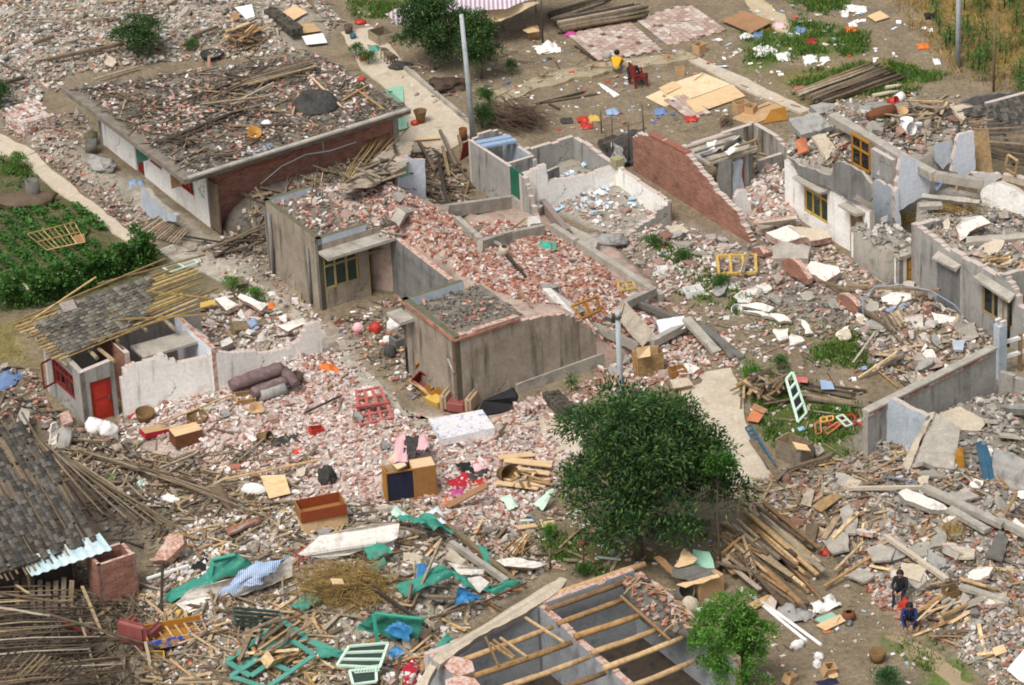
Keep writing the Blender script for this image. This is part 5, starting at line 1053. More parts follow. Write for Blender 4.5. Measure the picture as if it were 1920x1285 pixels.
WORDS={('brick','brick'):('red brick','brick'),('brick','brick_pink'):('mortar whitened pale brick','brick'),('brick','brick_dust'):('dusty brown brick','brick'),(cb,'conc_bits'):('grey concrete chunk','concrete chunk'),(cb,'conc_dark'):('dark grey lump','lump'),(cb,'plaster_bits'):('white plastered chunk','masonry chunk'),(cb,'blue_bits'):('pale blue broken chunk','masonry chunk'),(cb,'masonry'):('mortared brick lump','masonry chunk'),('plank','wood'):('weathered plank','plank'),('plank','wood_dark'):('dark old plank','plank'),('plank','wood_fresh'):('tan board','board'),('plank','mint_pale'):('pale mint board','board'),('stick','wood'):('thin weathered lath','lath'),('stick','wood_dark'):('thin dark lath','lath'),('stick','straw'):('yellow straw stalk','straw'),('tile_shard','tile'):('grey broken roof tile','tile shard'),('litter','litter'):('small scrap of litter','litter'),('litter','blue_bits'):('pale blue scrap','litter')}
NAMES={('stick','wood'):'lath',('stick','wood_dark'):'lath',('stick','straw'):'straw_stalk',('litter','litter'):'litter_scrap',('litter','blue_bits'):'litter_scrap'}
GRPN={'stick':'lath','litter':'litter_scrap'}
LIMIT={'brick':300,cb:300,'plank':180,'stick':300,'tile_shard':300,'litter':300}
counts={}
for kind,L in PC.items():
	order=sorted(range(len(L)),key=lambda i:-L[i][0]*(1+.05*random.random()));single=set()
	for i in order:
		if len(single)>=LIMIT[kind]:break
		if L[i][4]=='grit':continue
		x,y=proj(L[i][1])
		if 0<x<1920 and 0<y<1285 and seen(L[i][1]+Vector((0,0,.08))):single.add(i)
	V,F,MI=[],[],[];mats=sorted({p[4]for p in L});nv=0
	for i,(sz,p,q,dm,mk,zone)in enumerate(L):
		if i in single:
			w_,c_=WORDS[(kind,mk)];o=bpy.data.objects.new(NAMES.get((kind,mk),kind),unit(kind,mk,i));COL.objects.link(o)
			o.matrix_world=Matrix.Translation(p+Vector((0,0,.02)))@q.to_4x4()@Matrix.Diagonal((*dm,1))
			counts[(kind,mk,zone)]=counts.get((kind,mk,zone),0)+1
			lab='%s lying loose on %s'%(w_,zone);tag(o,lab,c_,'%ss on %s'%(w_,zone));continue
		Q=np.array(q)*np.array(dm)
		if kind==cb:v,t=CHA[i%10]
		elif kind=='brick':v,t=BXV*RNG.uniform(.9,1.06,(8,1)),BXT
		else:v,t=BXV,BXT
		V.append(v@Q.T+np.array(p));F.append(t+nv);nv+=len(v);MI.append(np.full(len(t),mats.index(mk)))
	if V:
		nm={'brick':'brick_rubble',cb:'concrete_rubble','plank':'plank_debris','stick':'lath_debris','tile_shard':'tile_debris','litter':'litter'}[kind]
		o=link(nm,np_mesh(nm,np.concatenate(V),np.concatenate(F),[M[k]for k in mats],mi=np.concatenate(MI)))
		tag(o,{'brick':'mass of broken and whole bricks strewn through the ruins',cb:'mass of concrete lumps and crumbs strewn through the ruins','plank':'scattered broken planks among the ruins','stick':'scattered thin laths and sticks among the ruins','tile_shard':'scattered grey roof tile fragments','litter':'small scraps of paper and plastic littering the ground'}[kind],kind='stuff')
print('PIECES',{k:len(v)for k,v in PC.items()})
# ------- plants
def leaves(centres,dirs,size,asp=.35,fold=.25,seed=1):
	"""leaf blades: four-point folded leaves at centres pointing along dirs"""
	n=len(centres);rg=np.random.default_rng(seed)
	d=dirs/np.maximum(1e-6,np.linalg.norm(dirs,axis=1,keepdims=True))
	r=rg.normal(size=(n,3));r[:,2]=np.abs(r[:,2])*.3
	s=np.cross(d,np.array([0,0,1.0])+rg.normal(size=(n,3))*.45);s/=np.maximum(1e-6,np.linalg.norm(s,axis=1,keepdims=True))
	u=np.cross(s,d);L=(size*rg.uniform(.7,1.25,n))[:,None];W=L*asp
	a=centres;b=centres+d*L*.5+s*W*.5+u*L*fold*.3;c=centres+d*L-u*L*fold*.2;e=centres+d*L*.5-s*W*.5+u*L*fold*.3
	v=np.stack([a,b,c,e],1).reshape(-1,3);k=np.arange(n)*4
	f=np.concatenate([np.stack([k,k+1,k+2],1),np.stack([k,k+2,k+3],1)]);return v,f
def blob_leaves(c,rad,n,seed,up=.35,droop=.35,flat=1.0):
	rg=np.random.default_rng(seed);p=rg.normal(size=(n,3));p/=np.linalg.norm(p,axis=1,keepdims=True)
	p[:,2]=np.where((p[:,2]<-.35),-p[:,2],p[:,2]);rr=rad*rg.uniform(.45,1.02,(n,1))
	q=p*rr*np.array([1,1,flat]);d=p+rg.normal(size=(n,3))*.5;d[:,2]+=up-droop*rg.uniform(0,2,n)
	return q+np.array(c),d
def crown_mesh(name,blobs,per,size,m_,asp=.35,seed=3,up=.35,droop=.35,flat=.85,loc=(0,0,0)):
	C_,D_=[],[]
	for i,(c,r_)in enumerate(blobs):
		n=max(20,int(per*(r_**2)));q,d=blob_leaves(c,r_,n,seed+i,up,droop,flat);C_.append(q);D_.append(d)
	v,f=leaves(np.concatenate(C_),np.concatenate(D_),size,asp,seed=seed)
	return np_mesh(name,v-np.array(loc),f,[m_])
def tree(name,label,px,py,H,Rr,trunk_h,trunk_r,nb,br,per,leaf,key,cat='tree',asp=.35,seed=3,squash=.85,group=None,lean=(0,0),droop=.35,low=.25,cw=None):
	b=P(px,py);rs=random.Random(seed);t=thing(name,label,cat,b,group)
	ch=H-trunk_h*low;cc=b+Vector((lean[0],lean[1],H-ch/2));blobs=[]
	for i in range(nb):
		z=rs.uniform(-1,1);a=rs.uniform(0,6.283);w_=math.sqrt(max(0,1-z*z));k=rs.uniform(.62,1.0)if i>nb*.25 else rs.uniform(.1,.6)
		if z<-.4:k*=1.1
		k*=1+.24*noise.noise(Vector((math.cos(a)*w_*1.6,math.sin(a)*w_*1.6,z*1.6+seed)));ww=w_*(Rr-br)*k*(1.05-.18*z);o=Vector((math.cos(a)*ww,math.sin(a)*ww,z*(ch/2-br*.8)*k));blobs.append((tuple(cc+o*rs.uniform(.9,1.1)),br*rs.uniform(.5,1.25)))
	tm=MB();top=b+Vector((lean[0]*.6,lean[1]*.6,trunk_h+(H-trunk_h)*.35));mid=b.lerp(top,.5)+Vector((rs.uniform(-.1,.1),rs.uniform(-.1,.1),0))
	tm.tube([b-Z3*.1,b.lerp(mid,.5),mid,top],[trunk_r*1.25,trunk_r,trunk_r*.85,trunk_r*.5],9);tm.part('trunk',M['bark'],t)
	lm=MB()
	for c,r_ in blobs[::2]:
		s=mid.lerp(top,rs.uniform(.1,1));e=Vector(c);m1=s.lerp(e,.5)+Z3*.15;lm.tube([s,m1,e],[trunk_r*.38,trunk_r*.25,trunk_r*.1],5)
	o=lm.part('limbs',M['bark'],t);o['kind']='stuff'
	me=crown_mesh('crown',blobs,per,leaf,M[key],asp,seed*7,droop=droop,flat=squash,loc=b);o=link('crown',me);o.parent=t
	return t
tree('big_tree','large dark green leafy tree standing alone in the rubble',1200,1050,6.7,3.6,.5,.13,112,.78,560,.19,'leaf_dark',seed=5,asp=.36,low=.3,droop=.55,lean=(.15,.5))
tree('young_tree','bright light green young tree at the bottom edge',1370,1310,3.9,1.55,.5,.06,56,.45,1500,.11,'leaf_bright',seed=9,asp=.5,low=.2)
tree('small_tree','left small dark leaved tree under the striped tarpaulin',815,132,3.9,1.9,.5,.06,64,.52,1000,.13,'leaf_dark',seed=12,asp=.45,low=.5)
tree('small_tree','small round crowned tree right of the tall grey pole',902,148,3.1,1.25,.5,.05,40,.44,1100,.12,'leaf_dark',seed=15,asp=.45,low=.5)
tree('round_bush','dark green round bush in the grey rubble at top left',262,108,2.3,1.35,.3,.06,40,.45,1100,.11,'leaf_dark','bush',seed=21,asp=.4,low=0)
tree('round_bush','low dark bush at the left edge above the brick stack',0,205,1.4,.8,.2,.05,14,.35,1100,.11,'leaf_dark','bush',seed=24,asp=.4,low=0)
tree('low_bush','small low green bush right of the top left bush',355,95,.55,.55,.1,.03,10,.25,1200,.1,'leaf_mid','bush',seed=26,low=0)
tree('clipped_bush','clipped fresh green round bush beside the brushwood',915,205,1.2,.55,.2,.04,16,.3,1900,.07,'leaf_mid','bush',seed=30,low=0)
tree('round_bush','spreading dark green shrub below the clipped bush',905,240,1.1,.85,.2,.04,22,.35,1300,.09,'leaf_dark','bush',seed=31,low=0)
tree('low_bush','dark green bush at the bottom edge right of the earth yard',1665,1292,.9,.75,.15,.04,18,.32,1500,.08,'leaf_blue','bush',seed=33,low=0)
tree('slender_tree','slender sapling with a long bare black stem beside the lumber',1352,1072,4.6,.75,4.4,.035,14,.34,1300,.13,'leaf_mid',seed=36,low=.78,asp=.4)
for(x,y,h,r_,key,lab)in((1072,735,.7,.35,'leaf_mid','small green weed at the foot of the tan annex wall'),(1410,715,.8,.5,'leaf_bright','bright weeds beside the pale footpath edge'),(1460,695,.7,.45,'leaf_mid','green weed clump behind the broken window frame'),(1350,545,.7,.5,'leaf_mid','weed clump below the yellow window frame'),(1225,465,.6,.5,'leaf_mid','weed clump at the top of the weedy strip'),(1282,490,.6,.45,'leaf_mid','weed clump in the middle of the weedy strip'),(440,545,.7,.5,'leaf_bright','bright green weeds behind the red door house'),(478,560,.5,.4,'leaf_bright','small bright weed near the orange cloth'),(36,320,.9,.5,'leaf_bright','bright green plant beside the garden footpath'),(795,528,.5,.25,'leaf_bright','tiny plant rooted on the annex parapet'),(1030,1010,.6,.4,'leaf_bright','grassy weed left of the rusty post'),(1095,1080,.5,.4,'leaf_mid','weed by the peeled log purlin'),(960,140,0.8,.45,'leaf_dark','dark tufted plant in the earth yard'),(1262,1005,.9,.6,'leaf_blue','spiky dark plant under the big tree'),(690,120,.6,.5,'leaf_mid','weedy shrub along the slab roof edge'),(668,105,.6,.5,'leaf_mid','brown green shrub by the slab roof corner')):
	tree('weed',lab,x,y,h,r_,.1,.02,9,r_*.5,1500,.1,key,'plant',seed=int(x),low=0,asp=.3)
	# grass, stubble and ground cover: nobody could count them
def blades(polys,dens,h,m_,name,label,lean=.5,wid=.018,patch=1.0,arch=False):
	X_,Y_=[],[]
	for poly in polys:
		g=[tuple(p)for p in gpoly(poly)];xs=[p[0]for p in g];ys=[p[1]for p in g];n=int(dens*(max(xs)-min(xs))*(max(ys)-min(ys)))
		X,Y=RNG.uniform(min(xs),max(xs),n),RNG.uniform(min(ys),max(ys),n);sd_=sdist(g,X,Y)
		k=(sd_>0)&(RNG.uniform(0,1,n)<np.clip((vnoise(X,Y,1.1,31)-.38)*5*patch+(1-patch),0,1)*np.clip(sd_/.5,.05,1));X_.append(X[k]);Y_.append(Y[k])
	X,Y=np.concatenate(X_),np.concatenate(Y_);n=len(X);Zb=terrain_h(X,Y);H=h*RNG.uniform(.4,1.2,n);A_=RNG.uniform(0,6.283,n);LX=RNG.normal(size=n)*lean*H;LY=RNG.normal(size=n)*lean*H
	c=np.stack([X,Y,Zb],1);s=np.stack([np.cos(A_),np.sin(A_),np.zeros(n)],1)*wid*(1+H[:,None])
	tp=c+np.stack([LX,LY,H],1);v=np.stack([c-s,c+s,tp],1).reshape(-1,3);f=np.arange(n*3).reshape(-1,3)
	o=link(name,np_mesh(name,v,f,[m_]));return tag(o,label,kind='stuff')
blades([[(1385,60),(1500,35),(1640,60),(1630,105),(1500,120),(1390,120)],[(1440,140),(1660,110),(1790,140),(1700,190),(1500,180)],[(1375,690),(1480,690),(1620,760),(1610,860),(1500,880),(1430,830)],[(1520,630),(1660,610),(1640,700),(1500,690)],[(1190,450),(1290,455),(1420,560),(1380,600),(1300,540)],[(1660,1195),(1720,1200),(1830,1290),(1740,1290)],[(640,0),(760,0),(750,35),(660,45)],[(1720,1190),(1760,1200),(1830,1250),(1810,1265)],[(990,990),(1080,980),(1120,1060),(1020,1060)],[(1080,1050),(1180,1060),(1150,1090),(1060,1080)],[(420,520),(500,545),(520,580),(440,570)],[(0,285),(60,310),(80,340),(0,330)],[(1280,940),(1340,930),(1370,1010),(1290,1020)],[(1460,-10),(1640,-10),(1600,30),(1500,40)],[(1240,545),(1350,545),(1400,600),(1340,580)]],420,.2,M['grass'],'grass','short green grass and weeds in patches between the ruins',wid=.028,patch=.75)
blades([[(1640,-40),(1960,-40),(1960,200),(1780,150),(1690,60)]],48,.4,M['grass_dry'],'dry_stubble','yellow dry stubble in the field at top right',lean=.35,patch=.6,wid=.02)
blades([[(-60,590),(60,590),(80,680),(-60,690)]],16,.2,M['grass_dry'],'dry_grass','dry yellow grass at the left edge',lean=.7)
# vegetable bed: a mat of broad leaves
def bed(poly,dens,m_,name,label,leaf=.16,hh=.35):
	g=[tuple(p)for p in gpoly(poly)];xs=[p[0]for p in g];ys=[p[1]for p in g];n=int(dens*(max(xs)-min(xs))*(max(ys)-min(ys)))
	X,Y=RNG.uniform(min(xs),max(xs),n),RNG.uniform(min(ys),max(ys),n);k=(sdist(g,X,Y)>.05)&(vnoise(X,Y,.9,44)>.36)&(np.sin((X*U2.y-Y*U2.x)*8.5+vnoise(X,Y,.5,3)*3)>-.45);X,Y=X[k],Y[k];n=len(X)
	c=np.stack([X,Y,terrain_h(X,Y)+hh*vnoise(X,Y,1.6,12)*RNG.uniform(.5,1,n)],1);d=RNG.normal(size=(n,3));d[:,2]=RNG.uniform(-.1,.5,n)
	v,f=leaves(c,d,leaf,.75,seed=8);o=link(name,np_mesh(name,v,f,[m_]));return tag(o,label,kind='stuff')
bed([(-60,395),(30,392),(70,385),(150,388),(200,420),(235,440),(280,480),(220,520),(120,550),(-60,580)],270,M['leaf_mid'],'vegetable_leaves','dense low mat of broad green leaves in the garden bed')
bed([(-60,300),(20,300),(70,345),(90,375),(-60,385)],60,M['leaf_mid'],'low_leaves','thin low leaves by the dug soil',hh=.2)
# bean plants in two rows
for k,(x,y)in enumerate([(268,505),(250,512),(232,518),(208,525),(188,533),(168,540),(150,548),(128,552),(110,560),(90,566),(68,572),(280,500),(40,575),(20,578),(262,490)]):
	b=P(x,y);t=thing('bean_plant','climbing bean plant in the row beside the tiled roof','plant',b,'bean plants along the garden edge');rs=random.Random(k)
	mb=MB();mb.tube([b,b+Z3*1.3],.012,5);mb.part('stake',M['wood'],t)
	bl=[((b.x+rs.uniform(-.25,.25),b.y+rs.uniform(-.25,.25),.2+.22*i),.36-.025*i)for i in range(6)]
	o=link('foliage',crown_mesh('foliage',bl,1300,.13,M['leaf_mid'],.7,50+k,loc=b));o.parent=t
	# maize and crop plants in the stubble
def maize_mesh(seed):
	rs=random.Random(seed);mb=MB();H=rs.uniform(.5,.8)
	mb.tube([(0,0,0),(0,0,H)],[.02,.01],5)
	for i in range(9):
		a=i*2.4+rs.uniform(-.3,.3);z=H*(.15+.1*i);L=rs.uniform(.35,.6);d=Vector((math.cos(a),math.sin(a),0));s=Vector((-d.y,d.x,0))
		rows=[]
		for j in range(5):
			t=j/4;w_=.035*(1-t*.9)*(1 if j else.5);c=d*L*t*(.9-.1*t)+Vector((0,0,z+L*(.75*t-1.05*t*t)));rows.append([c-s*w_,c+s*w_])
		mb.sheet(rows)
	return mb.mesh('maize_plant',M['leaf_mid'])
MZ=[maize_mesh(i)for i in range(4)];rs=random.Random(77);n=0
gz_=[tuple(p)for p in gpoly([(1730,-30),(1950,-30),(1950,190),(1800,140),(1760,70)])]
while n<110:
	x,y=rs.uniform(1730,1950),rs.uniform(-30,190);p=G(x,y)
	if not bool(inside(gz_,np.array([p.x]),np.array([p.y]))[0]):continue
	p.z=terrain_h(np.array([p.x]),np.array([p.y]))[0];o=link('maize_plant',MZ[n%4],p);o.rotation_euler=(0,0,rs.uniform(0,6.28));o.scale=(rs.uniform(.8,1.6),)*3;n+=1
	tag(o,'young green maize plant standing in the dry stubble field','plant','maize plants in the stubble field')
	# ------- builders for single things
def pts_(l):return[P(x,y,(r[0]if r else 0.0))for x,y,*r in l]
def beam(name,lab,cat,a,b,w_,h_,m_,group=None,jit=0.0,roll=0.0):
	p,q=pts_([a,b]);mb=MB();n=max(1,int((q-p).length/.5))if jit else 1
	mb.bar(p,q,w_,h_,roll=roll,jit=jit);return mb.thing(name,M[m_],lab,cat,group=group)
def log(name,lab,cat,a,b,r_,m_,group=None,bend=.03,taper=.8,n=8):
	p,q=pts_([a,b]);k=[p.lerp(q,t)+Vector((random.uniform(-1,1),random.uniform(-1,1),random.uniform(-1,1)))*bend*(t*(1-t)*4)for t in(0,.33,.66,1)]
	return MB().tube(k,[r_,r_*(1-(1-taper)*.33),r_*(1-(1-taper)*.66),r_*taper],n).thing(name,M[m_],lab,cat,group=group)
def slab(name,lab,cat,l,t,m_,edge=None,jag=0.0,group=None):
	p=pts_(l);o=[]
	for i,a in enumerate(p):
		b=p[(i+1)%len(p)];k=max(1,int((b-a).length/.2))if jag else 1
		for j in range(k):o.append(a.lerp(b,j/k)+(Vector((random.uniform(-jag,jag),random.uniform(-jag,jag),0))if jag else Vector()))
	mb=MB();mb.prism(o,t,0,1 if edge else None);return mb.thing(name,[M[m_]]+([M[edge]]if edge else[]),lab,cat,group=group)
def cloth(name,lab,cat,l,m_,amp=.1,n=9,dz=.12,seed=0,thick=.012):
	"""crumpled sheet over a four-sided outline"""
	p=pts_(l);g=[];rs=seed or random.random()*50;sd_=min((p[i]-p[(i+1)%4]).length for i in range(4));amp=min(amp,.15*sd_);dz=min(dz,.25*sd_);n+=3
	for i in range(n):
		r_=[]
		for j in range(n):
			u,v=i/(n-1),j/(n-1);q=p[0].lerp(p[1],u).lerp(p[3].lerp(p[2],u),v);e=min(u,1-u,v,1-v)
			q=q+Vector((noise.noise(Vector((u*3,v*3,rs)))*amp,noise.noise(Vector((u*3,v*3,rs+9)))*amp,dz*(.3+min(1,e*4)*.7)+amp*1.3*noise.noise(Vector((u*4,v*4,rs+3)))+amp*.6*noise.noise(Vector((u*9,v*9,rs+5)))+amp*.35*noise.noise(Vector((u*16,v*7,rs+1)))));r_.append(q)
		g.append(r_)
	mb=MB();mb.sheet(g);low=[[q-Vector((0,0,thick))for q in r_]for r_ in g];mb.sheet([r_[::-1]for r_ in low])
	return mb.thing(name,M[m_],lab,cat)
def lump(name,lab,cat,px,py,sx,sy,sz,m_,yaw=0,amp=.15,seed=1,tilt=(0,0)):
	b=P(px,py);bm=bmesh.new();bmesh.ops.create_icosphere(bm,subdivisions=3,radius=1);q=euler(tilt[0],tilt[1],yaw)
	for v in bm.verts:
		c=v.co.copy();a_=amp*(2.2 if m_ in('white_sack','rubber','white_plastic')else 1.3);s_=seed+px*.37;k=1+a_*noise.noise(c*1.8+Vector((s_,0,0)))+a_*.6*noise.noise(c*4.5+Vector((0,s_,0)))+a_*.25*noise.noise(c*11);c*=k
		c.z=max(c.z,-.55);c=Vector((c.x*sx,c.y*sy,(c.z+.5)*sz));v.co=q@c
	me=bpy.data.meshes.new(name);bm.to_mesh(me);bm.free();me.materials.append(M[m_])
	for p in me.polygons:p.use_smooth=True
	return tag(link(name,me,b),lab,cat)
def frame(name,lab,cat,l,nx_,ny_,m_,w_=.07,t=.06,glass=None,only=None,group=None):
	"""lying or leaning window or door frame: outer rails, inner bars, panes"""
	p=pts_(l);L_=lambda u,v:p[0].lerp(p[1],u).lerp(p[3].lerp(p[2],u),v)
	mb=MB();n=(p[1]-p[0]).cross(p[3]-p[0]).normalized()
	def rail(a,b):mb.bar(a,b,w_,t)
	for i in range(nx_+1):rail(L_(i/nx_,0),L_(i/nx_,1))
	for j in range(ny_+1):rail(L_(0,j/ny_)+n*.001,L_(1,j/ny_)+n*.001)
	if not glass:return mb.thing(name,M[m_],lab,cat,group=group)
	t_=thing(name,lab,cat,p[0],group);mb.part('rails',M[m_],t_)
	for i in range(nx_):
		for j in range(ny_):
			if only and(i,j)not in only:continue
			g=MB();g.prism([L_(i/nx_,j/ny_),L_((i+1)/nx_,j/ny_),L_((i+1)/nx_,(j+1)/ny_),L_(i/nx_,(j+1)/ny_)],.01);g.part('pane',M[glass],t_)
	return t_
def lathe(name,lab,cat,px,py,prof,m_,tilt=(0,0,0),dz=0,n=14,wall_=.015):
	pr=list(prof)+[(max(.001,r_-wall_),z)for r_,z in reversed(prof)if z>prof[0][1]+.02]+[(.001,prof[0][1]+.03)]
	mb=MB();mb.lathe((0,0,0),[(.001,prof[0][1])]+pr,n,rot=euler(*tilt));o=link(name,mb.mesh(name,M[m_]),P(px,py,dz));return tag(o,lab,cat)
def obox(name,lab,cat,px,py,L,W,H,yaw,m_,inner=None,t=.03,tilt=(0,0),dz=0.0,bottom=True,group=None,extra=None):
	"""open-topped box of five boards"""
	b=P(px,py,dz);q=euler(tilt[0],tilt[1],yaw);t_=thing(name,lab,cat,b,group)
	def pc(nm,c,s,mm):mb=MB();mb.box(b+q@Vector(c),s,q);return mb.part(nm,M[mm],t_)
	for s in(-1,1):
		pc('side',(0,s*(W/2-t/2),H/2),(L,t,H),m_);pc('end',(s*(L/2-t/2),0,H/2),(t,W-2*t,H),m_)
	if bottom:pc('bottom',(0,0,t/2),(L-2*t,W-2*t,t),inner or m_)
	return t_
def sbox(name,lab,cat,px,py,L,W,H,yaw,m_,tilt=(0,0),dz=0.0,top=None,group=None,bev=.01):
	b=P(px,py,dz);q=euler(tilt[0],tilt[1],yaw);bm=bmesh.new();bmesh.ops.create_cube(bm,size=1)
	for v in bm.verts:v.co=Vector((v.co.x*L,v.co.y*W,(v.co.z+.5)*H))
	if bev:bmesh.ops.bevel(bm,geom=bm.edges[:],offset=bev,segments=1,affect='EDGES')
	me=bpy.data.meshes.new(name);bm.to_mesh(me);bm.free();me.materials.append(M[m_])
	if top:
		me.materials.append(M[top])
		for p in me.polygons:
			if p.normal.z>.9:p.material_index=1
	o=link(name,me,b);o.rotation_euler=q.to_euler();return tag(o,lab,cat,group)
def pile(name,lab,cat,px,py,n,Lr,yaw,spread,m_,rad,hgt,w_=(.06,.14),th=(.02,.05),group=None,rnd=False,mats=None):
	"""a heap of boards or logs, each one an object of its own"""
	c=P(px,py)
	for i in range(n):
		f=i/max(1,n-1);a=yaw+random.gauss(0,spread);L=random.uniform(*Lr);d=Vector((math.cos(a),math.sin(a),random.gauss(0,.07)))
		nrm=Vector((-d.y,d.x,0));k=random.uniform(-1,1);o=c+nrm*rad*k+Vector((d.x,d.y,0))*random.uniform(-.25,.25)*L+Z3*(.05+hgt*f*(1-k*k*.7))
		mm=random.choice(mats)if mats else m_;mb=MB()
		if rnd:r_=random.uniform(*w_)/2;mb.tube([o-d*L/2,o+Vector((0,0,random.uniform(-.03,.03))),o+d*L/2],[r_,r_*.92,r_*.8],8)
		else:mb.bar(o-d*L/2,o+d*L/2,random.uniform(*w_),random.uniform(*th),roll=random.gauss(0,.3))
		mb.thing(name,M[mm],lab,cat,group=group or name+'s in the '+cat)
		# ------- electricity poles and posts
def epole(lab,base,H,r0,r1,m_='pole',lean=(0,0),cap=False,ground=None):
	b=ground if ground is not None else P(*base);top=b+Vector((lean[0],lean[1],H));t=thing('utility_pole',lab,'pole',b)
	MB().tube([b-Z3*.3,b.lerp(top,.5),top],[r0,(r0+r1)/2,r1],12).part('shaft',M[m_],t)
	if cap:
		MB().tube([top-Z3*.28,top-Z3*.12],[r1+.05]*2,10).part('collar',M['metal'],t)
		d=U3*.0+V3*.3;MB().tube([top-Z3*.2,top-Z3*.2+d*.6+Z3*.02,top+d+Z3*.2],.018,5).part('hook',M['rust'],t)
		MB().lathe(top-Z3*.22-V3*.2,[(.001,0),(.05,.02),(.06,.08),(.03,.12),(.045,.16),(.001,.18)],8).part('insulator',M['rust'],t)
		MB().bar(top-Z3*.16-V3*.22,top-Z3*.16+V3*.02,.04,.04).part('bracket',M['metal'],t)
	return t
epole('tall grey concrete pole leaning beside the white ruin',(888,258),5.5,.13,.085,lean=(-.22,.0))
epole('thick grey concrete pole at the foot of the dry field',(1796,126),5.2,.12,.09)
epole('grey concrete pole with a bracket standing behind the big tree',(1166,800),4.62,.12,.09,cap=True,ground=G(1166,800))
epole('thin weathered timber pole nearest the top right corner',(1863,172),3.7,.06,.045,'wood_dark')
epole('thin dark post by the striped tarpaulin',(1018,82),2.2,.04,.03,'wood_dark')
epole('slim rusty post with a round head near the log purlins',(1095,1066),.95,.03,.03,'rust')
epole('short weathered stake in the weeds by the white slab',(1032,1068),.8,.04,.04,'wood_dark')
lump('post_ball','rusty round lump on top of the slim post','ball',1095,1066,.13,.13,.13,'rust').location.z+=.92
# ------- upper left
pile('plank','splintered board in the timber heap at top left','board',462,78,34,(.7,1.7),R(40),.7,'wood_fresh',.9,.7,group='boards of the timber heap at top left',mats=['wood_fresh','wood','wood_fresh','wood_dark'])
def tile_stack(lab,a,b,rows,cols,m_=None):
	p,q=G(*a),G(*b);p.z=hz(p.x,p.y);q.z=p.z;d=(q-p);L=d.length;d.normalize();s=Vector((-d.y,d.x,0));t=thing('tile_stack',lab,'tile stack',p)
	n=int(L/.055)
	for c in range(cols):
		for r_ in range(rows):
			for k in range(n):
				if r_==rows-1 and random.random()<.12:continue
				o=link('roof_tile',TM,(p-t.location)+d*(.055*k+random.uniform(-.01,.01))+s*(c-(cols-1)/2)*.2+Z3*(.1+.2*r_));o.parent=t
				o.rotation_euler=orient(s,Z3,s.cross(Z3)).to_euler();o.rotation_euler.rotate_axis('X',random.gauss(.25,.06))
tile_stack('long dark roof tile stack beside the timber heap at top left',(508,44,0),(560,82,0),2,3)
tile_stack('dark stacked roof tiles beside the low brick stack',(1032,762,0),(1072,800,0),2,3)
for nm,lab,l,m_ in(('sheet','white sheet lying near the top left timber heap',[(440,14,.2),(472,8,.2),(478,30,.15),(462,36,.1)],'white_plastic'),('board','large tan board at the top left timber heap',[(518,30,.2),(552,9,.25),(577,23,.15),(545,41,.15)],'ply'),('board','smaller tan board below the large tan board',[(545,46,.15),(588,44,.15),(602,58,.1),(560,64,.1)],'cardboard'),('board','white board on the rubble above the slab roof',[(566,68,.2),(605,62,.2),(614,80,.15),(575,84,.15)],'white_plastic'),('board','brown board leaning left of the big top left board',[(430,30,.1),(445,22,.3),(450,34,.3),(436,40,.1)],'brown_board')):
	slab(nm,lab,'board' if nm=='board' else 'sheet',l,.02,m_)
for a,b,w_,lab in(((88,112,.2),(232,82,.3),.16,'long weathered beam across the top left rubble'),((0,158,.3),(45,145,.3),.18,'dark beam at the left edge of the top left rubble'),((62,82,.2),(102,68,.3),.16,'short dark beam in the top left rubble'),((150,40,.2),(215,33,.2),.12,'thin beam near the top edge left of the bush'),((360,68,.2),(408,50,.3),.14,'pale beam right of the top left bush'),((310,12,.2),(345,-8,.2),.16,'tilted beam at the top edge'),((0,40,.2),(40,20,.3),.12,'pale beam in the top left corner'),((175,150,.2),(260,125,.2),.1,'thin beam along the back of the slab roof')):
	beam('beam',lab,'beam',a,b,w_,w_*.8,'wood_dark' if 'dark' in lab else 'wood',jit=.04)
	# on the slab roof
def basin(lab,px,py,r_,m_):lathe('basin',lab,'basin',px,py,[(r_*.7,0),(r_*.95,.12),(r_,.2),(r_*1.04,.21)],m_,n=18,wall_=.05)
basin('large black round basin at the back of the slab roof',397,108,.5,'rubber');basin('small grey basin in the middle of the slab roof',494,158,.3,'metal')
beam('plank','reddish plank standing in the black round basin','plank',(390,150,.1),(392,105,.3),.12,.05,'brick_dust')
mb=MB();c=P(592,200);pr=[]
for i in range(11):pr.append((.95*(1-i/10.5),.08+.36*math.sin(i*.16*math.pi/1.4)+(.07 if i%2 else 0)))
mb.lathe(c,pr,26);o=mb.thing('fibre_cape',M['rubber'],'round dark grey fibre mat humped on the slab roof','mat',loc=c)
for a,b,r_,lab in(((297,268,.1),(455,205,.15),.09,'thick weathered log lying across the slab roof'),((330,262,.08),(460,212,.1),.07,'thinner log beside the thick slab roof log'),((430,236,.1),(490,238,.1),.06,'short log near the tan tub on the slab roof')):log('log',lab,'log',a,b,r_,'wood_dark')
for k in range(11):beam('batten','thin batten in the bundle along the back of the slab roof','batten',(455+random.uniform(-20,20),150+k*1.2,.1+.02*k),(585+random.uniform(-10,10),112+k*1.5,.12+.02*k),.06,.04,'wood' if k%3 else 'wood_dark',group='battens bundled at the back of the slab roof')
pile('timber','timber in the tangle on the middle of the slab roof','timber',440,185,20,(1.0,2.8),R(30),.5,'wood',1.8,.35,w_=(.06,.13),group='timbers tangled on the slab roof',mats=['wood','wood_dark'])
for k in range(26):
	a=R(200+5*k+random.uniform(-6,6));c=P(352,262,.1);d=Vector((math.cos(a),math.sin(a),random.uniform(.1,.5)));MB().bar(c+d*.15,c+d*random.uniform(.7,1.15),.04,.03).thing('stick',M['wood_dark' if k%2 else 'wood'],'stick of the splayed bundle near the slab roof corner','stick',group='sticks of the splayed bundle on the slab roof')
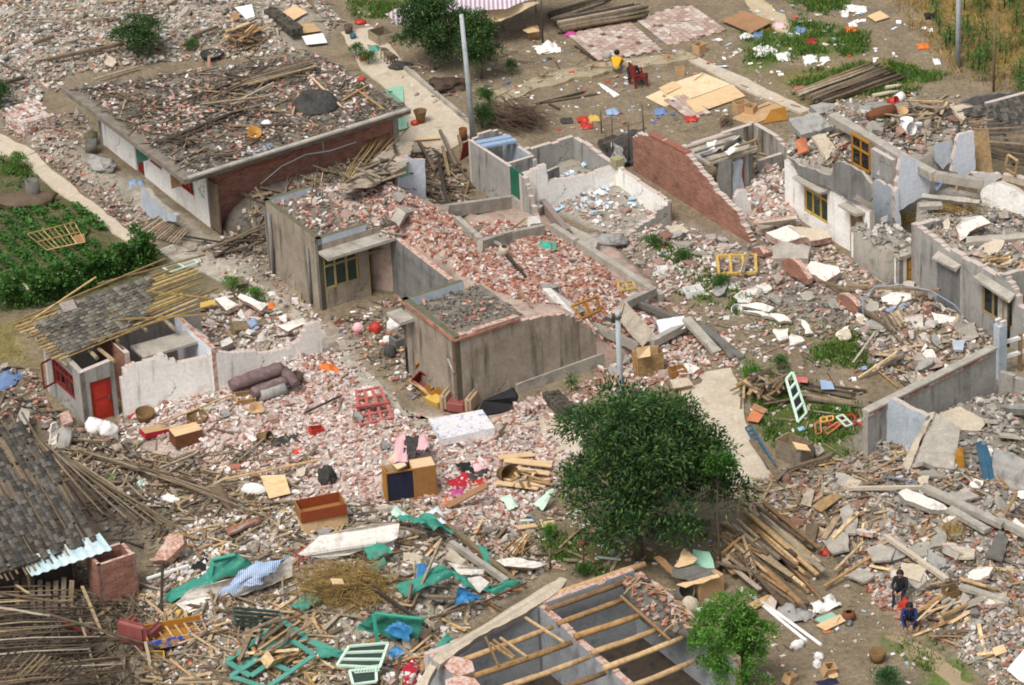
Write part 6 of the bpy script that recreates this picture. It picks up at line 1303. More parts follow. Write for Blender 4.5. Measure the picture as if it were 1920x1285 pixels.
lathe('tub','tan wooden tub on the slab roof','tub',476,256,[(.22,0),(.3,.3)],'ochre',tilt=(.5,.2,0))
for a,b in(((560,175),(548,215)),((582,143),(640,200)),((690,175),(745,185)),((668,168),(720,205)),((650,182),(735,172)),((640,190),(690,160))):beam('stick','pale stick on the right end of the slab roof','stick',(*a,.1),(*b,.2),.07,.05,'wood_fresh',group='pale sticks on the right end of the slab roof')
cloth('cloth','white crumpled cloth on the slab roof edge','cloth',[(150,160),(165,158),(166,170),(152,172)],'white_sack',.1);cloth('cloth','pale blue plastic smear along the front edge of the slab roof','sheet',[(462,285),(510,268),(516,276),(470,292)],'sky_panel',.03,dz=.03)
lump('bag','white bag near the tan tub on the slab roof','bag',500,236,.22,.18,.16,'white_sack')
# brick stack, left
bs=thing('brick_stack','square stack of old pale bricks beside the garden footpath','brick stack',G(60,252))
o0=G(12,235);bme2=MB().box((0,0,0),(.215,.105,.055)).mesh('brick',M['brick_pink']);nx_,ny_,nz_=8,13,13
mb=MB();mb.box(o0+U3*.9+V3*.9*.78+Z3*.36,(1.52,1.25,.7),rz(YU));mb.part('core',M['brick_break_pale'],bs)
cnt=0
for z in range(nz_):
	for i in range(nx_):
		for j in range(ny_):
			if not(z==nz_-1 or j==0 or i==nx_-1):continue
			if z==nz_-1 and random.random()<.2 or cnt>298:continue
			o=link('brick',bme2,o0+U3*(.12+.225*i)+V3*(.06+.112*j)+Z3*(.03+.062*z)+Vector((random.uniform(-.02,.02),random.uniform(-.02,.02),0))-bs.location);o.parent=bs;o.rotation_euler=(0,0,YU+random.gauss(0,.06));cnt+=1
panel(('broken_wall','low broken grey wall stub in front of the slab roofed house','wall'),(267,398),U3,[(266,400),(264,352),(276,358),(284,372),(300,386),(330,405),(331,416),(300,416)],.2,(M['cement_blue'],M['slab']))
lathe('concrete_pipe','upright old concrete pipe standing in the garden','pipe',64,378,[(.3,0),(.29,.95)],'slab_dark',wall_=.07)
lump('soil_heap','dark dug soil heap behind the garden bed','soil heap',45,384,1.3,.6,.3,'soil',amp=.3)
lathe('planter','square mossy planter at the white house wall','planter',172,285,[(.32,0),(.34,.5)],'slab_dark',n=4,tilt=(0,0,.8),wall_=.06);lump('moss_plant','mossy soil in the square planter','plant',172,272,.3,.3,.2,'mossy').location.z+=.3
t_=thing('bamboo_rack','yellow bamboo rack lying on the vegetable leaves','rack',P(100,445));mb0=pts_([(52,440,.3),(140,418,.35),(160,455,.35),(88,470,.3)])
for k in range(10):MB().bar(mb0[0].lerp(mb0[1],k/9),mb0[3].lerp(mb0[2],k/9),.035,.03).part('slat',M['bamboo'],t_)
for k in(0,.5,1):MB().bar(mb0[0].lerp(mb0[3],k)+Z3*.03,mb0[1].lerp(mb0[2],k)+Z3*.03,.04,.03).part('slat',M['bamboo'],t_)
slab('board','tan board lying in the garden bed beside the bamboo rack','board',[(138,442,.35),(158,438,.35),(160,452,.3),(140,456,.3)],.03,'brown_board')
t_=thing('paling_panel','grey paling panel fallen beside the garden footpath','fence panel',P(300,430));q=pts_([(252,436,.1),(300,404,.45),(352,432,.4),(330,458,.1)])
for k in range(14):MB().bar(q[0].lerp(q[3],k/13),q[1].lerp(q[2],k/13),.07,.025).part('slat',M['wood'],t_)
for k in(.15,.85):MB().bar(q[0].lerp(q[1],k)-Z3*.04,q[3].lerp(q[2],k)-Z3*.04,.06,.04).part('rail',M['wood_dark'],t_)
for k,(a,b)in enumerate((((380,470),(505,425)),((400,480),(515,445)),((395,465),(510,415)),((410,478),(470,440)),((420,455),(512,450)),((330,440),(420,455)))):log('pole','dark pole in the loose bundle beside the grey annex','pole',(*a,.1+.03*k),(*b,.25),.05,'wood_dark',group='dark poles lying beside the grey annex')
cloth('cloth','pale blue and white cloth beside the white house door','cloth',[(238,345),(268,335),(272,350),(245,360)],'sky_panel',.15);lump('mattress_roll','grey folded quilt below the white house door','quilt',190,312,.8,.45,.25,'cement',amp=.3,yaw=-.9)
# ------- alley
for k in range(9):log('bamboo_pole','bamboo pole leaning against the brick end of the slab roof','pole',(636+7*k,345-4*k,.6),(688+10*k+random.uniform(-8,8),262-3*k,1.9),.025,'bamboo',group='bamboo poles leaning on the slab roofed house',bend=.05)
fr_=slab('fallen_roof','sagging piece of fallen thatched roof behind the grey annex','roof',[(635,350,1.0),(700,345,.9),(762,310,1.2),(775,268,1.5),(740,262,1.4),(690,310,1.2)],.12,'wood',jag=.05);support([fr_.location+v.co for v in fr_.data.vertices],[tuple(p.vertices)for p in fr_.data.polygons])
pile('board','board heaped on the sagging fallen roof','board',715,330,16,(.8,2.0),R(30),.5,'wood',.8,.5,group='boards on the sagging fallen roof',mats=['wood','wood_dark'])
for k in range(9):beam('board','grey board strewn behind the grey annex','board',(600+random.uniform(0,170),300+random.uniform(0,50),.4),(630+random.uniform(0,170),280+random.uniform(0,60),.7),.14,.04,random.choice(['wood','wood_dark']),group='grey boards strewn behind the annex')
for(a,b)in(((825,245),(855,310)),((830,275),(842,330)),((785,265),(815,320)),((822,300),(838,385)),((860,255),(868,290)),((742,285),(730,240))):beam('timber','dark timber lying in the passage left of the white ruin','timber',(*a,.3),(*b,.15),.13,.1,'wood_dark',group='dark timbers in the passage')
panel(('stall_wall','small white stall wall with a brick edge behind the annex','wall'),(772,385),V3,[(745,384),(744,303),(756,296),(797,300),(800,372),(776,380)],.2,(M['white_blue'],BRK));
mb=MB();c=vp(757,318,(772,385),V3);mb.box(c-U3*-.02,(.4,.03,.6),rz(YV));mb.thing('vent_panel',M['mint'],'mint square panel on the small white stall wall','panel')
slab('concrete_stub','low broken concrete stub right of the white stall','block',[(745,388,.6),(800,372,.6),(815,382,.6),(762,400,.6)],.55,'slab',jag=.04)
slab('door','mint door panel standing behind the slab roof','door',[(726,190,.1),(757,192,.1),(756,160,.0),(724,166,.0)],.04,'mint');slab('door','mint door panel fallen against the slab roofed house','door',[(730,226,.3),(762,220,.3),(763,240,.1),(734,248,.1)],.04,'mint')
lathe('flower_pot','tan clay pot standing in the concrete alley','pot',789,230,[(.17,0),(.21,.3),(.27,.5),(.29,.55)],'wicker')
def stool(px,py,lab):
	b=P(px,py);t=thing('stool',lab,'stool',b,'dark stools on the alley');MB().box(b+Z3*.47,(.32,.26,.04),rz(YU)).part('seat',M['wood_dark'],t)
	for i in(-1,1):
		for j in(-1,1):MB().bar(b+rz(YU)@Vector((i*.15,j*.12,0)),b+rz(YU)@Vector((i*.12,j*.09,.46)),.035,.035).part('leg',M['wood_dark'],t)
for i,(x,y)in enumerate(((722,112),(728,117),(734,121),(740,126))):stool(x,y,['rearmost dark wooden stool at the alley edge','second dark stool from the back of the row','third dark stool from the back of the row','front dark stool of the row on the alley'][i])
beam('kerb','low stone kerb between the alley and the small trees','kerb',(748,118,.08),(884,232,.08),.14,.2,'slab',jit=.03)
obox('crate','open wooden crate beside the small dark tree','crate',716,75,1.0,.8,.4,YU,'wood');lump('net_heap','dark heap of netting under the small trees','net',838,165,.8,.5,.25,'twig',amp=.5);lump('net_bundle','black net bundle lying beside the alley kerb','net',752,128,.5,.25,.2,'rubber')
cloth('cloth','green cloth dropped beside the stools','cloth',[(690,90),(708,86),(712,96),(694,100)],'teal',.1);lump('basin','red plastic bowl on the alley near the slab roof','bowl',681,112,.18,.14,.12,'red');lump('bowl','red plastic bowl by the garden at the alley top','bowl',676,44,.25,.2,.12,'red');lump('bowl','small red bowl beside the clay pot','bowl',778,234,.17,.14,.14,'red')
lump('cloth','red bundle on the slab roof right edge','bundle',678,152,.18,.12,.12,'red');lathe('bucket','dark bucket at the top of the alley','bucket',654,62,[(.16,0),(.2,.38)],'wood_dark');lathe('bucket','small blue bucket beside the dark bucket','bucket',662,72,[(.12,0),(.15,.2)],'blue_metal')
slab('tin_sheet','rusty red tin sheet leaning by the tall grey pole','sheet',[(862,302,.2),(884,288,.2),(880,262,.9),(868,270,.9)],.02,'maroon');lathe('oil_drum','rusty drum at the foot of the tall grey pole','drum',869,262,[(.16,0),(.17,.5)],'rust');
for(a,b)in(((776,262),(825,258)),((785,268),(805,276))):beam('board','tan board at the end of the alley','board',(*a,.1),(*b,.1),.2,.03,'ply',group='tan boards at the alley end')
# ------- tarpaulin shelter at the top
M['stripe']=mat('striped_tarp',['#cfc4c4','#d8cfcf'],scale=2,bump=.05,wave=('#a28a9a',1.6,0.1,'X'),hue_noise=False)
def gridsheet(name,lab,cat,c4,m_,nu,nv,f,thick=.02):
	a,b,c,d=[G(*p)for p in c4];g=[[a.lerp(b,i/nu).lerp(d.lerp(c,i/nu),j/nv)+Vector(f(i/nu,j/nv))for j in range(nv+1)]for i in range(nu+1)]
	mb=MB();mb.sheet(g);mb.sheet([[q-Z3*thick for q in r_][::-1]for r_ in g]);return mb.thing(name,M[m_],lab,cat)
sag=lambda u,v:(0,0,.10*math.sin(u*9+v*2)*.5-.25*math.sin(math.pi*u)*math.sin(math.pi*v)+.08*noise.noise(Vector((u*5,v*5,2))))
gridsheet('tarpaulin','striped red and white tarpaulin roof at the top edge','tarpaulin',[(790,30,1.9),(950,18,1.9),(1090,-50,2.1),(880,-60,2.1)],'stripe',16,12,sag)
gridsheet('tarpaulin','striped tarpaulin flap hanging left of the small dark tree','tarpaulin',[(722,26,1.2),(768,64,.4),(820,30,1.9),(790,0,2.0)],'stripe',12,10,sag)
gridsheet('cloth_sheet','plain tan sheet hanging under the striped tarpaulin','sheet',[(870,52,1.2),(940,40,1.3),(1012,2,1.8),(900,20,1.9)],'cardboard_pale',12,8,sag)
for x,y,lab in((800,75,'front'),(945,60,'right'),(1005,25,'rear')):MB().tube([G(x,y),G(x,y)+Z3*1.85],.03,6).thing('tent_pole',M['wood'],'wooden %s pole of the striped tarpaulin shelter'%lab,'pole')
# ------- log stacks and brick floors of the yard
for k in range(17):
	f=k/16;y0=30+34*f;log('log','dark log in the long stack at the top edge','log',(1028+22*f+random.uniform(-8,8),y0-4,.12+.35*math.sin(f*3.1)),(1188+30*f-60*(f<.3)+random.uniform(-12,12),y0-34+random.uniform(-4,4),.12+.35*math.sin(f*3.1)),random.uniform(.07,.11),'wood_dark' if k%4 else 'wood',group='logs of the stack at the top edge')
for k in range(18):
	f=k/17;log('log','peeled pole in the stack beside the dry field','log',(1490+50*f+random.uniform(-10,10),172+22*f,.1+.3*math.sin(f*3.1)),(1640+50*f+random.uniform(-16,10),118+26*f,.12+.3*math.sin(f*3.1)),random.uniform(.055,.1),'wood_dark' if k%3==0 else 'wood' if k!=13 else 'ply',group='poles stacked beside the dry field')
for a,b in(((1636,180),(1684,172)),((1660,165),(1690,160))):log('log','short pale log right of the peeled pole stack','log',(*a,.12),(*b,.12),.1,'slab_pale',group='short pale logs right of the pole stack')
M['paver']=mat('washed_brick',['#c9a595'],island=['#b59a8c','#bea799','#a98b7c','#c8b7aa','#b49f91','#ccbfb2','#ab9081','#baa597'],scale=12,bump=.2)
def bricked(name,lab,c4,n,mcols):
	a,b,c,d=[G(*p)for p in c4];t=thing(name,lab,None,(a+b+c+d)/4);t['kind']='structure';bmx=MB().box((0,0,0),(.94,.94,1)).mesh('brick',M['paver'])
	nu=max(2,int((b-a).length/.3));nv=max(2,int((d-a).length/.24));cnt=0;base=MB();base.prism([p+Z3*.035 for p in(a,b,c,d)],.05);base.part('bed',M['soil'],t);support(base.v[:4],[(0,1,2,3)])
	X=(b-a).normalized();Y=Vector((-X.y,X.x,0));rest=MB()
	for i in range(nu):
		for j in range(nv):
			if random.random()<.05:continue
			u,v=(i+.5+(.5 if j%2 else 0)*.9)/nu,(j+.5)/nv
			if u>1:continue
			p=a.lerp(b,u).lerp(d.lerp(c,u),v)+Z3*.05;p.z+=random.uniform(-.008,.012);sx,sy=(b-a).length/nu,(d-a).length/nv
			if cnt<300:
				o=link('brick',bmx,p-t.location);o.parent=t;o.rotation_euler=(random.gauss(0,.03),random.gauss(0,.03),math.atan2(X.y,X.x)+random.gauss(0,.03));o.scale=(sx,sy,.055);cnt+=1
			else:rest.box(p,(sx*.94,sy*.94,.055),rz(math.atan2(X.y,X.x)+random.gauss(0,.03)))
	if rest.v:o=rest.part('brick_paving',M['paver'],t);o['kind']='stuff'
bricked('brick_floor','pale brick floor patch left of the brown board',[(1062,66),(1122,116),(1240,95),(1176,38)],0,0)
bricked('brick_floor','reddish brick floor patch at the top of the yard',[(1190,38),(1252,88),(1362,58),(1290,8)],0,0)
bricked('brick_floor','brick floor patch below the cardboard mat',[(1244,190),(1292,226),(1330,212),(1280,178)],0,0)
slab('board','large brown board lying in the yard at top right','board',[(1352,38,.2),(1395,20,.35),(1450,40,.2),(1408,62,.15)],.03,'brown_board');slab('board','pale board at the top right beside the grass','board',[(1626,30,.1),(1650,20,.1),(1668,32,.1),(1642,40,.1)],.03,'ply')
for lab,l,m_ in(('long pale board of the cardboard mat, nearest',[(1285,190,.06),(1372,158,.07),(1398,180,.06),(1306,212,.06)],'ply'),('pale cardboard of the mat, left half',[(1210,182,.05),(1262,158,.05),(1290,182,.05),(1246,200,.05)],'cardboard_pale'),('pale cardboard of the mat, far end',[(1262,155,.06),(1318,136,.06),(1370,158,.06),(1292,186,.05)],'cardboard_pale'),('brown flattened carton beside the cardboard box',[(1370,222,.04),(1440,190,.05),(1478,205,.05),(1410,235,.04)],'cardboard'),('tan board across the mat corner',[(1235,165,.08),(1262,152,.08),(1280,162,.08),(1250,176,.08)],'ply')):slab('cardboard_sheet',lab,'cardboard',l,.02,m_)
obox('cardboard_box','open brown cardboard box on the yard edge','box',1390,210,.6,.45,.45,.4,'cardboard');obox('cardboard_box','second brown cardboard box behind the open one','box',1408,212,.5,.4,.35,1.1,'cardboard');slab('headboard','tan wooden headboard with a blue stripe on the yard edge','headboard',[(1430,232,.05),(1478,224,.05),(1472,200,.5),(1446,206,.5)],.05,'ochre');
obox('cardboard_box','small brown box beside the yard path at top','box',1312,98,.5,.4,.4,.8,'cardboard');obox('cardboard_box','small tan carton below the reddish brick floor','box',1275,140,.35,.3,.3,.2,'cardboard');lathe('stone_stub','round stone stub by the yard path','stone',1138,110,[(.2,0),(.19,.3)],'slab')
for k,(lab,l)in enumerate((('largest white plastic sheet heap in the grass',[(1410,92),(1450,86),(1462,104),(1416,110)]),('white plastic sheet right of the largest heap',[(1450,102),(1482,100),(1482,116),(1460,116)]),('white plastic sheet by the thin dark post',[(998,88),(1040,80),(1052,98),(1010,104)]),('long white plastic scrap in the yard',[(1118,156),(1128,158),(1162,178),(1152,184)]),('white plastic bag at the stubble edge',[(1590,44),(1606,40),(1608,52),(1592,54)]),('white bag in the grass near the top right board',[(1575,22),(1592,20),(1592,32),(1578,34)]),('white plastic scrap by the dry field',[(1748,110),(1762,112),(1764,122),(1752,122)]),('white bags by the peeled pole stack',[(1505,108),(1530,105),(1534,118),(1508,122)]),('white scrap above the peeled pole stack',[(1535,110),(1555,108),(1556,116),(1538,118)]),('white plastic by the lean-to wall',[(1325,268),(1345,262),(1340,280),(1328,282)]),('white sheet in the top edge weeds',[(1580,10),(1625,14),(1625,24),(1585,24)]),('white sheet left of the brown board',[(1385,68),(1410,62),(1412,72),(1390,76)]))):cloth('plastic_sheet',lab,'plastic sheet',l,'white_sack',.16,seed=k+1)
for k,(lab,x,y,m_)in enumerate((('red cloth bag on the yard beside the yellow rag',1093,226,'red'),('red cloth on the yard above the netting',1100,238,'red'),('yellow rag on the yard',1114,224,'yellow_frame'),('dark shoe bag on the yard',1062,228,'rubber'),('blue cloth on the yard near the brick gable wall',1238,212,'blue'),('blue grey cloth heap on the yard',1148,212,'sky_panel'),('red carton at the brick floor patch',1296,225,'red'),('red and white bag in the grass',1520,80,'crimson'),('pink toy in the grass by the brown board',1460,50,'pink'),('blue cloth in the grass at top',1500,58,'blue'),('orange bag beside the white bag in grass',1595,58,'orange_cloth'),('orange bag in the dry field',1732,88,'orange_cloth'),('pink cloth by the blue drum near the pole stack',1500,168,'red_frame'),('blue tarp bundle at the end of the pole stack',1508,176,'blue'),('magenta rag by the brick floor',1068,64,'magenta'),('black bag at the top right',1745,32,'black'),('blue cloth near the brown board',1420,68,'blue'))):cloth('cloth',lab,'cloth',[(x-13,y-4),(x+10,y-6),(x+13,y+4),(x-9,y+6)],m_,.13,n=7,seed=60+k)
lathe('carton','brown carton on the yard under the tarpaulin edge','box',1000,70,[(.35,0),(.34,.45)],'cardboard',n=4,tilt=(0,0,.9));slab('board','tan board on the brown carton','board',[(980,56,.5),(1000,50,.5),(1012,58,.5),(990,62,.5)],.03,'ply')
for(a,b)in(((1005,195),(1095,172)),((1020,192),(1120,175)),((1030,195),(1048,204)),((1078,86),(1116,112))):beam('board','weathered board lying on the open yard','board',(*a,.06),(*b,.08),.12,.03,'wood_dark',group='weathered boards on the open yard')
# brushwood
def sticks(name,lab,px,py,n,Lr,yaw,sy,pit,m_,rx,ry,h,w_=.016,kind='stuff'):
	c=P(px,py);mb=MB()
	for i in range(n):
		a=yaw+random.gauss(0,sy);e=pit+random.gauss(0,.2);L=random.uniform(*Lr);d=Vector((math.cos(a)*math.cos(e),math.sin(a)*math.cos(e),math.sin(e)));o=c+Vector((random.gauss(0,rx),random.gauss(0,ry),random.uniform(0,h)))
		mb.bar(o-d*L*.4,o+d*L*.6,w_,w_,taper=.4)
	o=mb.thing(name,M[m_],lab,None,loc=c);o['kind']=kind;return o
sticks('brushwood','brown brushwood heap beside the clipped bush',968,232,420,(.9,2.0),R(-55),.35,.1,'twig',.5,.5,.7)
sticks('brushwood','small dry brush clump by the lean-to wall',1360,236,60,(.4,.8),R(60),.8,.7,'twig',.12,.12,.2)
for k,(x,y,H)in enumerate(((1128,250,1.0),(1150,308,2.1),(1208,262,1.6),(1180,312,1.9),(1172,300,1.4),(1138,300,1.2))):MB().tube([P(x,y),P(x,y)+Z3*H+V3*random.uniform(-.1,.1)],[.035,.025],6).thing('fence_post',M['wood_dark'],'thin post of the net fence left of the brick gable wall','post',group='thin posts of the net fence')
for a,b in(((1126,248,.9),(1205,228,1.3)),((1130,270,1.3),(1212,240,1.3)),((1125,262,.7),(1160,300,1.3))):MB().tube([P(*a),P(*b)],.025,5).thing('fence_rail',M['wood_dark'],'thin rail tied across the net fence posts','rail',group='rails of the net fence')
cloth('net','dark torn netting sagging between the thin fence posts','net',[(1122,262,.3),(1196,245,.9),(1200,305,.2),(1140,312,.1)],'rubber',.3,n=12);cloth('plastic_sheet','grey plastic hanging on the net fence','plastic sheet',[(1145,268,.8),(1165,275,.9),(1175,305,.3),(1150,300,.3)],'cement',.15)
# ------- right ruins: slabs, drums, boards
def zslab(name,lab,cat,l,t,m_='slab',edge=None,jag=0.045):
	p=[G(x,y,z)for x,y,z in l];o=[]
	for i,a in enumerate(p):
		b=p[(i+1)%len(p)];k=max(1,int((b-a).length/.25))if jag else 1
		for j in range(k):o.append(a.lerp(b,j/k)+(Vector((random.uniform(-jag,jag),random.uniform(-jag,jag),random.uniform(-jag,jag)*.4))if j else Vector()))
	mb=MB();mb.prism(o,t,0,1 if edge else None);return mb.thing(name,[M[m_]]+([M[edge]]if edge else[]),lab,cat)
zslab('slab','tilted grey concrete slab on top of the wrecked white house','slab',[(1478,222,2.9),(1532,211,3.0),(1560,237,2.8),(1502,253,2.7)],.25,'cement');zslab('slab','narrow concrete slab sliding down beside the orange carton','slab',[(1522,256,2.7),(1547,250,2.7),(1567,280,2.35),(1550,300,2.25)],.15,'slab_pale');zslab('slab','broken grey concrete lump at the end of the field path','slab',[(1518,198,2.4),(1540,192,2.4),(1563,194,2.4),(1564,206,2.2),(1535,214,2.2)],.3,'cement')
slab('carton','orange red carton under the tilted slab','box',[(1492,262,.15),(1508,258,.5),(1514,282,.3),(1496,290,.1)],.1,'orange');frame('grille','dark iron grille leaning beside the narrow slab','grille',[(1574,275,.7),(1592,270,.7),(1588,276,.6),(1560,306,.1)],5,1,'rust',.025,.025)
lathe('drum','white plastic drum lying on the broken upper floor','drum',1694,240,[(.25,0),(.27,.35),(.27,.5)],'white_plastic',tilt=(1.3,0,.6),dz=.25);lathe('pot','white enamel pot behind the white drum','pot',1700,232,[(.26,0),(.27,.2)],'white_plastic',dz=.2);beam('pipe','white pipe beside the white drum','pipe',(1702,236,.3),(1728,232,.3),.12,.1,'white_plastic');lathe('bucket','red bucket on the far rubble','bucket',1668,192,[(.18,0),(.22,.35)],'red',tilt=(1.2,0,1));lathe('bucket','white paint bucket beside the red bucket','bucket',1680,188,[(.2,0),(.2,.4)],'white_plastic',tilt=(1.3,0,2.2),dz=.15);lathe('barrel','dark brown wooden barrel lying on the far rubble','barrel',1628,220,[(.2,0),(.26,.4),(.26,.8),(.2,1.2)],'rust',tilt=(0,1.5,.4),dz=.3);lathe('tub','tan bucket beside the brown barrel','tub',1688,222,[(.2,0),(.24,.45)],'cardboard',tilt=(.3,.2,0))
beam('board','pale green board on the far rubble','board',(1648,225,.2),(1680,216,.2),.25,.04,'mint');pile('board','splintered board behind the white drum','board',1672,240,14,(.5,1.1),R(100),.5,'wood',.4,.5,group='splintered boards behind the white drum')
pile('board','weathered board on the far rubble at right','board',1730,215,22,(.7,1.6),R(20),.8,'wood',1.1,.5,group='weathered boards on the far rubble',mats=['wood','wood_fresh','wood_dark'])
for lab,l in(('pale slab on the far rubble left of the tiled shed',[(1780,200,2.0),(1800,196,2.0),(1822,215,1.9),(1806,226,1.9)]),('concrete lintel beyond the tiled shed',[(1802,195,2.0),(1860,205,2.0),(1856,212,2.0),(1800,203,2.0)])):zslab('slab',lab,'slab',l,.15,'slab_pale')
cloth('plastic_sheet','white torn plastic heaped on the lean-to roof','plastic sheet',[(1330,290,.1),(1385,262,.35),(1415,290,.2),(1345,312,.1)],'white_sack',.2,n=14);cloth('plastic_sheet','white plastic strip over the lean-to batten','plastic sheet',[(1360,285,.3),(1382,268,.5),(1392,274,.4),(1366,292,.25)],'white_sack',.15);beam('pipe','blue pipe lying behind the lean-to roof','pipe',(1292,296,.9),(1335,284,.9),.06,.06,'blue');beam('pole','peeled pole laid across the lean-to post','pole',(1378,276,1.2),(1424,262,1.3),.07,.07,'wood_fresh')
pile('board','loose board inside the roofless lean-to','board',1445,292,12,(.7,1.4),R(-60),.4,'wood',.5,.5,group='boards inside the roofless lean-to')
zslab('masonry_piece','long fallen piece of brickwork before the white house','masonry',[(1416,420,.75),(1492,404,.75),(1497,410,.7),(1480,418,.5),(1426,430,.5)],.3,'slab_pale','brick_break');zslab('masonry_piece','large fallen plastered brick block before the white house','masonry',[(1436,436,.6),(1480,422,.65),(1525,440,.5),(1470,456,.45)],.3,'dusty_plaster','brick_break');zslab('masonry_piece','fallen brick block right of the large block','masonry',[(1478,424,.7),(1540,428,.6),(1560,445,.4),(1520,452,.4)],.3,'slab_pale','brick_break');zslab('masonry_piece','tilted pink white masonry slab in the right yard','masonry',[(1508,506,.55),(1520,490,.7),(1572,500,.6),(1576,510,.5),(1548,528,.4)],.28,'dusty_plaster','brick_break')
zslab('masonry_piece','grey masonry lump left of the tilted masonry slab','masonry',[(1446,462,.5),(1470,452,.6),(1520,462,.5),(1515,485,.3),(1450,485,.3)],.4,'slab','brick_break_pale')
for lab,b,l in(('low red brick wall stub in the right yard',(1490,532),[(1465,505),(1466,488),(1480,484),(1500,500),(1515,524),(1514,534)]),('red brick wall stub under the crossed timbers',(1590,590),[(1566,565),(1572,552),(1590,556),(1608,575),(1606,594)]),('red brick wall end at the tip of the gable wall',(1415,480),[(1406,480),(1408,466),(1424,464),(1432,476),(1430,482)])):panel(('wall_stub',lab,'wall'),b,U3,l,.24,(M['brick_wall'],BRK))
for k,l in enumerate(([(1375,556),(1390,545),(1412,554),(1408,570),(1385,566)],[(1390,545),(1418,538),(1422,552),(1410,556)],[(1418,536),(1445,532),(1446,545),(1424,552)],[(1384,572),(1420,566),(1450,576),(1440,585)],[(1388,580),(1432,585),(1466,600),(1440,594)],[(1440,588),(1470,590),(1484,602),(1460,603)],[(1482,625),(1506,632),(1508,640),(1480,648)],[(1502,600),(1512,602),(1526,624),(1512,626)],[(1446,618),(1476,616),(1480,634),(1462,640)],[(1600,585),(1622,590),(1626,602),(1606,600)])):slab('plaster_slab',['white plaster slab nearest the garden weeds','small plaster slab above the nearest one','white plaster slab by the yellow window frame','narrow plaster slab below the arc','lowest long plaster slab of the arc','plaster slab at the right end of the arc','pointed white plaster slab in the right yard','upright white block in the right yard','grey white slab left of the pointed slab','small broken slab by the crossed timbers'][k],'plaster slab',[(x,y,.16)for x,y in l],.12,'dusty_plaster','slab',jag=.05)
lathe('cistern','white toilet bowl lying in the weeds','bowl',1378,582,[(.14,0),(.2,.12),(.22,.25)],'white_plastic',tilt=(1.0,0,.3));obox('sink','white square sink on the weedy strip','sink',1300,552,.7,.5,.25,.3,'white_plastic');obox('sink','small grey square basin on the weedy strip','sink',1242,510,.4,.35,.2,.1,'white_plastic')
frame('window_frame','yellow window frame lying on the bricks of the right yard','window frame',[(1344,480,.35),(1416,478,.35),(1418,511,.2),(1348,514,.2)],3,1,'yellow_frame',.1,.08);beam('plank','grey plank lying across the yellow window frame','plank',(1404,473,.5),(1392,512,.35),.14,.05,'wood');frame('window_frame','small yellow frame on the fallen bricks','window frame',[(1158,532,.3),(1186,528,.35),(1192,542,.2),(1164,546,.2)],2,1,'yellow_frame',.07,.06)
for a,b,w_,lab in(((1586,536,.7),(1762,544,.6),.16,'long square timber lying under the shuttered window'),((1582,512,.4),(1612,575,.3),.1,'pale batten crossing the long timber'),((1535,525,.3),(1600,550,.3),.14,'dark timber behind the wall stub'),((1560,540,.4),(1680,625,.2),.12,'long dark timber slanting down the right yard'),((1600,555,.4),(1690,640,.2),.1,'thin dark timber beside the slanting one'),((1570,580,.1),(1580,550,.5),.04,'yellow stick in the grey heap'),((1610,708,.1),(1680,662,.4),.07,'orange brown pole by the compound wall'),((1655,685,.1),(1695,665,.3),.16,'grey square post by the compound wall'),((1600,680,.1),(1642,622,.4),.08,'grey pole leaning in the right yard'),((1640,690,.1),(1682,725,.1),.05,'thin bamboo by the compound wall'),((1672,690,.1),(1720,705,.1),.05,'bent bamboo by the compound wall'),((1625,705,.1),(1655,690,.1),.05,'short bamboo in the grass')):beam('timber',lab,'timber',a,b,w_,w_*.7,'wood_fresh' if 'bamboo' in lab or 'orange' in lab else 'wood_dark' if 'dark' in lab else 'wood',jit=.03)
for k in range(6):beam('batten','pale batten fanned out under the slab pile','batten',(1652+9*k,590-2*k,.35),(1672+9*k,620-3*k,.25),.09,.06,'wood',group='pale battens under the slab pile')
MB().tube([P(1618,590,.3)]+[G(x,y,z)for x,y,z in((1618,560,.9),(1640,538,1.1),(1690,534,1.2),(1745,545,1.1),(1790,572,.7))]+[P(1815,602,.2)],.02,6).thing('hose',M['sky_panel'],'thin blue hose arching over the rubble by the shuttered window','hose')
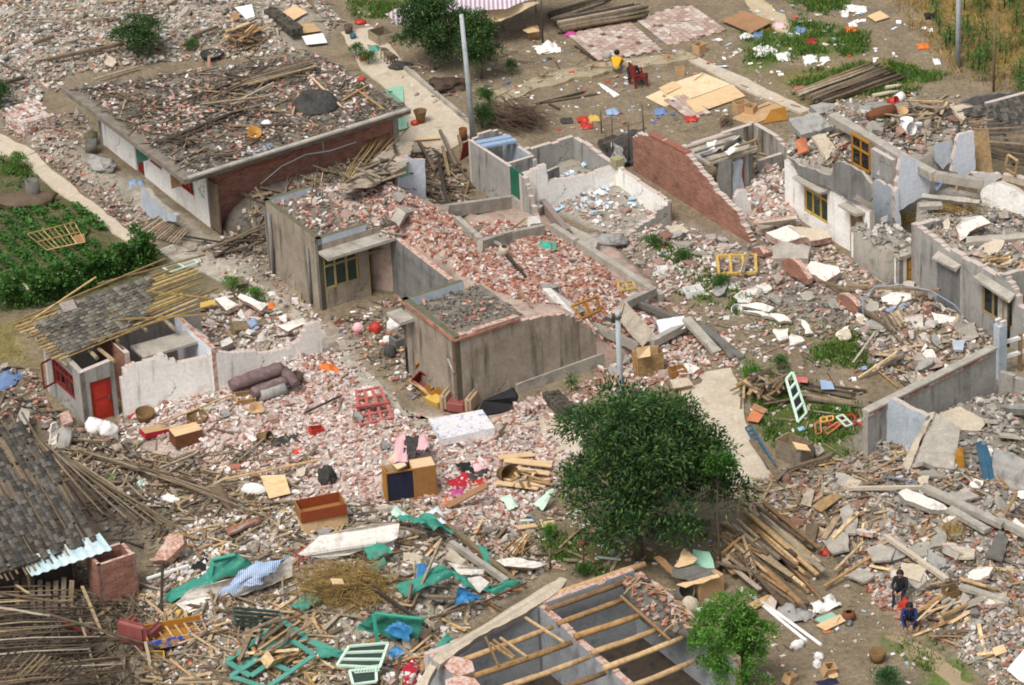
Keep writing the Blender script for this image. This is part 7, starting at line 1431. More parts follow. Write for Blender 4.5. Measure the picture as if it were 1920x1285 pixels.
for lab,l,t,m_,e in(('rounded white masonry piece under the blue hose',[(1652,558,.7),(1672,548,.8),(1706,545,.8),(1710,560,.7),(1680,572,.6),(1656,570,.6)],.25,'dusty_plaster','brick_break'),('pale blue board under the rounded masonry',[(1660,580,.6),(1704,566,.65),(1708,572,.6),(1664,586,.5)],.05,'sky_panel',None),('square white plaster block in the slab pile',[(1696,596,.9),(1730,590,.95),(1732,620,.4),(1698,622,.4)],.28,'dusty_plaster','brick_break'),('white masonry piece right of the brick pillar',[(1746,585,.8),(1770,590,.8),(1796,594,.7),(1788,604,.6),(1752,608,.6)],.3,'dusty_plaster','brick_break'),('long grey beam at the bottom of the slab pile',[(1668,646,.35),(1728,632,.4),(1730,640,.35),(1672,654,.3)],.25,'slab_pale',None),('broken beam right of the long grey beam',[(1730,630,.5),(1798,626,.5),(1800,636,.4),(1740,646,.4)],.28,'slab_pale','brick_break'),('rounded grey block left of the slab pile',[(1668,628,.5),(1695,620,.55),(1700,632,.5),(1672,638,.4)],.3,'slab','brick_break_pale'),('grey broken slab leaning on the house wall',[(1790,605,1.0),(1826,605,.8),(1836,630,.4),(1815,640,.4),(1800,630,.5)],.15,'slab','brick_break_pale'),('brick studded slab near the compound wall',[(1705,655,.4),(1760,672,.35),(1768,682,.3),(1716,676,.3)],.25,'slab','brick_break'),('white block at the left of the slab pile',[(1640,640,.3),(1662,636,.3),(1664,644,.25),(1642,648,.25)],.25,'slab_pale',None),('grey slab by the white block',[(1785,640,.5),(1812,636,.5),(1806,656,.4),(1788,656,.4)],.1,'cement_blue',None)):zslab('masonry_piece' if e else 'slab',lab,'masonry' if e else 'slab',l,t,m_,e)
zz=thing('brick_pillar','red and white broken brick pillar standing in the slab pile','pillar',G(1738,612))
for k in range(12):MB().box(G(1738,612)+Z3*(.1+.075*k)+Vector((random.uniform(-.02,.02),random.uniform(-.02,.02),0)),(.27,.25,.06),rz(YV+random.gauss(0,.05))).part('brick',M['brick_pink' if k%2 else 'brick'],zz)
# roof rubble of the shuttered house
for lab,l,t,m_,e in(('upper grey lintel lying across the roof rubble',[(1730,362,2.9),(1838,374,2.9),(1836,382,2.8),(1728,370,2.8)],.2,'slab',None),('lower grey lintel on the roof rubble',[(1722,380,2.7),(1765,378,2.7),(1768,386,2.7),(1724,388,2.6)],.18,'slab',None),('broken plastered wall piece on the roof rubble',[(1792,425,2.9),(1805,412,3.1),(1840,404,3.1),(1858,418,2.9),(1830,428,2.8),(1800,452,2.5)],.25,'dusty_plaster','brick_break'),('long concrete lintel at the right edge on roof rubble',[(1812,444,2.7),(1925,436,2.7),(1925,446,2.6),(1812,456,2.6)],.25,'slab','brick_break_pale'),('pale blue plastic piece on the roof rubble',[(1750,335,2.4),(1760,335,2.9),(1768,338,2.9),(1756,358,2.4)],.05,'sky_panel',None)):zslab('lintel' if 'lintel' in lab else 'masonry_piece',lab,'lintel' if 'lintel' in lab else 'masonry',l,t,m_,e)
sticks('straw','loose yellow straw on the roof rubble at right',1792,395,380,(.3,.7),0,3,0,'straw',.5,.35,.35,.012);sticks('straw','loose straw on the porch rubble',1700,415,160,(.3,.6),0,3,0,'straw',.3,.3,.2,.012)
pile('board','yellow splintered board on the roof rubble at right edge','board',1880,495,14,(.3,.8),R(60),.8,'wood_fresh',.8,.2,group='yellow splinters on the roof rubble')
# ------- grass yard right of the path
pile('plank','splintered plank in the pile on the grass yard','plank',1436,742,46,(.6,1.6),R(70),.6,'wood',.95,.9,group='planks of the pile on the grass yard',mats=['wood','wood_dark','wood','wood_fresh'])
frame('window_frame','pale green window frame leaning on the plank pile','window frame',[(1474,712,1.05),(1486,698,1.25),(1512,775,.1),(1496,792,.1)],1,4,'mint_pale',.09,.07,'dark_glass',only=((0,1),(0,2)))
for lab,l,m_ in(('blue panel lying on the timbers of the grass yard',[(1537,712,.4),(1560,716,.4),(1565,730,.3),(1540,730,.3)],'sky_panel'),('pink board beside the blue panel',[(1490,706,.4),(1515,708,.4),(1514,718,.3),(1492,716,.3)],'red_frame'),('orange board on the grass at the plank pile',[(1400,788,.15),(1410,768,.3),(1432,778,.25),(1422,792,.15)],'orange'),('orange brown board behind the orange board',[(1408,766,.2),(1414,756,.3),(1440,768,.3),(1432,776,.2)],'brown_board'),('small blue scrap on the grass',[(1614,688,.1),(1624,686,.1),(1626,692,.1),(1616,694,.1)],'sky_panel')):slab('panel' if 'panel' in lab else 'board',lab,'board',l,.03,m_)
for lab,l,nx_,ny_,m_ in(('small red window frame on the grass',[(1545,785,.2),(1600,778,.25),(1605,792,.15),(1560,800,.15)],2,1,'red'),('small orange frame lying on the grass',[(1528,795,.1),(1538,790,.2),(1540,812,.1),(1530,815,.1)],1,1,'orange'),('grey frame leaning over the red frame',[(1568,782,.3),(1580,778,.4),(1598,796,.2),(1586,800,.2)],1,2,'mint_pale'),('yellow frame behind the red frame',[(1538,784,.25),(1562,780,.3),(1562,788,.2),(1540,792,.2)],2,1,'yellow_frame'),('orange frame below the red frame',[(1546,808,.1),(1570,792,.2),(1576,796,.2),(1552,815,.1)],1,1,'orange')):frame('window_frame',lab,'window frame',l,nx_,ny_,m_,.06,.05)
for k in range(12):beam('timber','dark timber lying right of the plank pile','timber',(1490+random.uniform(0,40),715+k*3,.15),(1570+random.uniform(0,60),730+k*3,.1),.1,.06,'wood_dark' if k%2 else 'wood',group='dark timbers right of the plank pile')
obox('cabinet','open weathered wooden cabinet on the grass yard','cabinet',1490,862,1.15,.7,.75,YU+.25,'wood','wood_dark');slab('board','tan board on the open cabinet','board',[(1485,828,.8),(1512,834,.8),(1520,845,.8),(1494,842,.8)],.03,'ply');lathe('hollow_block','grey hollow block beside the wooden cabinet','block',1530,855,[(.2,0),(.2,.45)],'slab',n=4,tilt=(.5,.3,0),wall_=.06)
frame('gate','blue green iron gate lying beside the pale footpath','gate',[(1398,802,.1),(1408,798,.25),(1452,872,.2),(1440,878,.08)],1,9,'blue_metal',.06,.05);beam('plank','grey plank along the pale footpath edge','plank',(1410,825,.1),(1462,898,.1),.22,.05,'wood')
# ------- lower right
for lab,l,t,m_,e in(('upright folded concrete slab with a raised lip',[(1690,902,.3),(1756,776,1.7),(1800,800,1.7),(1790,880,.5),(1745,890,.3)],.14,'slab',None),('pale slab behind the raised lip slab',[(1760,776,1.0),(1800,762,1.0),(1850,790,.7),(1836,808,.6),(1800,806,.7)],.14,'slab_pale',None),('fallen slab at the foot of the folded slab',[(1680,912,.3),(1700,890,.35),(1770,868,.5),(1776,890,.3),(1750,906,.3)],.14,'slab_pale',None),('large pale slab leaning at the right edge',[(1862,905,.3),(1864,842,1.3),(1900,850,1.3),(1935,870,1.2),(1935,935,.2),(1880,925,.2)],.14,'cement',None),('dark brown board beside the folded slab',[(1775,880,.3),(1798,838,1.2),(1806,842,1.2),(1806,885,.3)],.06,'ochre',None)):zslab('slab' if 'slab' in lab else 'board',lab,'slab',l,t,m_,e)
zslab('slab_lip','thin raised concrete lip along the folded slab','lip',[(1680,906,.4),(1740,775,1.85),(1752,772,1.85),(1694,902,.4)],.12,'slab_pale')
for l in([(1830,830,1.3),(1840,826,1.3),(1862,925,.1),(1850,928,.1)],[(1842,835,1.2),(1850,832,1.2),(1878,925,.1),(1866,930,.1)]):zslab('metal_sheet','blue grey folded metal sheet leaning at right edge','metal sheet',l,.05,'blue_metal',None,0)['group']='blue grey metal sheets at the right edge'
slab('masonry_piece','white plastered slab lying on the rubble slope','masonry',[(1684,925,.5),(1700,916,.5),(1772,945,.45),(1778,955,.4),(1760,958,.4),(1700,938,.4)],.2,'dusty_plaster','slab',jag=.05)
for a,b,w_,h_,m_,lab in(((1588,916,.35),(1730,914,.4),.12,.12,'slab_pale','long round edged concrete post across the rubble slope'),((1732,914,.5),(1880,985,.4),.28,.2,'slab','heavy concrete beam across the rubble slope'),((1870,975,.4),(1940,1010,.4),.26,.2,'slab','end piece of the heavy concrete beam'),((1660,1005,.4),(1776,1088,.2),.16,.14,'slab_pale','long thin concrete beam in the rubble slope'),((1800,1100,.3),(1892,1128,.3),.22,.14,'slab','pale beam near the lower right rubble'),((1780,955,.4),(1850,995,.3),.3,.16,'slab','broken beam below the heavy beam'),((1610,960,.3),(1560,1010,.3),.14,.06,'wood_fresh','tan plank leaning on the rubble slope'),((1545,1010,.3),(1570,970,.4),.2,.05,'wood','brown plank beside the tan plank'),((1800,1085,.3),(1850,1100,.3),.12,.05,'wood_fresh','tan board by the pale beam'),((1640,1040,.2),(1545,1100,.2),.1,.05,'wood_fresh','light plank below the concrete plates'),((1565,1070,.2),(1620,1015,.3),.1,.05,'wood','grey plank crossing the light plank'),((1884,965,.4),(1906,925,.7),.1,.05,'wood_fresh','tan stake at the right edge of the slope'),((1478,880,.3),(1560,855,.4),.14,.12,'wood','thick pole at the top of the splintered boards'),((1660,895,.2),(1715,902,.2),.03,.03,'blue','thin blue pipe across the splintered boards'),((1690,1150,.1),(1760,1160,.15),.12,.06,'wood','low plank behind the squatting pair')):beam('beam' if 'beam' in lab or 'post' in lab else 'plank' if 'pipe' not in lab else 'pipe',lab,'beam' if 'beam' in lab else 'plank',a,b,w_,h_,m_,jit=.04)
for k,(l,m_)in enumerate((([(1538,1010),(1560,990),(1590,1000),(1592,1030),(1560,1038)],'slab'),([(1625,1030),(1650,1020),(1678,1028),(1670,1050),(1636,1052)],'slab'),([(1574,955),(1592,945),(1610,975),(1604,1000),(1586,1000)],'slab'),([(1848,1040),(1872,998),(1892,1010),(1880,1050)],'slab_dark'),([(1688,1055),(1740,1060),(1725,1090),(1690,1080)],'slab_pale'),([(1452,1000),(1475,990),(1495,1005),(1470,1016)],'wood'),([(1505,1020),(1512,980),(1535,985),(1524,1030)],'wood'),([(1470,1020),(1482,1010),(1500,1025),(1488,1032)],'wood'),([(1520,950),(1560,925),(1580,930),(1540,960)],'wood_fresh'),([(1500,945),(1514,915),(1528,918),(1520,950)],'wood'),([(1780,930),(1810,915),(1835,930),(1806,940)],'slab'),([(1780,1022),(1830,1030),(1826,1045),(1790,1045)],'slab_pale'),([(1600,1060),(1640,1078),(1620,1092),(1590,1080)],'slab'),([(1862,1115),(1888,1110),(1890,1130),(1866,1132)],'slab_pale'))):slab('concrete_plate' if m_.startswith('slab')else 'board',['grey plate nearest the lumber pile','rounded grey plate in the rubble slope','narrow pointed grey plate','dark plate at the right edge','wide pale plate behind the sitting man','small board above the lumber pile','upright grey board left of the pointed plate','second small board above the lumber pile','wide tan board in the splintered boards','narrow board beside the wide tan board','grey plate under the heavy beam','pale plate right of the straw tuft','low grey plate by the brick footing','small pale plate at right'][k],'plate' if m_.startswith('slab')else 'board',[(x,y,.25)for x,y in l],.09 if m_.startswith('slab')else.03,m_,jag=.03 if m_.startswith('slab')else 0)
sticks('straw','yellow straw tuft on the rubble slope',1785,1005,240,(.3,.7),R(80),.5,.5,'straw',.2,.2,.25,.012)
# lumber pile
for k in range(52):
	f=random.random();l0=(1345+70*f+random.uniform(-10,25),985-55*f+random.uniform(0,75));dx=random.uniform(70,135);sl=random.gauss(.82,.16);l1=(l0[0]+dx,l0[1]+dx*sl)
	(log if k%3==0 else beam)('timber','long timber in the big lumber pile right of the big tree','timber',(*l0,.1+.7*random.random()*(1-abs(f-.5))),(*l1,.05+.5*random.random()),*((random.uniform(.05,.08),random.choice(['wood_fresh','wood']))if k%3==0 else(random.uniform(.09,.2),random.uniform(.04,.09),random.choice(['wood_fresh','wood','wood','wood_dark']))),group='timbers of the big lumber pile')
for k in range(30):beam('timber','short end of lumber stacked under the big tree','timber',(1335+random.uniform(0,60),985+random.uniform(0,85),.1+.02*k*.8),(1370+random.uniform(0,60),1005+random.uniform(0,80),.1+.02*k*.8),random.uniform(.08,.14),.06,random.choice(['wood_fresh','wood','wood_dark']),group='short lumber stacked under the big tree')
frame('ladder','small wooden ladder leaning on the lumber pile','ladder',[(1394,1040,.9),(1406,1030,1.0),(1428,1105,.1),(1416,1112,.1)],1,7,'wood',.05,.04)
for a,b,lab in(((1404,1114,.05),(1512,1202,.05),'longer white plastic pipe on the trodden earth'),((1428,1128,.15),(1540,1210,.05),'second white plastic pipe crossing the longer one'),):
	log('pipe',lab,'pipe',a,b,.06,'white_plastic',bend=.01,taper=1)
cloth('sack','white filled sack on the trodden earth','sack',[(1518,1132),(1560,1120),(1578,1142),(1528,1156)],'white_sack',.15,dz=.35);cloth('plastic_sheet','crumpled beige sheet beside the white pipes','plastic sheet',[(1452,1142),(1500,1128),(1526,1160),(1476,1175)],'cement',.18,dz=.2);
for lab,l,m_ in(('green board under the white sack',[(1528,1160,.1),(1560,1148,.1),(1572,1156,.1),(1540,1170,.1)],'mint'),('tan board in front of the white sack',[(1530,1172,.12),(1575,1152,.12),(1586,1164,.1),(1548,1182,.1)],'ply'),('red brown board beside the white pipes',[(1428,1138,.1),(1450,1112,.3),(1458,1122,.3),(1452,1146,.1)],'brick_dust'),('tan board stub by the white pipes',[(1404,1132,.1),(1440,1115,.25),(1456,1118,.25),(1415,1142,.1)],'wood_fresh'),('pale board scrap on the trodden earth',[(1552,1262,.05),(1568,1256,.05),(1572,1268,.05),(1556,1274,.05)],'ply'),('tan board on the pale grey corner rubble',[(1860,1215,.2),(1882,1208,.2),(1888,1222,.2),(1866,1230,.2)],'ply'),('large white sheet in the lower right corner',[(1888,1255,.3),(1935,1200,.4),(1940,1290,.2),(1910,1275,.2)],'white_plastic')):slab('board',lab,'board',l,.03,m_)
lathe('pot','dark round pot with a pale lid on the trodden earth','pot',1592,1162,[(.16,0),(.22,.12),(.2,.26),(.12,.3)],'rust');lathe('tin','small grey tin in front of the dark pot','tin',1592,1172,[(.12,0),(.12,.12)],'metal');lathe('basket','open wicker basket on the trodden earth','basket',1645,1240,[(.2,0),(.3,.38)],'wicker',n=6);lump('jug','grey plastic jug lying on the trodden earth','jug',1495,1215,.24,.14,.2,'white_plastic',yaw=.3);lump('bag','upper white bag near the bright young tree','bag',1535,1236,.16,.14,.16,'white_sack');lump('bag','lower white bag near the bright young tree','bag',1532,1250,.15,.14,.16,'white_sack');obox('carton','torn orange brown carton near the bottom edge','box',1550,1262,.4,.3,.35,.5,'cardboard',tilt=(.4,.2));obox('carton','tan carton at the very bottom edge','box',1478,1280,.4,.3,.3,.9,'cardboard',tilt=(.2,.3));cloth('cloth','dark blue coat dropped at the bottom edge','cloth',[(1528,1280),(1565,1272),(1575,1282),(1540,1290)],'navy',.15);lump('bag','red plastic bag by the lumber','bag',1548,1040,.2,.15,.12,'red');slab('cloth','orange wrapper on the trodden earth','wrapper',[(1540,1182,.03),(1556,1178,.03),(1558,1186,.03),(1546,1188,.03)],.01,'orange');obox('basket','brown square basket behind the squatting pair','basket',1783,1120,.5,.4,.35,.3,'wicker')
pile('board','splintered board right of the squatting pair','board',1780,1165,24,(.5,1.5),R(30),.7,'wood_fresh',1.0,.4,group='splintered boards right of the squatting pair',mats=['wood_fresh','ply','wood','cardboard_pale'])
# makeshift shelter of boards
sbox('box','plywood box of the makeshift shelter','box',1326,1112,1.05,.5,.62,YV+.1,'cardboard',bev=.005);zslab('board','dark board roofing the makeshift shelter','board',[(1258,1080,1.0),(1268,1050,1.1),(1332,1068,.95),(1345,1082,.8),(1300,1092,.75)],.04,'slab_dark');zslab('board','tan board laid on the dark shelter board','board',[(1264,1062,1.15),(1282,1028,1.2),(1308,1048,1.15),(1300,1056,1.12),(1272,1064,1.1)],.03,'ply');zslab('board','light plywood strip at the front of the shelter','board',[(1268,1096,.8),(1345,1076,.85),(1350,1082,.8),(1286,1102,.75)],.03,'ply');zslab('board','brown plank propped behind the shelter','board',[(1226,1045,.9),(1236,1042,.9),(1290,1088,.7),(1280,1094,.7)],.05,'brown_board');lathe('drum','dark grey drum beside the makeshift shelter','drum',1277,1122,[(.25,0),(.3,.3),(.28,.7)],'slab_dark',tilt=(.7,0,.4));lump('sack','pale sack beside the dark grey drum','sack',1295,1145,.3,.24,.34,'slab_pale');lathe('tin','small pale tin near the sack','tin',1313,1152,[(.11,0),(.11,.22)],'white_plastic')
zslab('tin_sheet','grey green tin sheet leaning behind the shelter','sheet',[(1290,1070,.7),(1300,1030,1.0),(1330,1035,1.0),(1340,1066,.7)],.02,'mint')
# ------- beams and low walls among the fallen bricks
for lab,a,b,w_,h_,m_ in(('grey ring beam below the white ruin',(836,396,.3),(962,378,.3),.22,.5,'slab'),('short ring beam turning right below the white ruin',(962,380,.3),(1015,398,.2),.25,.5,'slab'),('ring beam dividing the fallen bricks',(900,462,.35),(958,443,.35),.22,.45,'slab'),('second length of the dividing ring beam',(958,444,.35),(1018,432,.3),.22,.45,'slab'),('ring beam on the left of the far room',(858,415,.5),(902,455,.4),.22,.4,'slab'),('beam turning along the fallen bricks',(1036,430,.3),(1080,458,.3),.25,.45,'slab'),('long wall top along the right of the fallen bricks',(1080,458,.2),(1240,562,.2),.26,.5,'slab'),('brick topped wall leaning right of the ring beam',(1016,382,.35),(1064,440,.25),.24,.5,'brick_dust'),('dark post leaning in the fallen bricks',(950,478,.6),(985,520,.1),.1,.12,'wood_dark'),('beam crossing the end of the fallen bricks',(1170,572,.5),(1226,546,.4),.25,.3,'slab'),('beam along the foot of the broad fallen slab',(1222,644,.35),(1290,608,.35),.25,.3,'slab'),('beam left of the broad fallen slab',(1112,612,.5),(1192,650,.2),.22,.3,'slab'),('dark beam beside the broad slab',(1190,566,.3),(1270,600,.2),.2,.2,'slab_dark'),('brick edged slab leaning by the pale footpath',(1286,598,.6),(1345,662,.1),.35,.16,'slab'),('dark slab leaning by the pale footpath',(1310,608,.4),(1392,672,.05),.3,.1,'slab_dark'),('thin dark slab parallel to the dark slab',(1330,612,.3),(1372,672,.1),.2,.1,'slab_dark'),('tan pole on the bricks of the far room',(945,440,.4),(985,410,.5),.07,.05,'wood_fresh'),('thin pipe across the far room',(868,435,.6),(940,446,.5),.05,.05,'pole'),('long grey pole over the green netting',(640,1060,.7),(802,1176,.7),.1,.1,'wood_dark'),('square grey beam above the log purlins',(815,965,.6),(965,1090,.3),.16,.16,'wood_dark'),('second square beam beside the grey one',(845,1018,.5),(950,1090,.3),.18,.2,'slab'),('rusty bar across the white blocks',(905,1130,.6),(988,1092,.6),.05,.05,'rust'),('leaning stake in the white blocks',(772,1140,.1),(828,1010,1.5),.08,.08,'wood'),('stake left of the tall leaning stake',(762,1140,.1),(772,1095,.8),.12,.08,'wood'),('upright post by the brick stall',(302,1152,.0),(305,1055,1.6),.08,.08,'wood_dark'),('white pipe left of the green netting',(275,1085,.5),(355,1060,.6),.07,.07,'white_plastic'),('stick leaning by the brick stall',(192,1190,.1),(154,1100,1.2),.1,.08,'wood'),('red rail beside the dark debris',(115,1165,.3),(175,1195,.2),.1,.06,'maroon'),('long tan pole before the white wall',(300,795,.3),(430,742,.4),.06,.05,'wood_fresh'),('long pole on the pale brick field',(570,775,.2),(640,742,.3),.06,.06,'wood_dark'),('long tan plank at the pillow',(415,900,.3),(600,862,.3),.1,.05,'wood_fresh'),('dark beam by the white blocks',(800,1120,.4),(910,1122,.4),.14,.1,'wood'),('pole above the straw heap',(685,975,.6),(800,1000,.4),.07,.07,'wood'),('plank along the back of the store',(805,1160,.4),(870,1140,.5),.1,.05,'wood')):beam('beam' if 'beam' in lab else 'wall_top' if 'wall' in lab and 'pole' not in lab else 'slab' if 'slab' in lab else 'pole',lab,'beam' if w_>.13 else 'pole',a,b,w_,h_,m_,jit=.02)
for lab,l,t,m_,e in(('broad fallen concrete slab at the end of the bricks',[(1150,580,.8),(1172,564,.8),(1230,628,.4),(1208,646,.4)],.15,'slab_pale',None),('pointed white plaster sheet on the fallen bricks',[(1016,540,.4),(1034,540,.5),(1082,574,.3),(1076,590,.2),(1042,568,.3)],.12,'dusty_plaster','slab'),('curved concrete slab below the white ruin',[(1060,418,.3),(1105,440,.4),(1122,452,.4),(1116,468,.3),(1085,455,.2)],.15,'slab',None),('square white block in the far room',[(992,406,.6),(1012,404,.6),(1014,418,.5),(996,420,.5)],.3,'dusty_plaster',None),('pale panel at the right of the broad slab',[(1232,600,.6),(1282,592,.7),(1284,616,.4),(1240,634,.3)],.1,'white_blue',None),('white masonry lump by the pale footpath',[(1268,690,.3),(1290,680,.4),(1312,690,.3),(1300,700,.2),(1275,702,.2)],.25,'dusty_plaster','brick_break'),('pale chunk at the foot of the pale footpath',[(1255,712,.3),(1290,708,.3),(1300,722,.2),(1262,728,.2)],.25,'slab_pale','brick_break'),('long fallen white wall behind the straw heap',[(560,1040,.6),(600,1005,.9),(690,985,1.1),(750,982,.9),(745,1010,.6),(690,1030,.4),(620,1050,.3)],.2,'dusty_plaster','slab_pale'),('long fallen white wall under the striped cloth',[(330,1132,.5),(360,1105,.8),(470,1075,.9),(545,1042,.9),(550,1080,.3),(460,1115,.3),(350,1150,.2)],.22,'dusty_plaster','brick_break_pale'),('white slab lying above the log purlins',[(928,1050,.35),(965,1045,.4),(1028,1058,.35),(1000,1066,.3),(945,1062,.3)],.15,'dusty_plaster','slab'),('white block slab in the white rubble',[(840,1055,.6),(880,1062,.6),(910,1068,.5),(905,1076,.4),(860,1078,.4)],.18,'dusty_plaster','slab'),('tilted white slab below the white block slab',[(868,1085,.4),(900,1080,.5),(918,1092,.4),(900,1112,.2)],.15,'dusty_plaster','slab'),('pale chunk above the white block slab',[(832,1048,.7),(845,1028,.8),(872,1050,.6),(865,1062,.5)],.2,'slab_pale','slab'),('long white plastered beam lying over the store wall',[(810,1236,2.6),(822,1222,2.65),(1050,1082,2.6),(1063,1086,2.6),(1050,1106,2.5),(985,1150,2.5),(900,1192,2.5),(826,1246,2.5)],.3,'slab_pale','slab'),('white beam end below the long white beam',[(775,1290,2.2),(808,1240,2.4),(820,1242,2.4),(800,1290,2.2)],.25,'slab_pale','slab'),('broken red brick lump at the corner of the store',[(828,1238,2.4),(850,1230,2.5),(885,1240,2.5),(890,1258,2.4),(862,1268,2.3),(840,1258,2.3)],.3,'brick_break','brick_break'),('second red brick lump at the bottom edge',[(835,1275,2.3),(860,1266,2.4),(890,1272,2.4),(905,1290,2.3),(835,1292,2.2)],.3,'brick_break','brick_break'),('white slab behind the red door house',[(402,560,.5),(420,556,.6),(446,572,.5),(425,582,.4)],.2,'dusty_plaster','brick_break'),('long white slab behind the red door house',[(444,556,.5),(452,550,.6),(500,572,.5),(490,582,.4)],.2,'dusty_plaster','brick_break'),('white broken wall piece at the end wall',[(520,610,.6),(568,596,.8),(572,606,.6),(540,622,.5)],.2,'dusty_plaster','brick_break'),('white lump inside the roofless end',[(412,640,.4),(432,632,.5),(436,642,.4),(416,652,.3)],.25,'dusty_plaster','slab'),('white broken panel standing left of the sacks',[(92,835,.1),(97,795,.9),(108,792,.9),(106,835,.1)],.1,'dusty_plaster',None),('grey panel beside the white broken panel',[(104,840,.1),(115,800,.8),(135,810,.7),(128,842,.1)],.08,'cement',None),('grey concrete block at the left edge',[(24,805,.6),(40,765,.7),(55,770,.7),(55,805,.5)],.4,'slab','brick_break'),('red brick lump by the white house corner',[(112,775,.4),(128,770,.4),(136,790,.35),(118,796,.3)],.3,'brick_break','brick_break'),('tumbled red brick block behind the brick stall',[(285,1052,.6),(318,1000,1.0),(342,1005,1.0),(345,1020,.8),(312,1050,.5)],.35,'brick_break','brick_break'),('orange brick slab on the white rubble',[(424,992,.3),(482,968,.35),(490,974,.3),(430,1000,.25)],.08,'brick_wall',None)):zz=slab('masonry_piece' if e else 'slab',lab,'masonry' if e else 'slab',l,t,m_,e,jag=.03)if 'store' not in lab and 'white beam' not in lab and 'bottom edge' not in lab else zslab('masonry_piece',lab,'masonry',l,t,m_,e,.03)
lathe('jar','grey clay jar half buried in the fallen bricks','jar',942,480,[(.14,0),(.21,.2),(.2,.42),(.13,.5)],'slab_pale',tilt=(.3,.2,0));cloth('cloth','turquoise cloth on the fallen bricks','cloth',[(1012,458),(1040,454),(1046,468),(1024,474)],'teal_strip',.12);frame('door_frame','brown door frame fallen at the end of the annex','door frame',[(1072,575,.8),(1118,556,1.0),(1126,582,.6),(1090,598,.5)],2,1,'ochre',.1,.07);lump('net','grey crumpled net beside the curved slab','net',1140,458,.7,.35,.25,'cement',amp=.4)
obox('cabinet','open topped wooden cupboard beside the grey pole','cupboard',1216,698,1.0,.6,.85,YV-.25,'wood_fresh','ochre');slab('board','tan slatted lid on the wooden cupboard','board',[(1194,652,1.1),(1218,648,1.1),(1220,668,1.0),(1197,672,1.0)],.03,'ply');obox('drawer','wooden tray right of the cupboard','tray',1270,702,.6,.45,.25,.3,'cabinet')
# ------- furniture at the foot of the annex
def armchair(px,py,yaw,lab,up='beige_sofa'):
	b=P(px,py);t=thing('armchair',lab,'armchair',b);q=rz(yaw)
	def pc(nm,c,s,m_,bv=.09):
		bm=bmesh.new();bmesh.ops.create_cube(bm,size=1)
		for v in bm.verts:v.co=Vector((v.co.x*s[0],v.co.y*s[1],v.co.z*s[2]))
		bmesh.ops.bevel(bm,geom=bm.edges[:],offset=bv,segments=3,affect='EDGES');me=bpy.data.meshes.new(nm)
		for v in bm.verts:v.co=q@(v.co+Vector(c))
		bm.to_mesh(me);bm.free();me.materials.append(M[m_])
		o=link(nm,me);o.parent=t;return o
	pc('seat',(0,-.05,.28),(.7,.75,.4),'dark_red_sofa',.05);pc('backrest',(0,.42,.55),(1.15,.28,1.0),up,.12)
	for s in(-1,1):pc('armrest',(s*.48,-.02,.4),(.24,.9,.7),up,.1)
armchair(862,768,R(-22),'beige armchair with a worn red seat at the annex corner')
slab('black_cushion','black upholstered sofa cushion leaning beside the armchair','sofa back',[(898,770,.15),(905,752,.5),(960,728,1.0),(970,745,.8),(966,758,.4),(940,772,.15),(912,777,.1)],.22,'black','black')
mb=MB();q=[P(803,786,.42),P(904,768,.42),P(928,802,.42),P(828,824,.42)];mb.prism(q,.26);mt_=mb.thing('mattress',[mat('floral_ticking',['#a9b6cf','#d9d6d4','#dcd6d2','#c9a9a4'],scale=4.5,bump=.05,dirt=[('#7f96c0',.56,.62,5)])],'pale blue flowered mattress lying before the armchair','mattress')
obox('cupboard','broken maroon cupboard against the annex wall','cupboard',800,728,.9,.5,.5,YU+.3,'maroon',tilt=(.5,.3));obox('chest','tan chest fallen beside the maroon cupboard','chest',815,745,.8,.5,.4,YU,'ochre',tilt=(.2,-.3));sbox('box','yellow wooden box beside the armchair','box',818,758,.7,.4,.3,YU+.2,'yellow_frame',tilt=(.2,0));beam('plank','tan plank before the maroon cupboard','plank',(768,712,.3),(806,740,.3),.12,.06,'wood_fresh');frame('wooden_rack','tan wooden frame standing by the annex wall','frame',[(778,700,.1),(800,690,.2),(805,675,.8),(782,682,.8)],1,1,'ochre',.08,.06)
for nm,lab,x,y,m_,s in(('basin','pink plastic basin in the open court',672,620,'pink',.22),('bag','red bag in the open court',704,622,'red',.25),('cloth','white sack in the open court',740,615,'white_sack',.3),('bag','small white bag in the open court',727,642,'white_sack',.18)):lump(nm,lab,'bag' if nm!='basin' else 'basin',x,y,s,s*.8,s,m_)
obox('hollow_block','square grey hollow block in the open court','block',746,648,.5,.45,.35,YU,'slab_dark',t=.1,bottom=False);lump('jar','dark round jar in the open court','jar',732,668,.25,.25,.3,'rubber',amp=.02)
frame('window_grille','red painted window grille lying on the pale bricks','window frame',[(668,735,.35),(712,726,.4),(736,784,.2),(676,797,.15)],3,4,'red_frame',.1,.06);MB().bar(P(666,764,.35),P(730,755,.35),.16,.08).thing('rail',M['red_frame'],'thick red rail across the red window grille','rail')
bs=thing('brick_pile','low neat pile of pale red bricks beside the stacked tiles','brick pile',P(1012,772));o0=P(978,790)
for i in range(9):
	for j in range(3):
		for k in range(8-(i%3)):o=link('brick',bme2,o0+V3*(.13+.235*i*.8)-U3*(.12+.22*j)+Z3*(.03+.06*k)+Vector((random.uniform(-.03,.03),random.uniform(-.03,.03),0))-bs.location);o.parent=bs;o.rotation_euler=(0,0,YU+random.gauss(0,.12))
slab('panel','pale mint sheet leaning on the stacked tiles','sheet',[(1062,785,.4),(1080,768,.5),(1090,780,.35),(1076,795,.25)],.02,'mint_pale')
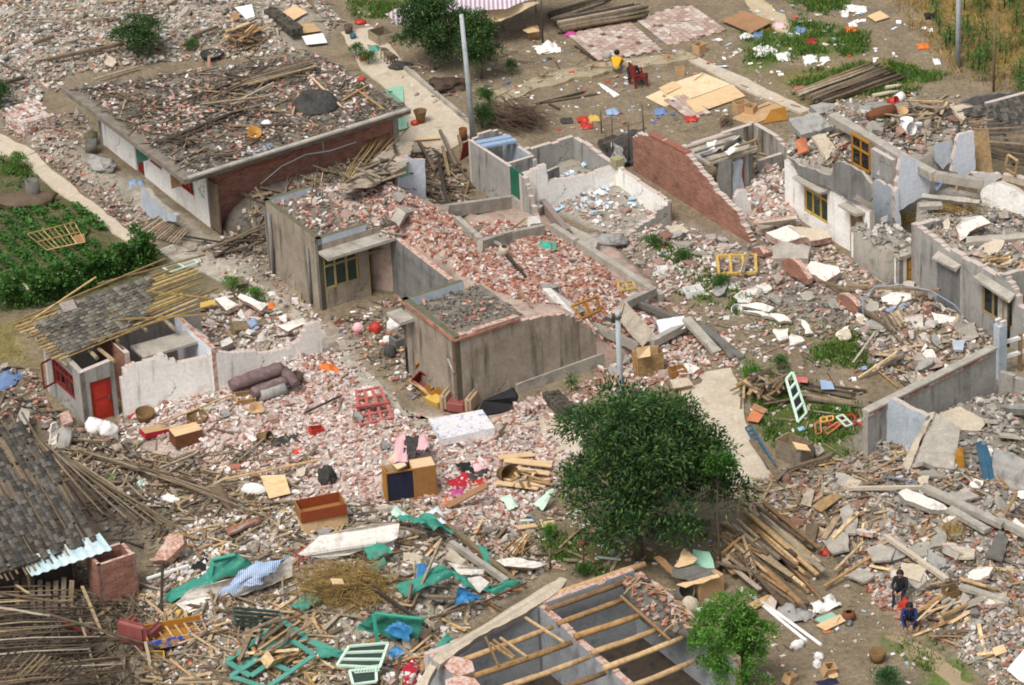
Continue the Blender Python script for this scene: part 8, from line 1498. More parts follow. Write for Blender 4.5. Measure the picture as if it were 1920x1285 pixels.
# wardrobe
b=P(770,930);t=thing('wardrobe','low wide wooden wardrobe, dark shade panel across its open left half, on pale bricks','wardrobe',b)
wy=R(13);qx,qy=rz(wy)@Vector((1,0,0)),rz(wy)@Vector((0,1,0))
for nm,c,s,m_ in(('side',qx*.86,(.04,.62,1.2),'cabinet'),('side',-qx*.86,(.04,.62,1.2),'ochre'),('back',qy*.29,(1.68,.03,1.2),'ply'),('shade_panel',-qy*.27-qx*.38,(.9,.02,1.14),'navy'),('door',-qy*.29+qx*.46,(.78,.04,1.2),'cabinet'),('divider',qx*.05,(.04,.5,1.18),'cabinet'),('top',Z3*.6+qx*.46,(.8,.6,.04),'ply'),('rail',-qy*.29-qx*.38-Z3*.57,(.9,.05,.06),'ochre'),('rail',-qy*.29-qx*.38+Z3*.58,(.9,.05,.05),'ochre')):MB().box(b+c+Z3*.62,s,rz(wy)).part(nm,M[m_],t)  # flat navy panel across the open half paints the shade inside
cloth('garment','pink garment draped over the wardrobe','clothes',[(735,868,1.25),(765,866,1.3),(760,815,.6),(742,822,.5)],'pink',.1,dz=.05);cloth('garment','dark garment on the wardrobe top','clothes',[(756,850,1.1),(788,846,1.1),(786,820,.6),(760,818,.6)],'rubber',.1,dz=.05);cloth('garment','pink towel on the wardrobe top right','clothes',[(780,846,1.1),(805,842,1.1),(800,815,.5),(784,815,.5)],'pink',.1,dz=.1);slab('panel','pale curved board behind the pink garment','board',[(728,862,1.1),(742,846,1.1),(762,872,1.3),(745,880,1.3)],.03,'cardboard_pale')
t=thing('chest','red brown open chest resting on a pale wooden box','chest',P(602,1000))
def wb(nm,x,y,L,W,H,yaw,z0,m_,inner,open_=True):
	b=P(x,y);q=rz(yaw);o=b+Z3*z0
	for s in(-1,1):MB().box(o+q@Vector((0,s*(W/2-.02),H/2)),(L,.04,H),q).part('side',M[m_],t);MB().box(o+q@Vector((s*(L/2-.02),0,H/2)),(.04,W-.08,H),q).part('end',M[inner],t)
	MB().box(o+Z3*.03,(L-.1,W-.1,.04),q).part('bottom',M[inner],t)
	if not open_:MB().box(o+Z3*(H+.02),(L,W,.03),q).part('lid',M[m_],t)
wb('base',606,985,1.55,.75,.42,R(18),0,'ply','ply',False);wb('tray',604,985,1.6,.9,.42,R(16),.48,'cabinet_red','cabinet')
for nm,lab,l,m_,a_ in(('garment','crimson clothes heaped beside the wardrobe',[(840,905),(872,885),(890,905),(855,925)],'crimson',.25),('garment','black jacket on top of the clothes heap',[(852,872),(885,868),(892,890),(862,892)],'black',.2),('garment','dark grey coat in the clothes heap',[(868,892),(915,880),(920,898),(882,912)],'rubber',.2),('garment','magenta cloth in the clothes heap',[(835,925),(868,915),(872,930),(842,938)],'magenta',.15),('garment','red shirt at the right of the clothes heap',[(885,905),(912,895),(915,915),(890,922)],'red',.2),('garment','pale garment behind the clothes heap',[(878,865),(915,862),(920,880),(890,884)],'pink',.15),('garment','red rag between wardrobe and clothes heap',[(822,896),(838,893),(842,904),(825,906)],'red',.12),('garment','orange cloth under the brown board',[(826,938),(848,934),(846,948),(830,950)],'orange_cloth',.1),('cloth','grey cloth lying on the pale brick field',[(495,830),(560,812),(570,832),(510,845)],'rubber',.2),('cloth','orange cloth behind the red door house',[(485,575),(512,568),(516,580),(490,584)],'orange_cloth',.15),('cloth','orange cloth by the end of the white wall',[(595,690),(622,676),(640,702),(612,700)],'orange_cloth',.2),('cloth','orange scrap on the grey rubble by the purple sofa',[(581,720),(590,714),(592,732),(584,733)],'orange_cloth',.05),('cloth','purple cloth at the foot of the white wall',[(232,775),(285,762),(284,772),(240,786)],'crimson',.1),('cloth','pale blue plastic behind the white wall',[(455,605),(480,595),(485,620),(462,625)],'sky_panel',.25),('tarpaulin','blue grey tarpaulin hanging at the left edge',[(-20,725),(22,690),(45,705),(5,740)],'blue',.2),('garment','dark bag on the pale brick field',[(592,890),(618,872),(625,905),(600,912)],'navy',.2),('cloth','yellow green plastic on the splintered laths',[(192,905),(212,890),(217,905),(200,912)],'leaf_bright',.1),('cloth','red bag on the splintered laths',[(210,865),(225,855),(228,872),(216,876)],'red',.15),('cloth','pale mint scrap on the splintered laths',[(254,905),(270,900),(274,910),(258,913)],'mint_pale',.08),('cloth','black plastic bag beside the green tarpaulin',[(355,1065),(385,1042),(395,1065),(365,1082)],'black',.3),('cloth','white plastic by the green tarpaulin',[(395,1035),(412,1025),(415,1045),(398,1050)],'white_sack',.2),('cloth','navy trousers hung on the fallen white wall',[(448,1075),(485,1068),(480,1112),(455,1115)],'navy',.15),('cloth','blue striped cloth on the fallen white wall',[(412,1118,.5),(455,1070,1.0),(545,1040,1.0),(490,1095,.6)],'blue_stripe',.16),('cloth','red patterned cloth at the end of the white wall',[(548,1040),(575,1020),(580,1050),(556,1075)],'dark_red_sofa',.15),('blanket','crimson blanket beside the pale window frame',[(745,1250),(785,1235),(795,1275),(755,1290)],'crimson',.25),('plastic_sheet','bright blue plastic sheet beside the teal netting',[(850,1138,.3),(862,1102,.9),(908,1122,.5),(875,1130,.6)],'blue_plastic',.12),('plastic_sheet','blue plastic under the pale window frame',[(725,1220),(755,1205),(765,1230),(735,1240)],'blue_plastic',.15),('plastic_sheet','blue plastic strip above the teal netting',[(780,1060,.3),(800,1058,.3),(802,1098,.4),(785,1100,.4)],'blue_plastic',.08)):cloth(nm,lab,'plastic sheet' if 'plastic' in nm else 'cloth',l,m_,a_,n=8)
# teal netting and plastic tarpaulins
for k,(lab,l,m_,a_)in enumerate((('large bright teal tarpaulin folded over beside the brick stall',[(385,1100,.3),(395,1052,1.0),(445,1040,1.0),(478,1062,.5)],'teal_net',.15),('dark teal tarpaulin strip running down to the left',[(306,1120,.2),(385,1075,.5),(400,1095,.5),(320,1132,.2)],'teal_net',.08),('teal netting over the grey beam',[(735,972,.5),(808,968,.7),(852,1000,.5),(790,985,.9)],'teal_net',.15),('torn teal netting above the straw heap',[(675,1025,.4),(720,1022,.5),(738,1035,.5),(695,1052,.4)],'teal_net',.15),('pointed teal netting below the torn piece',[(655,1085,.3),(720,1045,.6),(725,1058,.5),(690,1092,.2)],'teal_net',.12),('teal netting spread over the white blocks',[(740,1100,.4),(830,1062,.7),(855,1078,.5),(760,1122,.4)],'teal_net',.2),('teal triangle of netting by the blue sheet',[(846,1068,.7),(872,1085,.5),(895,1110,.3),(858,1092,.5)],'teal_net',.12),('dark teal netting right of the blue sheet',[(905,1108,.4),(950,1090,.6),(985,1092,.5),(930,1115,.3)],'teal_net',.12),('large teal tarpaulin fold at bottom centre',[(665,1180,.3),(702,1150,.9),(800,1160,.8),(780,1205,.2)],'teal_net',.2),('blue and teal sheet inside the large fold',[(720,1185,.5),(745,1165,.8),(775,1180,.7),(765,1205,.4)],'blue_plastic',.12),('small dark teal sheet beside the hollow blocks',[(815,1215,.4),(838,1188,.7),(850,1200,.5),(822,1228,.3)],'teal_net',.1),('teal sheet right of the straw heap',[(545,1140,.3),(590,1100,.4),(605,1125,.4),(572,1145,.2)],'teal_net',.15),('teal sheet piece on the boards',[(590,1215,.3),(640,1220,.3),(660,1232,.2),(600,1235,.2)],'teal_net',.08),('dark green sheet in the white block rubble',[(896,1022,.3),(912,1028,.4),(925,1060,.2),(912,1062,.2)],'teal_net',.12),('mint sheet above the spilled bricks',[(732,962,.3),(742,950,.4),(768,968,.3),(740,972,.3)],'mint_pale',.08),('large curved mint sheet left of the big tree',[(1000,945,.3),(1030,920,.6),(1042,915,.6),(1018,958,.2)],'mint_pale',.12),('smaller mint sheet left of the curved one',[(938,935,.3),(955,928,.4),(972,950,.3),(955,958,.2)],'mint_pale',.1),('white mesh sheet above the spilled bricks',[(788,968,.4),(822,952,.8),(840,985,.4),(812,982,.5)],'white_blue',.06))):cloth('netting' if 'net' in lab else 'tarpaulin' if 'tarp' in lab or 'fold' in lab else 'sheet',lab,'tarpaulin',l,m_,a_,n=9,seed=20+k)
for a,b in(((398,1055,1.1),(392,1095,.3)),((700,1152,1.0),(708,1205,.3)),((702,1150,1.0),(790,1160,.9)),((398,1050,1.1),(440,1040,1.05))):beam('plastic_rail','bright teal plastic edge strip of a tarpaulin','strip',a,b,.12,.04,'teal_strip',group='bright teal edge strips')
lump('straw_heap','yellow straw heap beside the fallen white wall','straw heap',642,1112,1.15,.8,.42,'straw',amp=.6)
o_=COL.objects[-1];support([o_.location+v.co for v in o_.data.vertices],[tuple(p.vertices)for p in o_.data.polygons])
for c,n,rx in((P(640,1078),1200,.75),(P(660,1115),1200,.7),(P(605,1105),500,.4)):
	b_=proj(c);sticks('straw_heap','heap of tangled yellow straw at lower centre',b_[0],b_[1],n,(.2,.55),0,3,.05,'straw',rx,.42,.12,.012)
sbox('board','tan board on the straw heap','board',632,1092,.4,.25,.06,.4,'ply',tilt=(.3,.3),dz=.65)
# window frames, sofa frame
frame('window_frame','pale mint window with green panes at the bottom edge','window frame',[(632,1248,.5),(655,1212,.8),(728,1206,.8),(712,1252,.5)],3,1,'mint_pale',.09,.06,'dark_green_glass');frame('window_frame','pale mint casement below the mint window','window frame',[(655,1258,.5),(705,1254,.5),(706,1278,.3),(662,1284,.3)],1,1,'mint_pale',.09,.06,'dark_green_glass');frame('slatted_grille','pale mint slatted grille of the mint window','grille',[(668,1252,.55),(712,1247,.55),(710,1258,.5),(665,1262,.5)],8,1,'mint_pale',.03,.03)
frame('window_frame','dark green slatted frame above the teal door frames','window frame',[(438,1140,.6),(525,1148,.6),(525,1178,.3),(442,1172,.3)],1,4,'dark_green_glass',.09,.05);frame('door_frame','large teal door frame lying on the boards','door frame',[(425,1240,.25),(530,1165,.4),(575,1195,.35),(470,1268,.2)],1,2,'teal',.2,.05);frame('door_frame','second teal frame under the boards','door frame',[(432,1268,.2),(545,1200,.5),(590,1228,.4),(500,1290,.2)],2,1,'teal',.18,.05);slab('board','teal board right of the teal frames','board',[(575,1205,.4),(590,1198,.4),(645,1222,.3),(640,1232,.2)],.03,'teal')
obox('stand','small tan wooden frame standing on the teal frames','stand',505,1242,.6,.4,.45,.9,'wood_fresh',tilt=(.6,.3),bottom=False,dz=.3)
q=R(14);b=P(330,1208);t=thing('overturned_sofa','overturned sofa base with blue and yellow patterned sides','sofa',b)
M['patch']=mat('blue_yellow_cloth',['#33468f','#3f549f','#c79a45','#3a4c95'],scale=4,bump=.05)
for nm,c,s,m_ in(('side',(0,-.45,.3),(1.9,.06,.32),'patch'),('side',(0,.45,.4),(1.9,.06,.3),'ochre'),('end',(.95,0,.35),(.06,.9,.34),'patch'),('end',(-.95,0,.35),(.06,.9,.34),'ochre'),('bottom',(0,0,.2),(1.8,.84,.03),'ochre')):MB().box(b+rz(q)@Vector(c)+Z3*.1,s,rz(q)).part(nm,M[m_],t)
for k in range(6):MB().box(b+rz(q)@Vector((-.75+.3*k,0,.36))+Z3*.1,(.06,.86,.05),rz(q+.15)).part('slat',M['wood_fresh'],t)
armchair(266,1205,R(150),'dull red vinyl seat tipped beside the patterned sofa base','dark_red_sofa')
obox('crate','yellow plastic crate among the boards at lower left','crate',292,1238,.5,.4,.25,.2,'yellow_frame',tilt=(.4,.2));lump('bag','small yellow bag behind the patterned sofa base','bag',340,1152,.2,.15,.12,'yellow_frame')
for x,y,a in((770,1215,.9),(795,1195,.9),(815,1180,.9)):
	t=thing('hollow_block','grey hollow concrete block in the stack above the pale window','block',P(x,y),'hollow blocks above the pale window');b=t.location.copy()
	for k in(-.19,0,.19):MB().box(b+rz(a)@Vector((k,0,.25)),(.05,.28,.3),rz(a)).part('web',M['slab_pale'],t)
	for s in(-.14,.14):MB().box(b+rz(a)@Vector((0,s,.25)),(.4,.05,.3),rz(a)).part('face',M['slab_pale'],t)
	# left house yard
t=thing('sofa','dusty purple grey sofa lying against the white wall','sofa',P(480,722));a_,b_=P(432,725,.55),P(530,690,.55)
MB().tube([a_.lerp(b_,k/8)+Z3*random.uniform(-.02,.03)for k in range(9)],[.22,.27,.26,.28,.26,.27,.26,.28,.22],12).part('backrest',M['purple_sofa'],t);MB().tube([a_.lerp(b_,.25+k/12)+U3*.6-Z3*.2 for k in range(9)],[.18,.22,.2,.22,.2,.22,.2,.21,.17],12).part('seat',M['purple_sofa'],t);MB().tube([b_-Z3*.1,b_+U3*.55-Z3*.15,b_+U3*1.0-Z3*.25],[.2,.22,.16],10).part('armrest',M['purple_sofa'],t)
log('roll','grey rolled quilt in front of the purple sofa','quilt',(488,742,.2),(535,728,.25),.22,'cement',n=12,taper=1)
for nm,lab,x,y,pr,m_,tl in(('basket','round basket of rags by the red door',272,788,[(.25,0),(.36,.3),(.36,.38)],'wicker',(.1,.1,0)),('basket','coiled basket before the white wall',370,788,[(.3,0),(.4,.15),(.38,.2)],'wicker',(.2,0,0)),('can','tan basket lying on the pale brick field',485,820,[(.16,0),(.2,.4),(.22,.5)],'wicker',(1.3,0,1)),('basket','large wicker basket lying by the tan boards',942,888,[(.24,0),(.33,.5),(.36,.6)],'wicker',(1.2,0,.5)),('bowl','yellow tub by the tan box',478,770,[(.2,0),(.28,.25)],'cardboard',(.9,0,.4)),('jar','dark jar at the end of the purple sofa',555,722,[(.2,0),(.24,.3),(.2,.5)],'wood_dark',(0,.2,0))):lathe(nm,lab,'basket' if nm=='basket' else nm,x,y,pr,m_,tilt=tl,dz=.05)
sbox('box','tan topped dark wooden box on the rubble by the white wall','box',350,828,1.05,.65,.5,R(24),'rust',top='ply',dz=.05);sbox('long_cushion','purple and tan seat lying left of the dark wooden box','seat',298,812,1.3,.5,.22,R(28),'crimson',top='cardboard',tilt=(0,.1));obox('drawer','open tan drawer below the purple sofa','drawer',458,752,.7,.5,.25,R(20),'wood_fresh',tilt=(.2,.1));obox('drawer','small red drawer on the pale brick field','drawer',592,812,.5,.3,.22,R(25),'red',tilt=(.1,.2));sbox('box','red carton at the lower pale brick field','box',512,792,.35,.25,.2,.3,'brick_dust');lump('sack','white sack by the red door','sack',180,812,.4,.35,.4,'white_sack');lump('sack','second white sack right of the first','sack',203,816,.36,.3,.36,'white_sack');lump('pillow','white bolster on the pale brick field','pillow',478,925,.5,.25,.25,'white_sack',yaw=-.3,amp=.05);slab('board','plywood sheet beside the white bolster','board',[(488,892,.4),(534,890,.45),(545,925,.25),(505,935,.2)],.03,'ply');lump('bag','white bag on the splintered laths','bag',320,942,.32,.2,.2,'white_sack',yaw=-.4);slab('board','grey brown board leaning below the bolster','board',[(392,920,.6),(410,905,.7),(452,958,.1),(440,965,.1)],.05,'wood');lump('bag','white bundle by the open chest','bag',555,928,.2,.15,.12,'white_sack');sbox('box','small white carton beside the bolster','box',432,885,.35,.2,.15,.8,'white_plastic');sbox('box','red tile leaning on the tiled roof','tile',128,575,.55,.45,.06,YV,'brick_dust',dz=2.9,tilt=(.5,0));sbox('crate','dark crate inside the roofless end','crate',448,625,.6,.5,.4,.4,'wood_dark',tilt=(.3,.2));sbox('crate','brown crate in the weeds behind the house','crate',445,540,.5,.4,.4,.6,'wood',tilt=(.4,.2));slab('board','yellow board behind the red door house','board',[(365,570,.3),(400,562,.4),(405,572,.3),(370,580,.2)],.04,'yellow_frame');frame('window_frame','pale green frame lying on the lane bricks','window frame',[(305,502,.2),(360,485,.25),(372,492,.2),(320,510,.15)],2,1,'mint_pale',.06,.05);lump('bundle','dark fallen sack behind the bolster','sack',612,905,.3,.25,.4,'rubber',amp=.3);sbox('box','small wooden box by the bolster planks','box',442,883,.35,.3,.2,.1,'brick_dust')
for lab,a,b,w_ in(('pale board right of the wicker basket',(945,862),(1035,872),.35),('yellow edged board above the basket',(935,858),(1000,852),.3),('tan board by the mint sheets',(930,905),(1010,915),.25),('tan board lying over the clothes',(958,878),(1030,888),.25),('tan square board by the weeds',(1015,985),(1040,980),.3),('short tan board at the spilled bricks',(970,990),(1005,985),.25)):beam('board',lab,'board',(*a,.15),(*b,.2),w_,.04,'ply')
beam('board','red brown board leaning on the clothes heap','board',(838,950,.3),(912,910,.6),.3,.05,'brown_board')
for k in range(16):beam('board','splintered tan board right of the wicker basket','board',(930+random.uniform(0,70),880+random.uniform(0,30),.1),(960+random.uniform(0,80),878+random.uniform(0,35),.3),.1,.03,random.choice(['wood_fresh','wood','ply']),group='splintered tan boards by the basket')
for k in range(12):beam('lath','loose lath splayed on the spilled bricks','lath',(940+random.uniform(0,50),1035+random.uniform(-8,8),.1),(955+random.uniform(0,60),1010+random.uniform(-12,8),.3),.06,.03,'wood_fresh',group='laths splayed on the spilled bricks')
# collapsed bamboo roof at the lower left corner
t=thing('collapsed_roof','collapsed dark roof of long bamboo rafters in the lower left corner','roof',P(80,1230))
for k in range(44):
	f=k/43;a=(-60+random.uniform(-10,10),1105+205*f,1.3-.3*f);b=(115+110*f+random.uniform(-30,40),1105+150*f+random.uniform(-10,10)+20*f,.9-.5*f)
	MB().tube([P(*a),P(*a).lerp(P(*b),.5)+Z3*random.uniform(-.05,.1),P(*b)],.026,6).part('rafter',M['wood_dark']if k%3 else M['wood'],t)
for k in range(14):
	f=k/13;MB().tube([P(-40+150*f,1290-10*f,.5),P(20+140*f,1220+20*f,1.2)],.03,6).part('lath',M['wood_dark'],t)
for k,(a,b)in enumerate((((0,1112,1.4),(120,1130,1.2)),((85,1150,1.2),(300,1215,.5)),((30,1098,1.5),(54,1112,1.3)),((0,1140,1.3),(95,1155,1.1)),((150,1160,.9),(190,1290,.2)))):log('pole','long pole on top of the collapsed bamboo roof','pole',a,b,.05,'wood',group='poles on the collapsed bamboo roof')
# tilted dark boards and poles under the shed eave
for k in range(9):beam('plank','dark board standing under the shed eave','plank',(20+14*k,1150+random.uniform(-10,10),.0),(15+15*k,1085+random.uniform(-8,8),1.1),.16,.04,'wood_dark',group='dark boards under the shed eave')
for k in range(10):log('pole','long rafter slid off the dark shed roof','pole',(40+12*k+random.uniform(-8,8),800+8*k,1.0-.06*k),(150+22*k,960+4*k+random.uniform(-10,10),.4),.045,'wood_dark' if k%2 else 'wood',group='rafters slid off the dark shed roof')
for k in range(12):log('pole','long lath fanned across the splintered laths','pole',(110+12*k,835+3*k,.3),(260+22*k,875+8*k+random.uniform(-10,10),.4),.03,'wood',group='long laths fanned below the red door house')
pile('plank','plank thrown over the teal door frames','plank',515,1225,30,(.8,2.2),R(45),.45,'wood',1.0,1.0,group='planks over the teal door frames',mats=['wood_fresh','wood','wood'])
# ------- people: one skinned body each, hair as a child
def person(lab,base,yaw,J,top_m,leg_m,prop=None,shoe='black'):
	"""J: joints in metres, x right, y forward, z up; base: point on the ground under the figure"""
	q=rz(yaw);T=lambda p:base+q@Vector(p);ch=[]
	V,E,Rr,part=[],[],[],[]
	def add(p,r,par,k):V.append(Vector(p));Rr.append(r);part.append(k);(E.append((par,len(V)-1))if par is not None else None);return len(V)-1
	lerp=lambda a,b,t:Vector(a).lerp(Vector(b),t)
	pel=add(J['pelvis'],.15,None,1);w_=add(lerp(J['pelvis'],J['chest'],.5),.14,pel,0);c=add(J['chest'],.16,w_,0);n=add(J['neck'],.06,c,0);n2=add(lerp(J['neck'],J['head'],.45),.05,n,2)
	h=add(J['head'],.1,n2,2);add(lerp(J['neck'],J['head'],1.5),.085,h,2)
	for s in('l','r'):
		sh=add(J[s+'sh'],.07,c,0);el=add(J[s+'el'],.05,sh,0);wr=add(J[s+'wr'],.035,el,0);hd=add(lerp(J[s+'el'],J[s+'wr'],1.3),.032,wr,2)
		d=(Vector(J[s+'wr'])-Vector(J[s+'el'])).normalized();sd_=d.cross(Vector((0,0,1))).normalized()
		ch+=[(Vector(J[s+'wr'])+d*.07+sd_*(.018*(i-1.5)),d*(.075-.012*abs(i-1.3))+Vector((0,0,-.02)),.009)for i in range(4)]+[(Vector(J[s+'wr'])+d*.03+sd_*.03,d*.04+sd_*.035,.01)]
		hp=add(J[s+'hip'],.1,pel,1);kn=add(J[s+'kn'],.068,hp,1);an=add(J[s+'an'],.045,kn,1);add(Vector(J[s+'an'])+(Vector(J[s+'toe'])-Vector(J[s+'an']))*.9,.04,an,3)
	me=bpy.data.meshes.new('body');me.from_pydata([tuple(v)for v in V],E,[]);o=bpy.data.objects.new('body_tmp',me);COL.objects.link(o)
	sk=o.modifiers.new('s','SKIN');
	if not me.skin_vertices:me.attributes
	for i,sv in enumerate(me.skin_vertices[0].data if me.skin_vertices else[]):sv.radius=(Rr[i],Rr[i]);sv.use_root=(i==0)
	ss=o.modifiers.new('u','SUBSURF');ss.levels=2;dg=bpy.context.evaluated_depsgraph_get();ev=o.evaluated_get(dg);m2=bpy.data.meshes.new_from_object(ev)
	bpy.data.objects.remove(o);m2.name='person';m2.materials.clear()
	for mm in(top_m,leg_m,'skin',shoe):m2.materials.append(M[mm])
	for p in m2.polygons:
		c_=p.center;best=min(range(len(E)),key=lambda e:seg_d(c_,V[E[e][0]],V[E[e][1]]));p.material_index=part[E[best][1]];p.use_smooth=True
	bm=bmesh.new();bm.from_mesh(m2);hd=Vector(J['head']);fwd=Vector(J.get('face',(0,1,-.2))).normalized()
	for a,d,r_ in ch:
		vs=[]
		for k in(0,.5,1):
			x=d.cross(Vector((.3,.2,1))).normalized();y=d.normalized().cross(x);vs.append([bm.verts.new(a+d*k+Vector((0,0,-.012*k*k))+(x*math.cos(t)+y*math.sin(t))*r_*(1-.25*k))for t in(0,1.57,3.14,4.71)])
		for i in range(2):
			for j in range(4):f=bm.faces.new((vs[i][j],vs[i][(j+1)%4],vs[i+1][(j+1)%4],vs[i+1][j]));f.material_index=2
		bm.faces.new(vs[2]).material_index=2
	side=fwd.cross(Vector((0,0,1))).normalized();upv=side.cross(fwd)
	for off,r_,mi in((fwd*.115-upv*.02,.016,2),(side*.105-upv*.01,.024,2),(-side*.105-upv*.01,.024,2),(fwd*.1+side*.035+upv*.015,.011,3),(fwd*.1-side*.035+upv*.015,.011,3),(fwd*.102-upv*.055,.014,0)):
		g=bmesh.ops.create_icosphere(bm,subdivisions=1,radius=r_,matrix=Matrix.Translation(hd+off))
		for v in g['verts']:
			for f in v.link_faces:f.material_index=mi
	for v in bm.verts:v.co=q@v.co
	bm.to_mesh(m2);bm.free();o=link('person',m2,base);tag(o,lab,'person')
	hb=bmesh.new();bmesh.ops.create_icosphere(hb,subdivisions=3,radius=.125,matrix=Matrix.Translation(hd-fwd*.025+upv*.035));
	bmesh.ops.delete(hb,geom=[v for v in hb.verts if(v.co-hd).dot(fwd)>.055 and(v.co-hd).dot(upv)<.085],context='VERTS')
	for v in hb.verts:v.co+=Vector((noise.noise(v.co*30),noise.noise(v.co*30+Vector((5,0,0))),0))*.008;v.co=q@v.co
	hm=bpy.data.meshes.new('hair');hb.to_mesh(hm);hb.free();hm.materials.append(M['hair'])
	for p in hm.polygons:p.use_smooth=True
	ho=link('hair',hm);ho.parent=o;return o
def seg_d(p,a,b):
	d=b-a;t=max(0,min(1,(p-a).dot(d)/max(1e-9,d.dot(d))));return(p-a-d*t).length
SIT=dict(pelvis=(0,0,.36),chest=(0,.1,.72),neck=(0,.14,.9),head=(0,.2,1.03),face=(0,1,-.45),lsh=(-.19,.1,.82),rsh=(.19,.1,.82),lel=(-.24,.25,.58),rel=(.24,.25,.58),lwr=(-.1,.46,.52),rwr=(.1,.46,.5),lhip=(-.1,.02,.34),rhip=(.1,.02,.34),lkn=(-.15,.42,.48),rkn=(.15,.42,.48),lan=(-.14,.46,.08),ran=(.14,.5,.08),ltoe=(-.15,.64,.03),rtoe=(.15,.68,.03))
SQ=dict(SIT,pelvis=(0,0,.24),chest=(0,.16,.56),neck=(0,.24,.73),head=(0,.32,.85),face=(0,1,-.7),lsh=(-.19,.2,.66),rsh=(.19,.2,.66),lel=(-.25,.42,.44),rel=(.25,.42,.44),lwr=(-.1,.58,.3),rwr=(.12,.6,.22),lhip=(-.1,.02,.24),rhip=(.1,.02,.24),lkn=(-.17,.38,.48),rkn=(.17,.38,.46),lan=(-.14,.2,.08),ran=(.14,.22,.08),ltoe=(-.16,.4,.03),rtoe=(.16,.42,.03))
BEND=dict(SIT,pelvis=(0,-.1,.55),chest=(0,.2,.72),neck=(0,.36,.76),head=(0,.48,.72),face=(0,.6,-1),lsh=(-.18,.26,.74),rsh=(.18,.26,.74),lel=(-.24,.4,.5),rel=(.24,.4,.5),lwr=(-.14,.56,.34),rwr=(.14,.56,.34),lhip=(-.1,-.1,.52),rhip=(.1,-.1,.52),lkn=(-.13,.2,.36),rkn=(.13,.2,.36),lan=(-.12,-.02,.08),ran=(.12,-.02,.08),ltoe=(-.13,.2,.03),rtoe=(.13,.2,.03))
sbox('stone_block','stone block under the man in black','stone',1690,1122,.4,.35,.3,.3,'slab')
person('person in a black jacket sitting on the brick footing, looking at their hands',P(1690,1122),R(160),SIT,'black','navy')
person('person in a dark blue jacket squatting at the edge of the brick footing',P(1706,1170),R(170),SQ,'navy_blue','black')
cloth('umbrella','bright red bag between the two squatting people','bag',[(1682,1138,.25),(1696,1122,.5),(1708,1134,.45),(1692,1148,.2)],'red',.06,dz=.1)
person('person with black hair in a yellow shirt sitting with their back turned',P(1156,140),R(-10),SQ,'yellow_shirt','cement_dk')
person('person bending over beside the dark red chair in the yard',P(1184,152),R(195),BEND,'black','navy')
b=P(1198,160);t=thing('chair','dark red wooden armchair standing on the earth yard','chair',b);q=rz(R(110))
for nm,c,s in(('seat',(0,0,.42),(.62,.6,.06)),('backrest',(0,.3,.72),(.66,.05,.62)),('armrest',(-.32,0,.62),(.06,.56,.05)),('armrest',(.32,0,.62),(.06,.56,.05)),('leg',(-.29,-.26,.3),(.06,.06,.6)),('leg',(.29,-.26,.3),(.06,.06,.6)),('leg',(-.29,.28,.22),(.06,.06,.44)),('leg',(.29,.28,.22),(.06,.06,.44))):MB().box(b+q@Vector(c),s,q).part(nm,M['maroon'],t)
# ------- labels of loose pieces: say where each one lies
bpy.context.view_layer.update()
LM=[((255,60),'the round bush at top left'),((462,75),'the timber heap'),((540,62),'the long dark tile stack'),((60,235),'the square brick stack'),((592,192),'the round fibre mat'),((397,103),'the black round basin'),((475,250),'the tan tub'),((100,445),'the bamboo rack'),((300,430),'the fallen paling panel'),((645,515),'the green annex window'),((712,515),'the annex doorway'),((770,340),'the white stall wall'),((955,330),'the dark green door panel'),((1030,462),'the turquoise cloth'),((942,480),'the clay jar'),((1165,535),'the small yellow frame'),((1190,600),'the broad fallen slab'),((1216,670),'the open wooden cupboard'),((862,740),'the beige armchair'),((865,797),'the flowered mattress'),((935,750),'the black cushion'),((700,762),'the red window grille'),((768,890),'the wardrobe'),((602,955),'the open chest'),((875,900),'the clothes heap'),((942,880),'the wicker basket'),((350,815),'the tan topped box'),((480,710),'the purple sofa'),((193,755),'the red door'),((478,918),'the white bolster'),((515,910),'the plywood sheet'),((212,1080),'the brick stall'),((420,1070),'the large teal tarpaulin'),((640,1095),'the straw heap'),((330,1185),'the patterned sofa base'),((500,1210),'the large teal door frame'),((482,1158),'the dark green slatted frame'),((680,1235),'the pale mint window'),((790,1200),'the hollow blocks'),((870,1120),'the bright blue plastic'),((975,1055),'the white slab'),((1205,1000),'the big tree'),((1300,1075),'the makeshift shelter'),((1440,1040),'the lumber pile'),((1470,1160),'the white pipes'),((1545,1140),'the white filled sack'),((1685,1100),'the person in black'),((1706,1155),'the person in dark blue'),((1645,1230),'the open wicker basket'),((1785,1005),'the straw tuft'),((1725,935),'the white plastered slab'),((1745,840),'the folded slab'),((1850,880),'the blue metal sheet'),((1490,745),'the pale green window frame'),((1565,795),'the small red frame'),((1490,840),'the open wooden cabinet'),((1380,495),'the yellow window frame'),((1540,510),'the tilted masonry slab'),((1738,590),'the brick pillar'),((1835,555),'the shuttered window'),((1520,370),'the yellow framed window'),((1692,510),'the ochre door'),((1520,235),'the tilted grey slab'),((1694,235),'the white drum'),((1640,212),'the brown barrel'),((1370,285),'the torn white plastic'),((1300,350),'the brick gable wall'),((1160,280),'the net fence'),((1155,130),'the person in yellow'),((1305,170),'the cardboard mat'),((1400,40),'the brown board'),((1590,155),'the pole stack'),((1430,95),'the white plastic heap'),((875,140),'the tall grey pole'),((789,213),'the clay pot'),((1820,440),'the right edge lintel'),((1500,610),'the plaster slabs'),((1300,552),'the white sink'),((140,620),'the tiled roof'),((60,930),'the dark tiled shed'),((80,1230),'the collapsed bamboo roof'),((1875,1220),'the corner white sheet'),((1372,1215),'the bright young tree')]
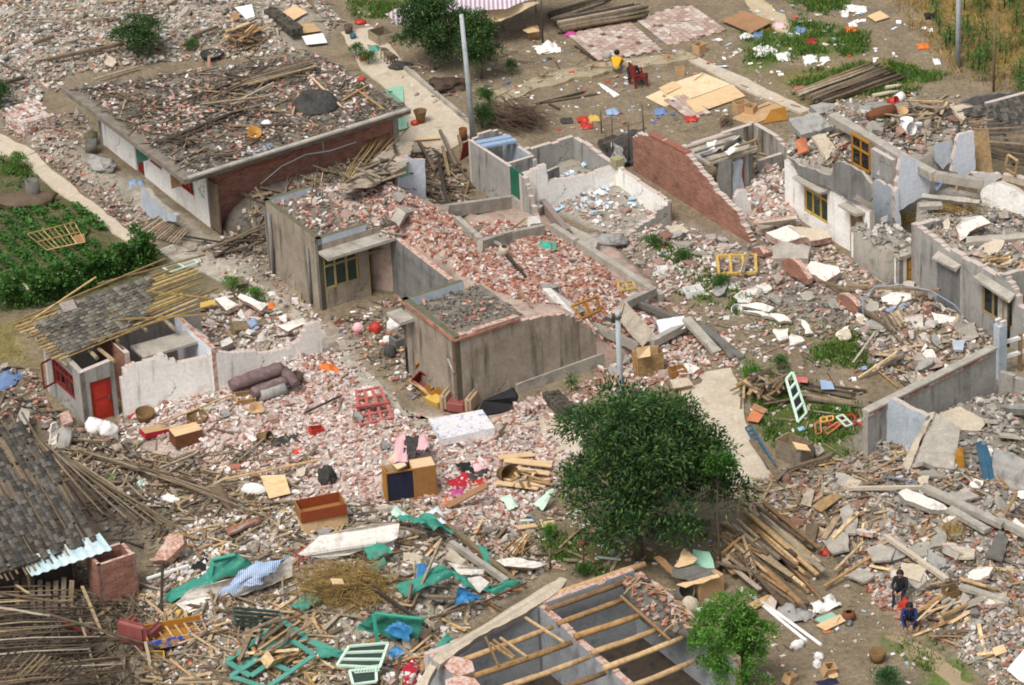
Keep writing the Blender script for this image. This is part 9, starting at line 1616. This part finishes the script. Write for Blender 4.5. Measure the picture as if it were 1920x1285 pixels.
ORD='first second third fourth fifth sixth seventh eighth ninth tenth eleventh twelfth thirteenth fourteenth fifteenth sixteenth seventeenth eighteenth nineteenth twentieth'.split()
byl={}
for o in COL.objects:
	if o.parent is None and o.get('category')and o.get('group'):
		x,y=proj(o.matrix_world.translation)
		if 'lying loose on' in o['label']:
			(lx,ly),ph=min(LM,key=lambda l:(l[0][0]-x)**2+((l[0][1]-y)*1.6)**2);dx,dy=x-lx,(y-ly)*1.6
			rel=('right of' if dx>0 else 'left of')if abs(dx)>abs(dy)else('in front of' if dy>0 else 'behind')
			w_=o['label'].split(' lying loose on ')[0];d=max(o.dimensions);sz=''
			if o.name.split('.')[0]in('plank','lath'):sz='long ' if d>1.3 else 'short ' if d<.8 else ''
			elif o.name.startswith('concrete_chunk'):sz='big ' if d>.4 else ''
			o['label']='%s%s lying loose %s %s'%(sz,w_.replace('small scrap','scrap'),rel,ph);o['group']=o['label'].replace(' lying','s lying')
		byl.setdefault(o['label'],[]).append((x,y,o))
WD={'weathered_wood':'grey brown','old_dark_wood':'dark','tan_wood':'tan','plywood':'pale tan','pale_cardboard':'pale','grey_clay_tile':''}
for lab in[k for k,v in byl.items()if len(v)>20]:
	L=byl[lab];dm=[max(o.dimensions)for _,_,o in L];lo,hi=np.percentile(dm,33),np.percentile(dm,67)
	if L[0][2].active_material is None or L[0][2].active_material.name not in WD:continue
	del byl[lab];lb=lab.split(' ',1)[1]if lab.startswith('long ')else lab
	for(x,y,o),d in zip(L,dm):
		nl='%s %s %s'%('smaller' if d<lo else 'larger' if d>hi else 'middling',WD.get(o.active_material.name,''),lb);nl=' '.join(nl.split());o['label']=nl;byl.setdefault(nl,[]).append((x,y,o))
for lab,L in byl.items():
	if not 1<len(L)<=20:continue
	sx=max(p[0]for p in L)-min(p[0]for p in L);sy=max(p[1]for p in L)-min(p[1]for p in L);ax_=0 if sx>=sy*1.2 else 1
	for i,(x,y,o)in enumerate(sorted(L,key=lambda p:p[ax_])):
		o['label']='%s, %s'%(lab,ORD[i]+(' from the left' if ax_==0 else ' from the top'))
		if len(o['label'].split())>16:o['label']=lab+', '+ORD[i]
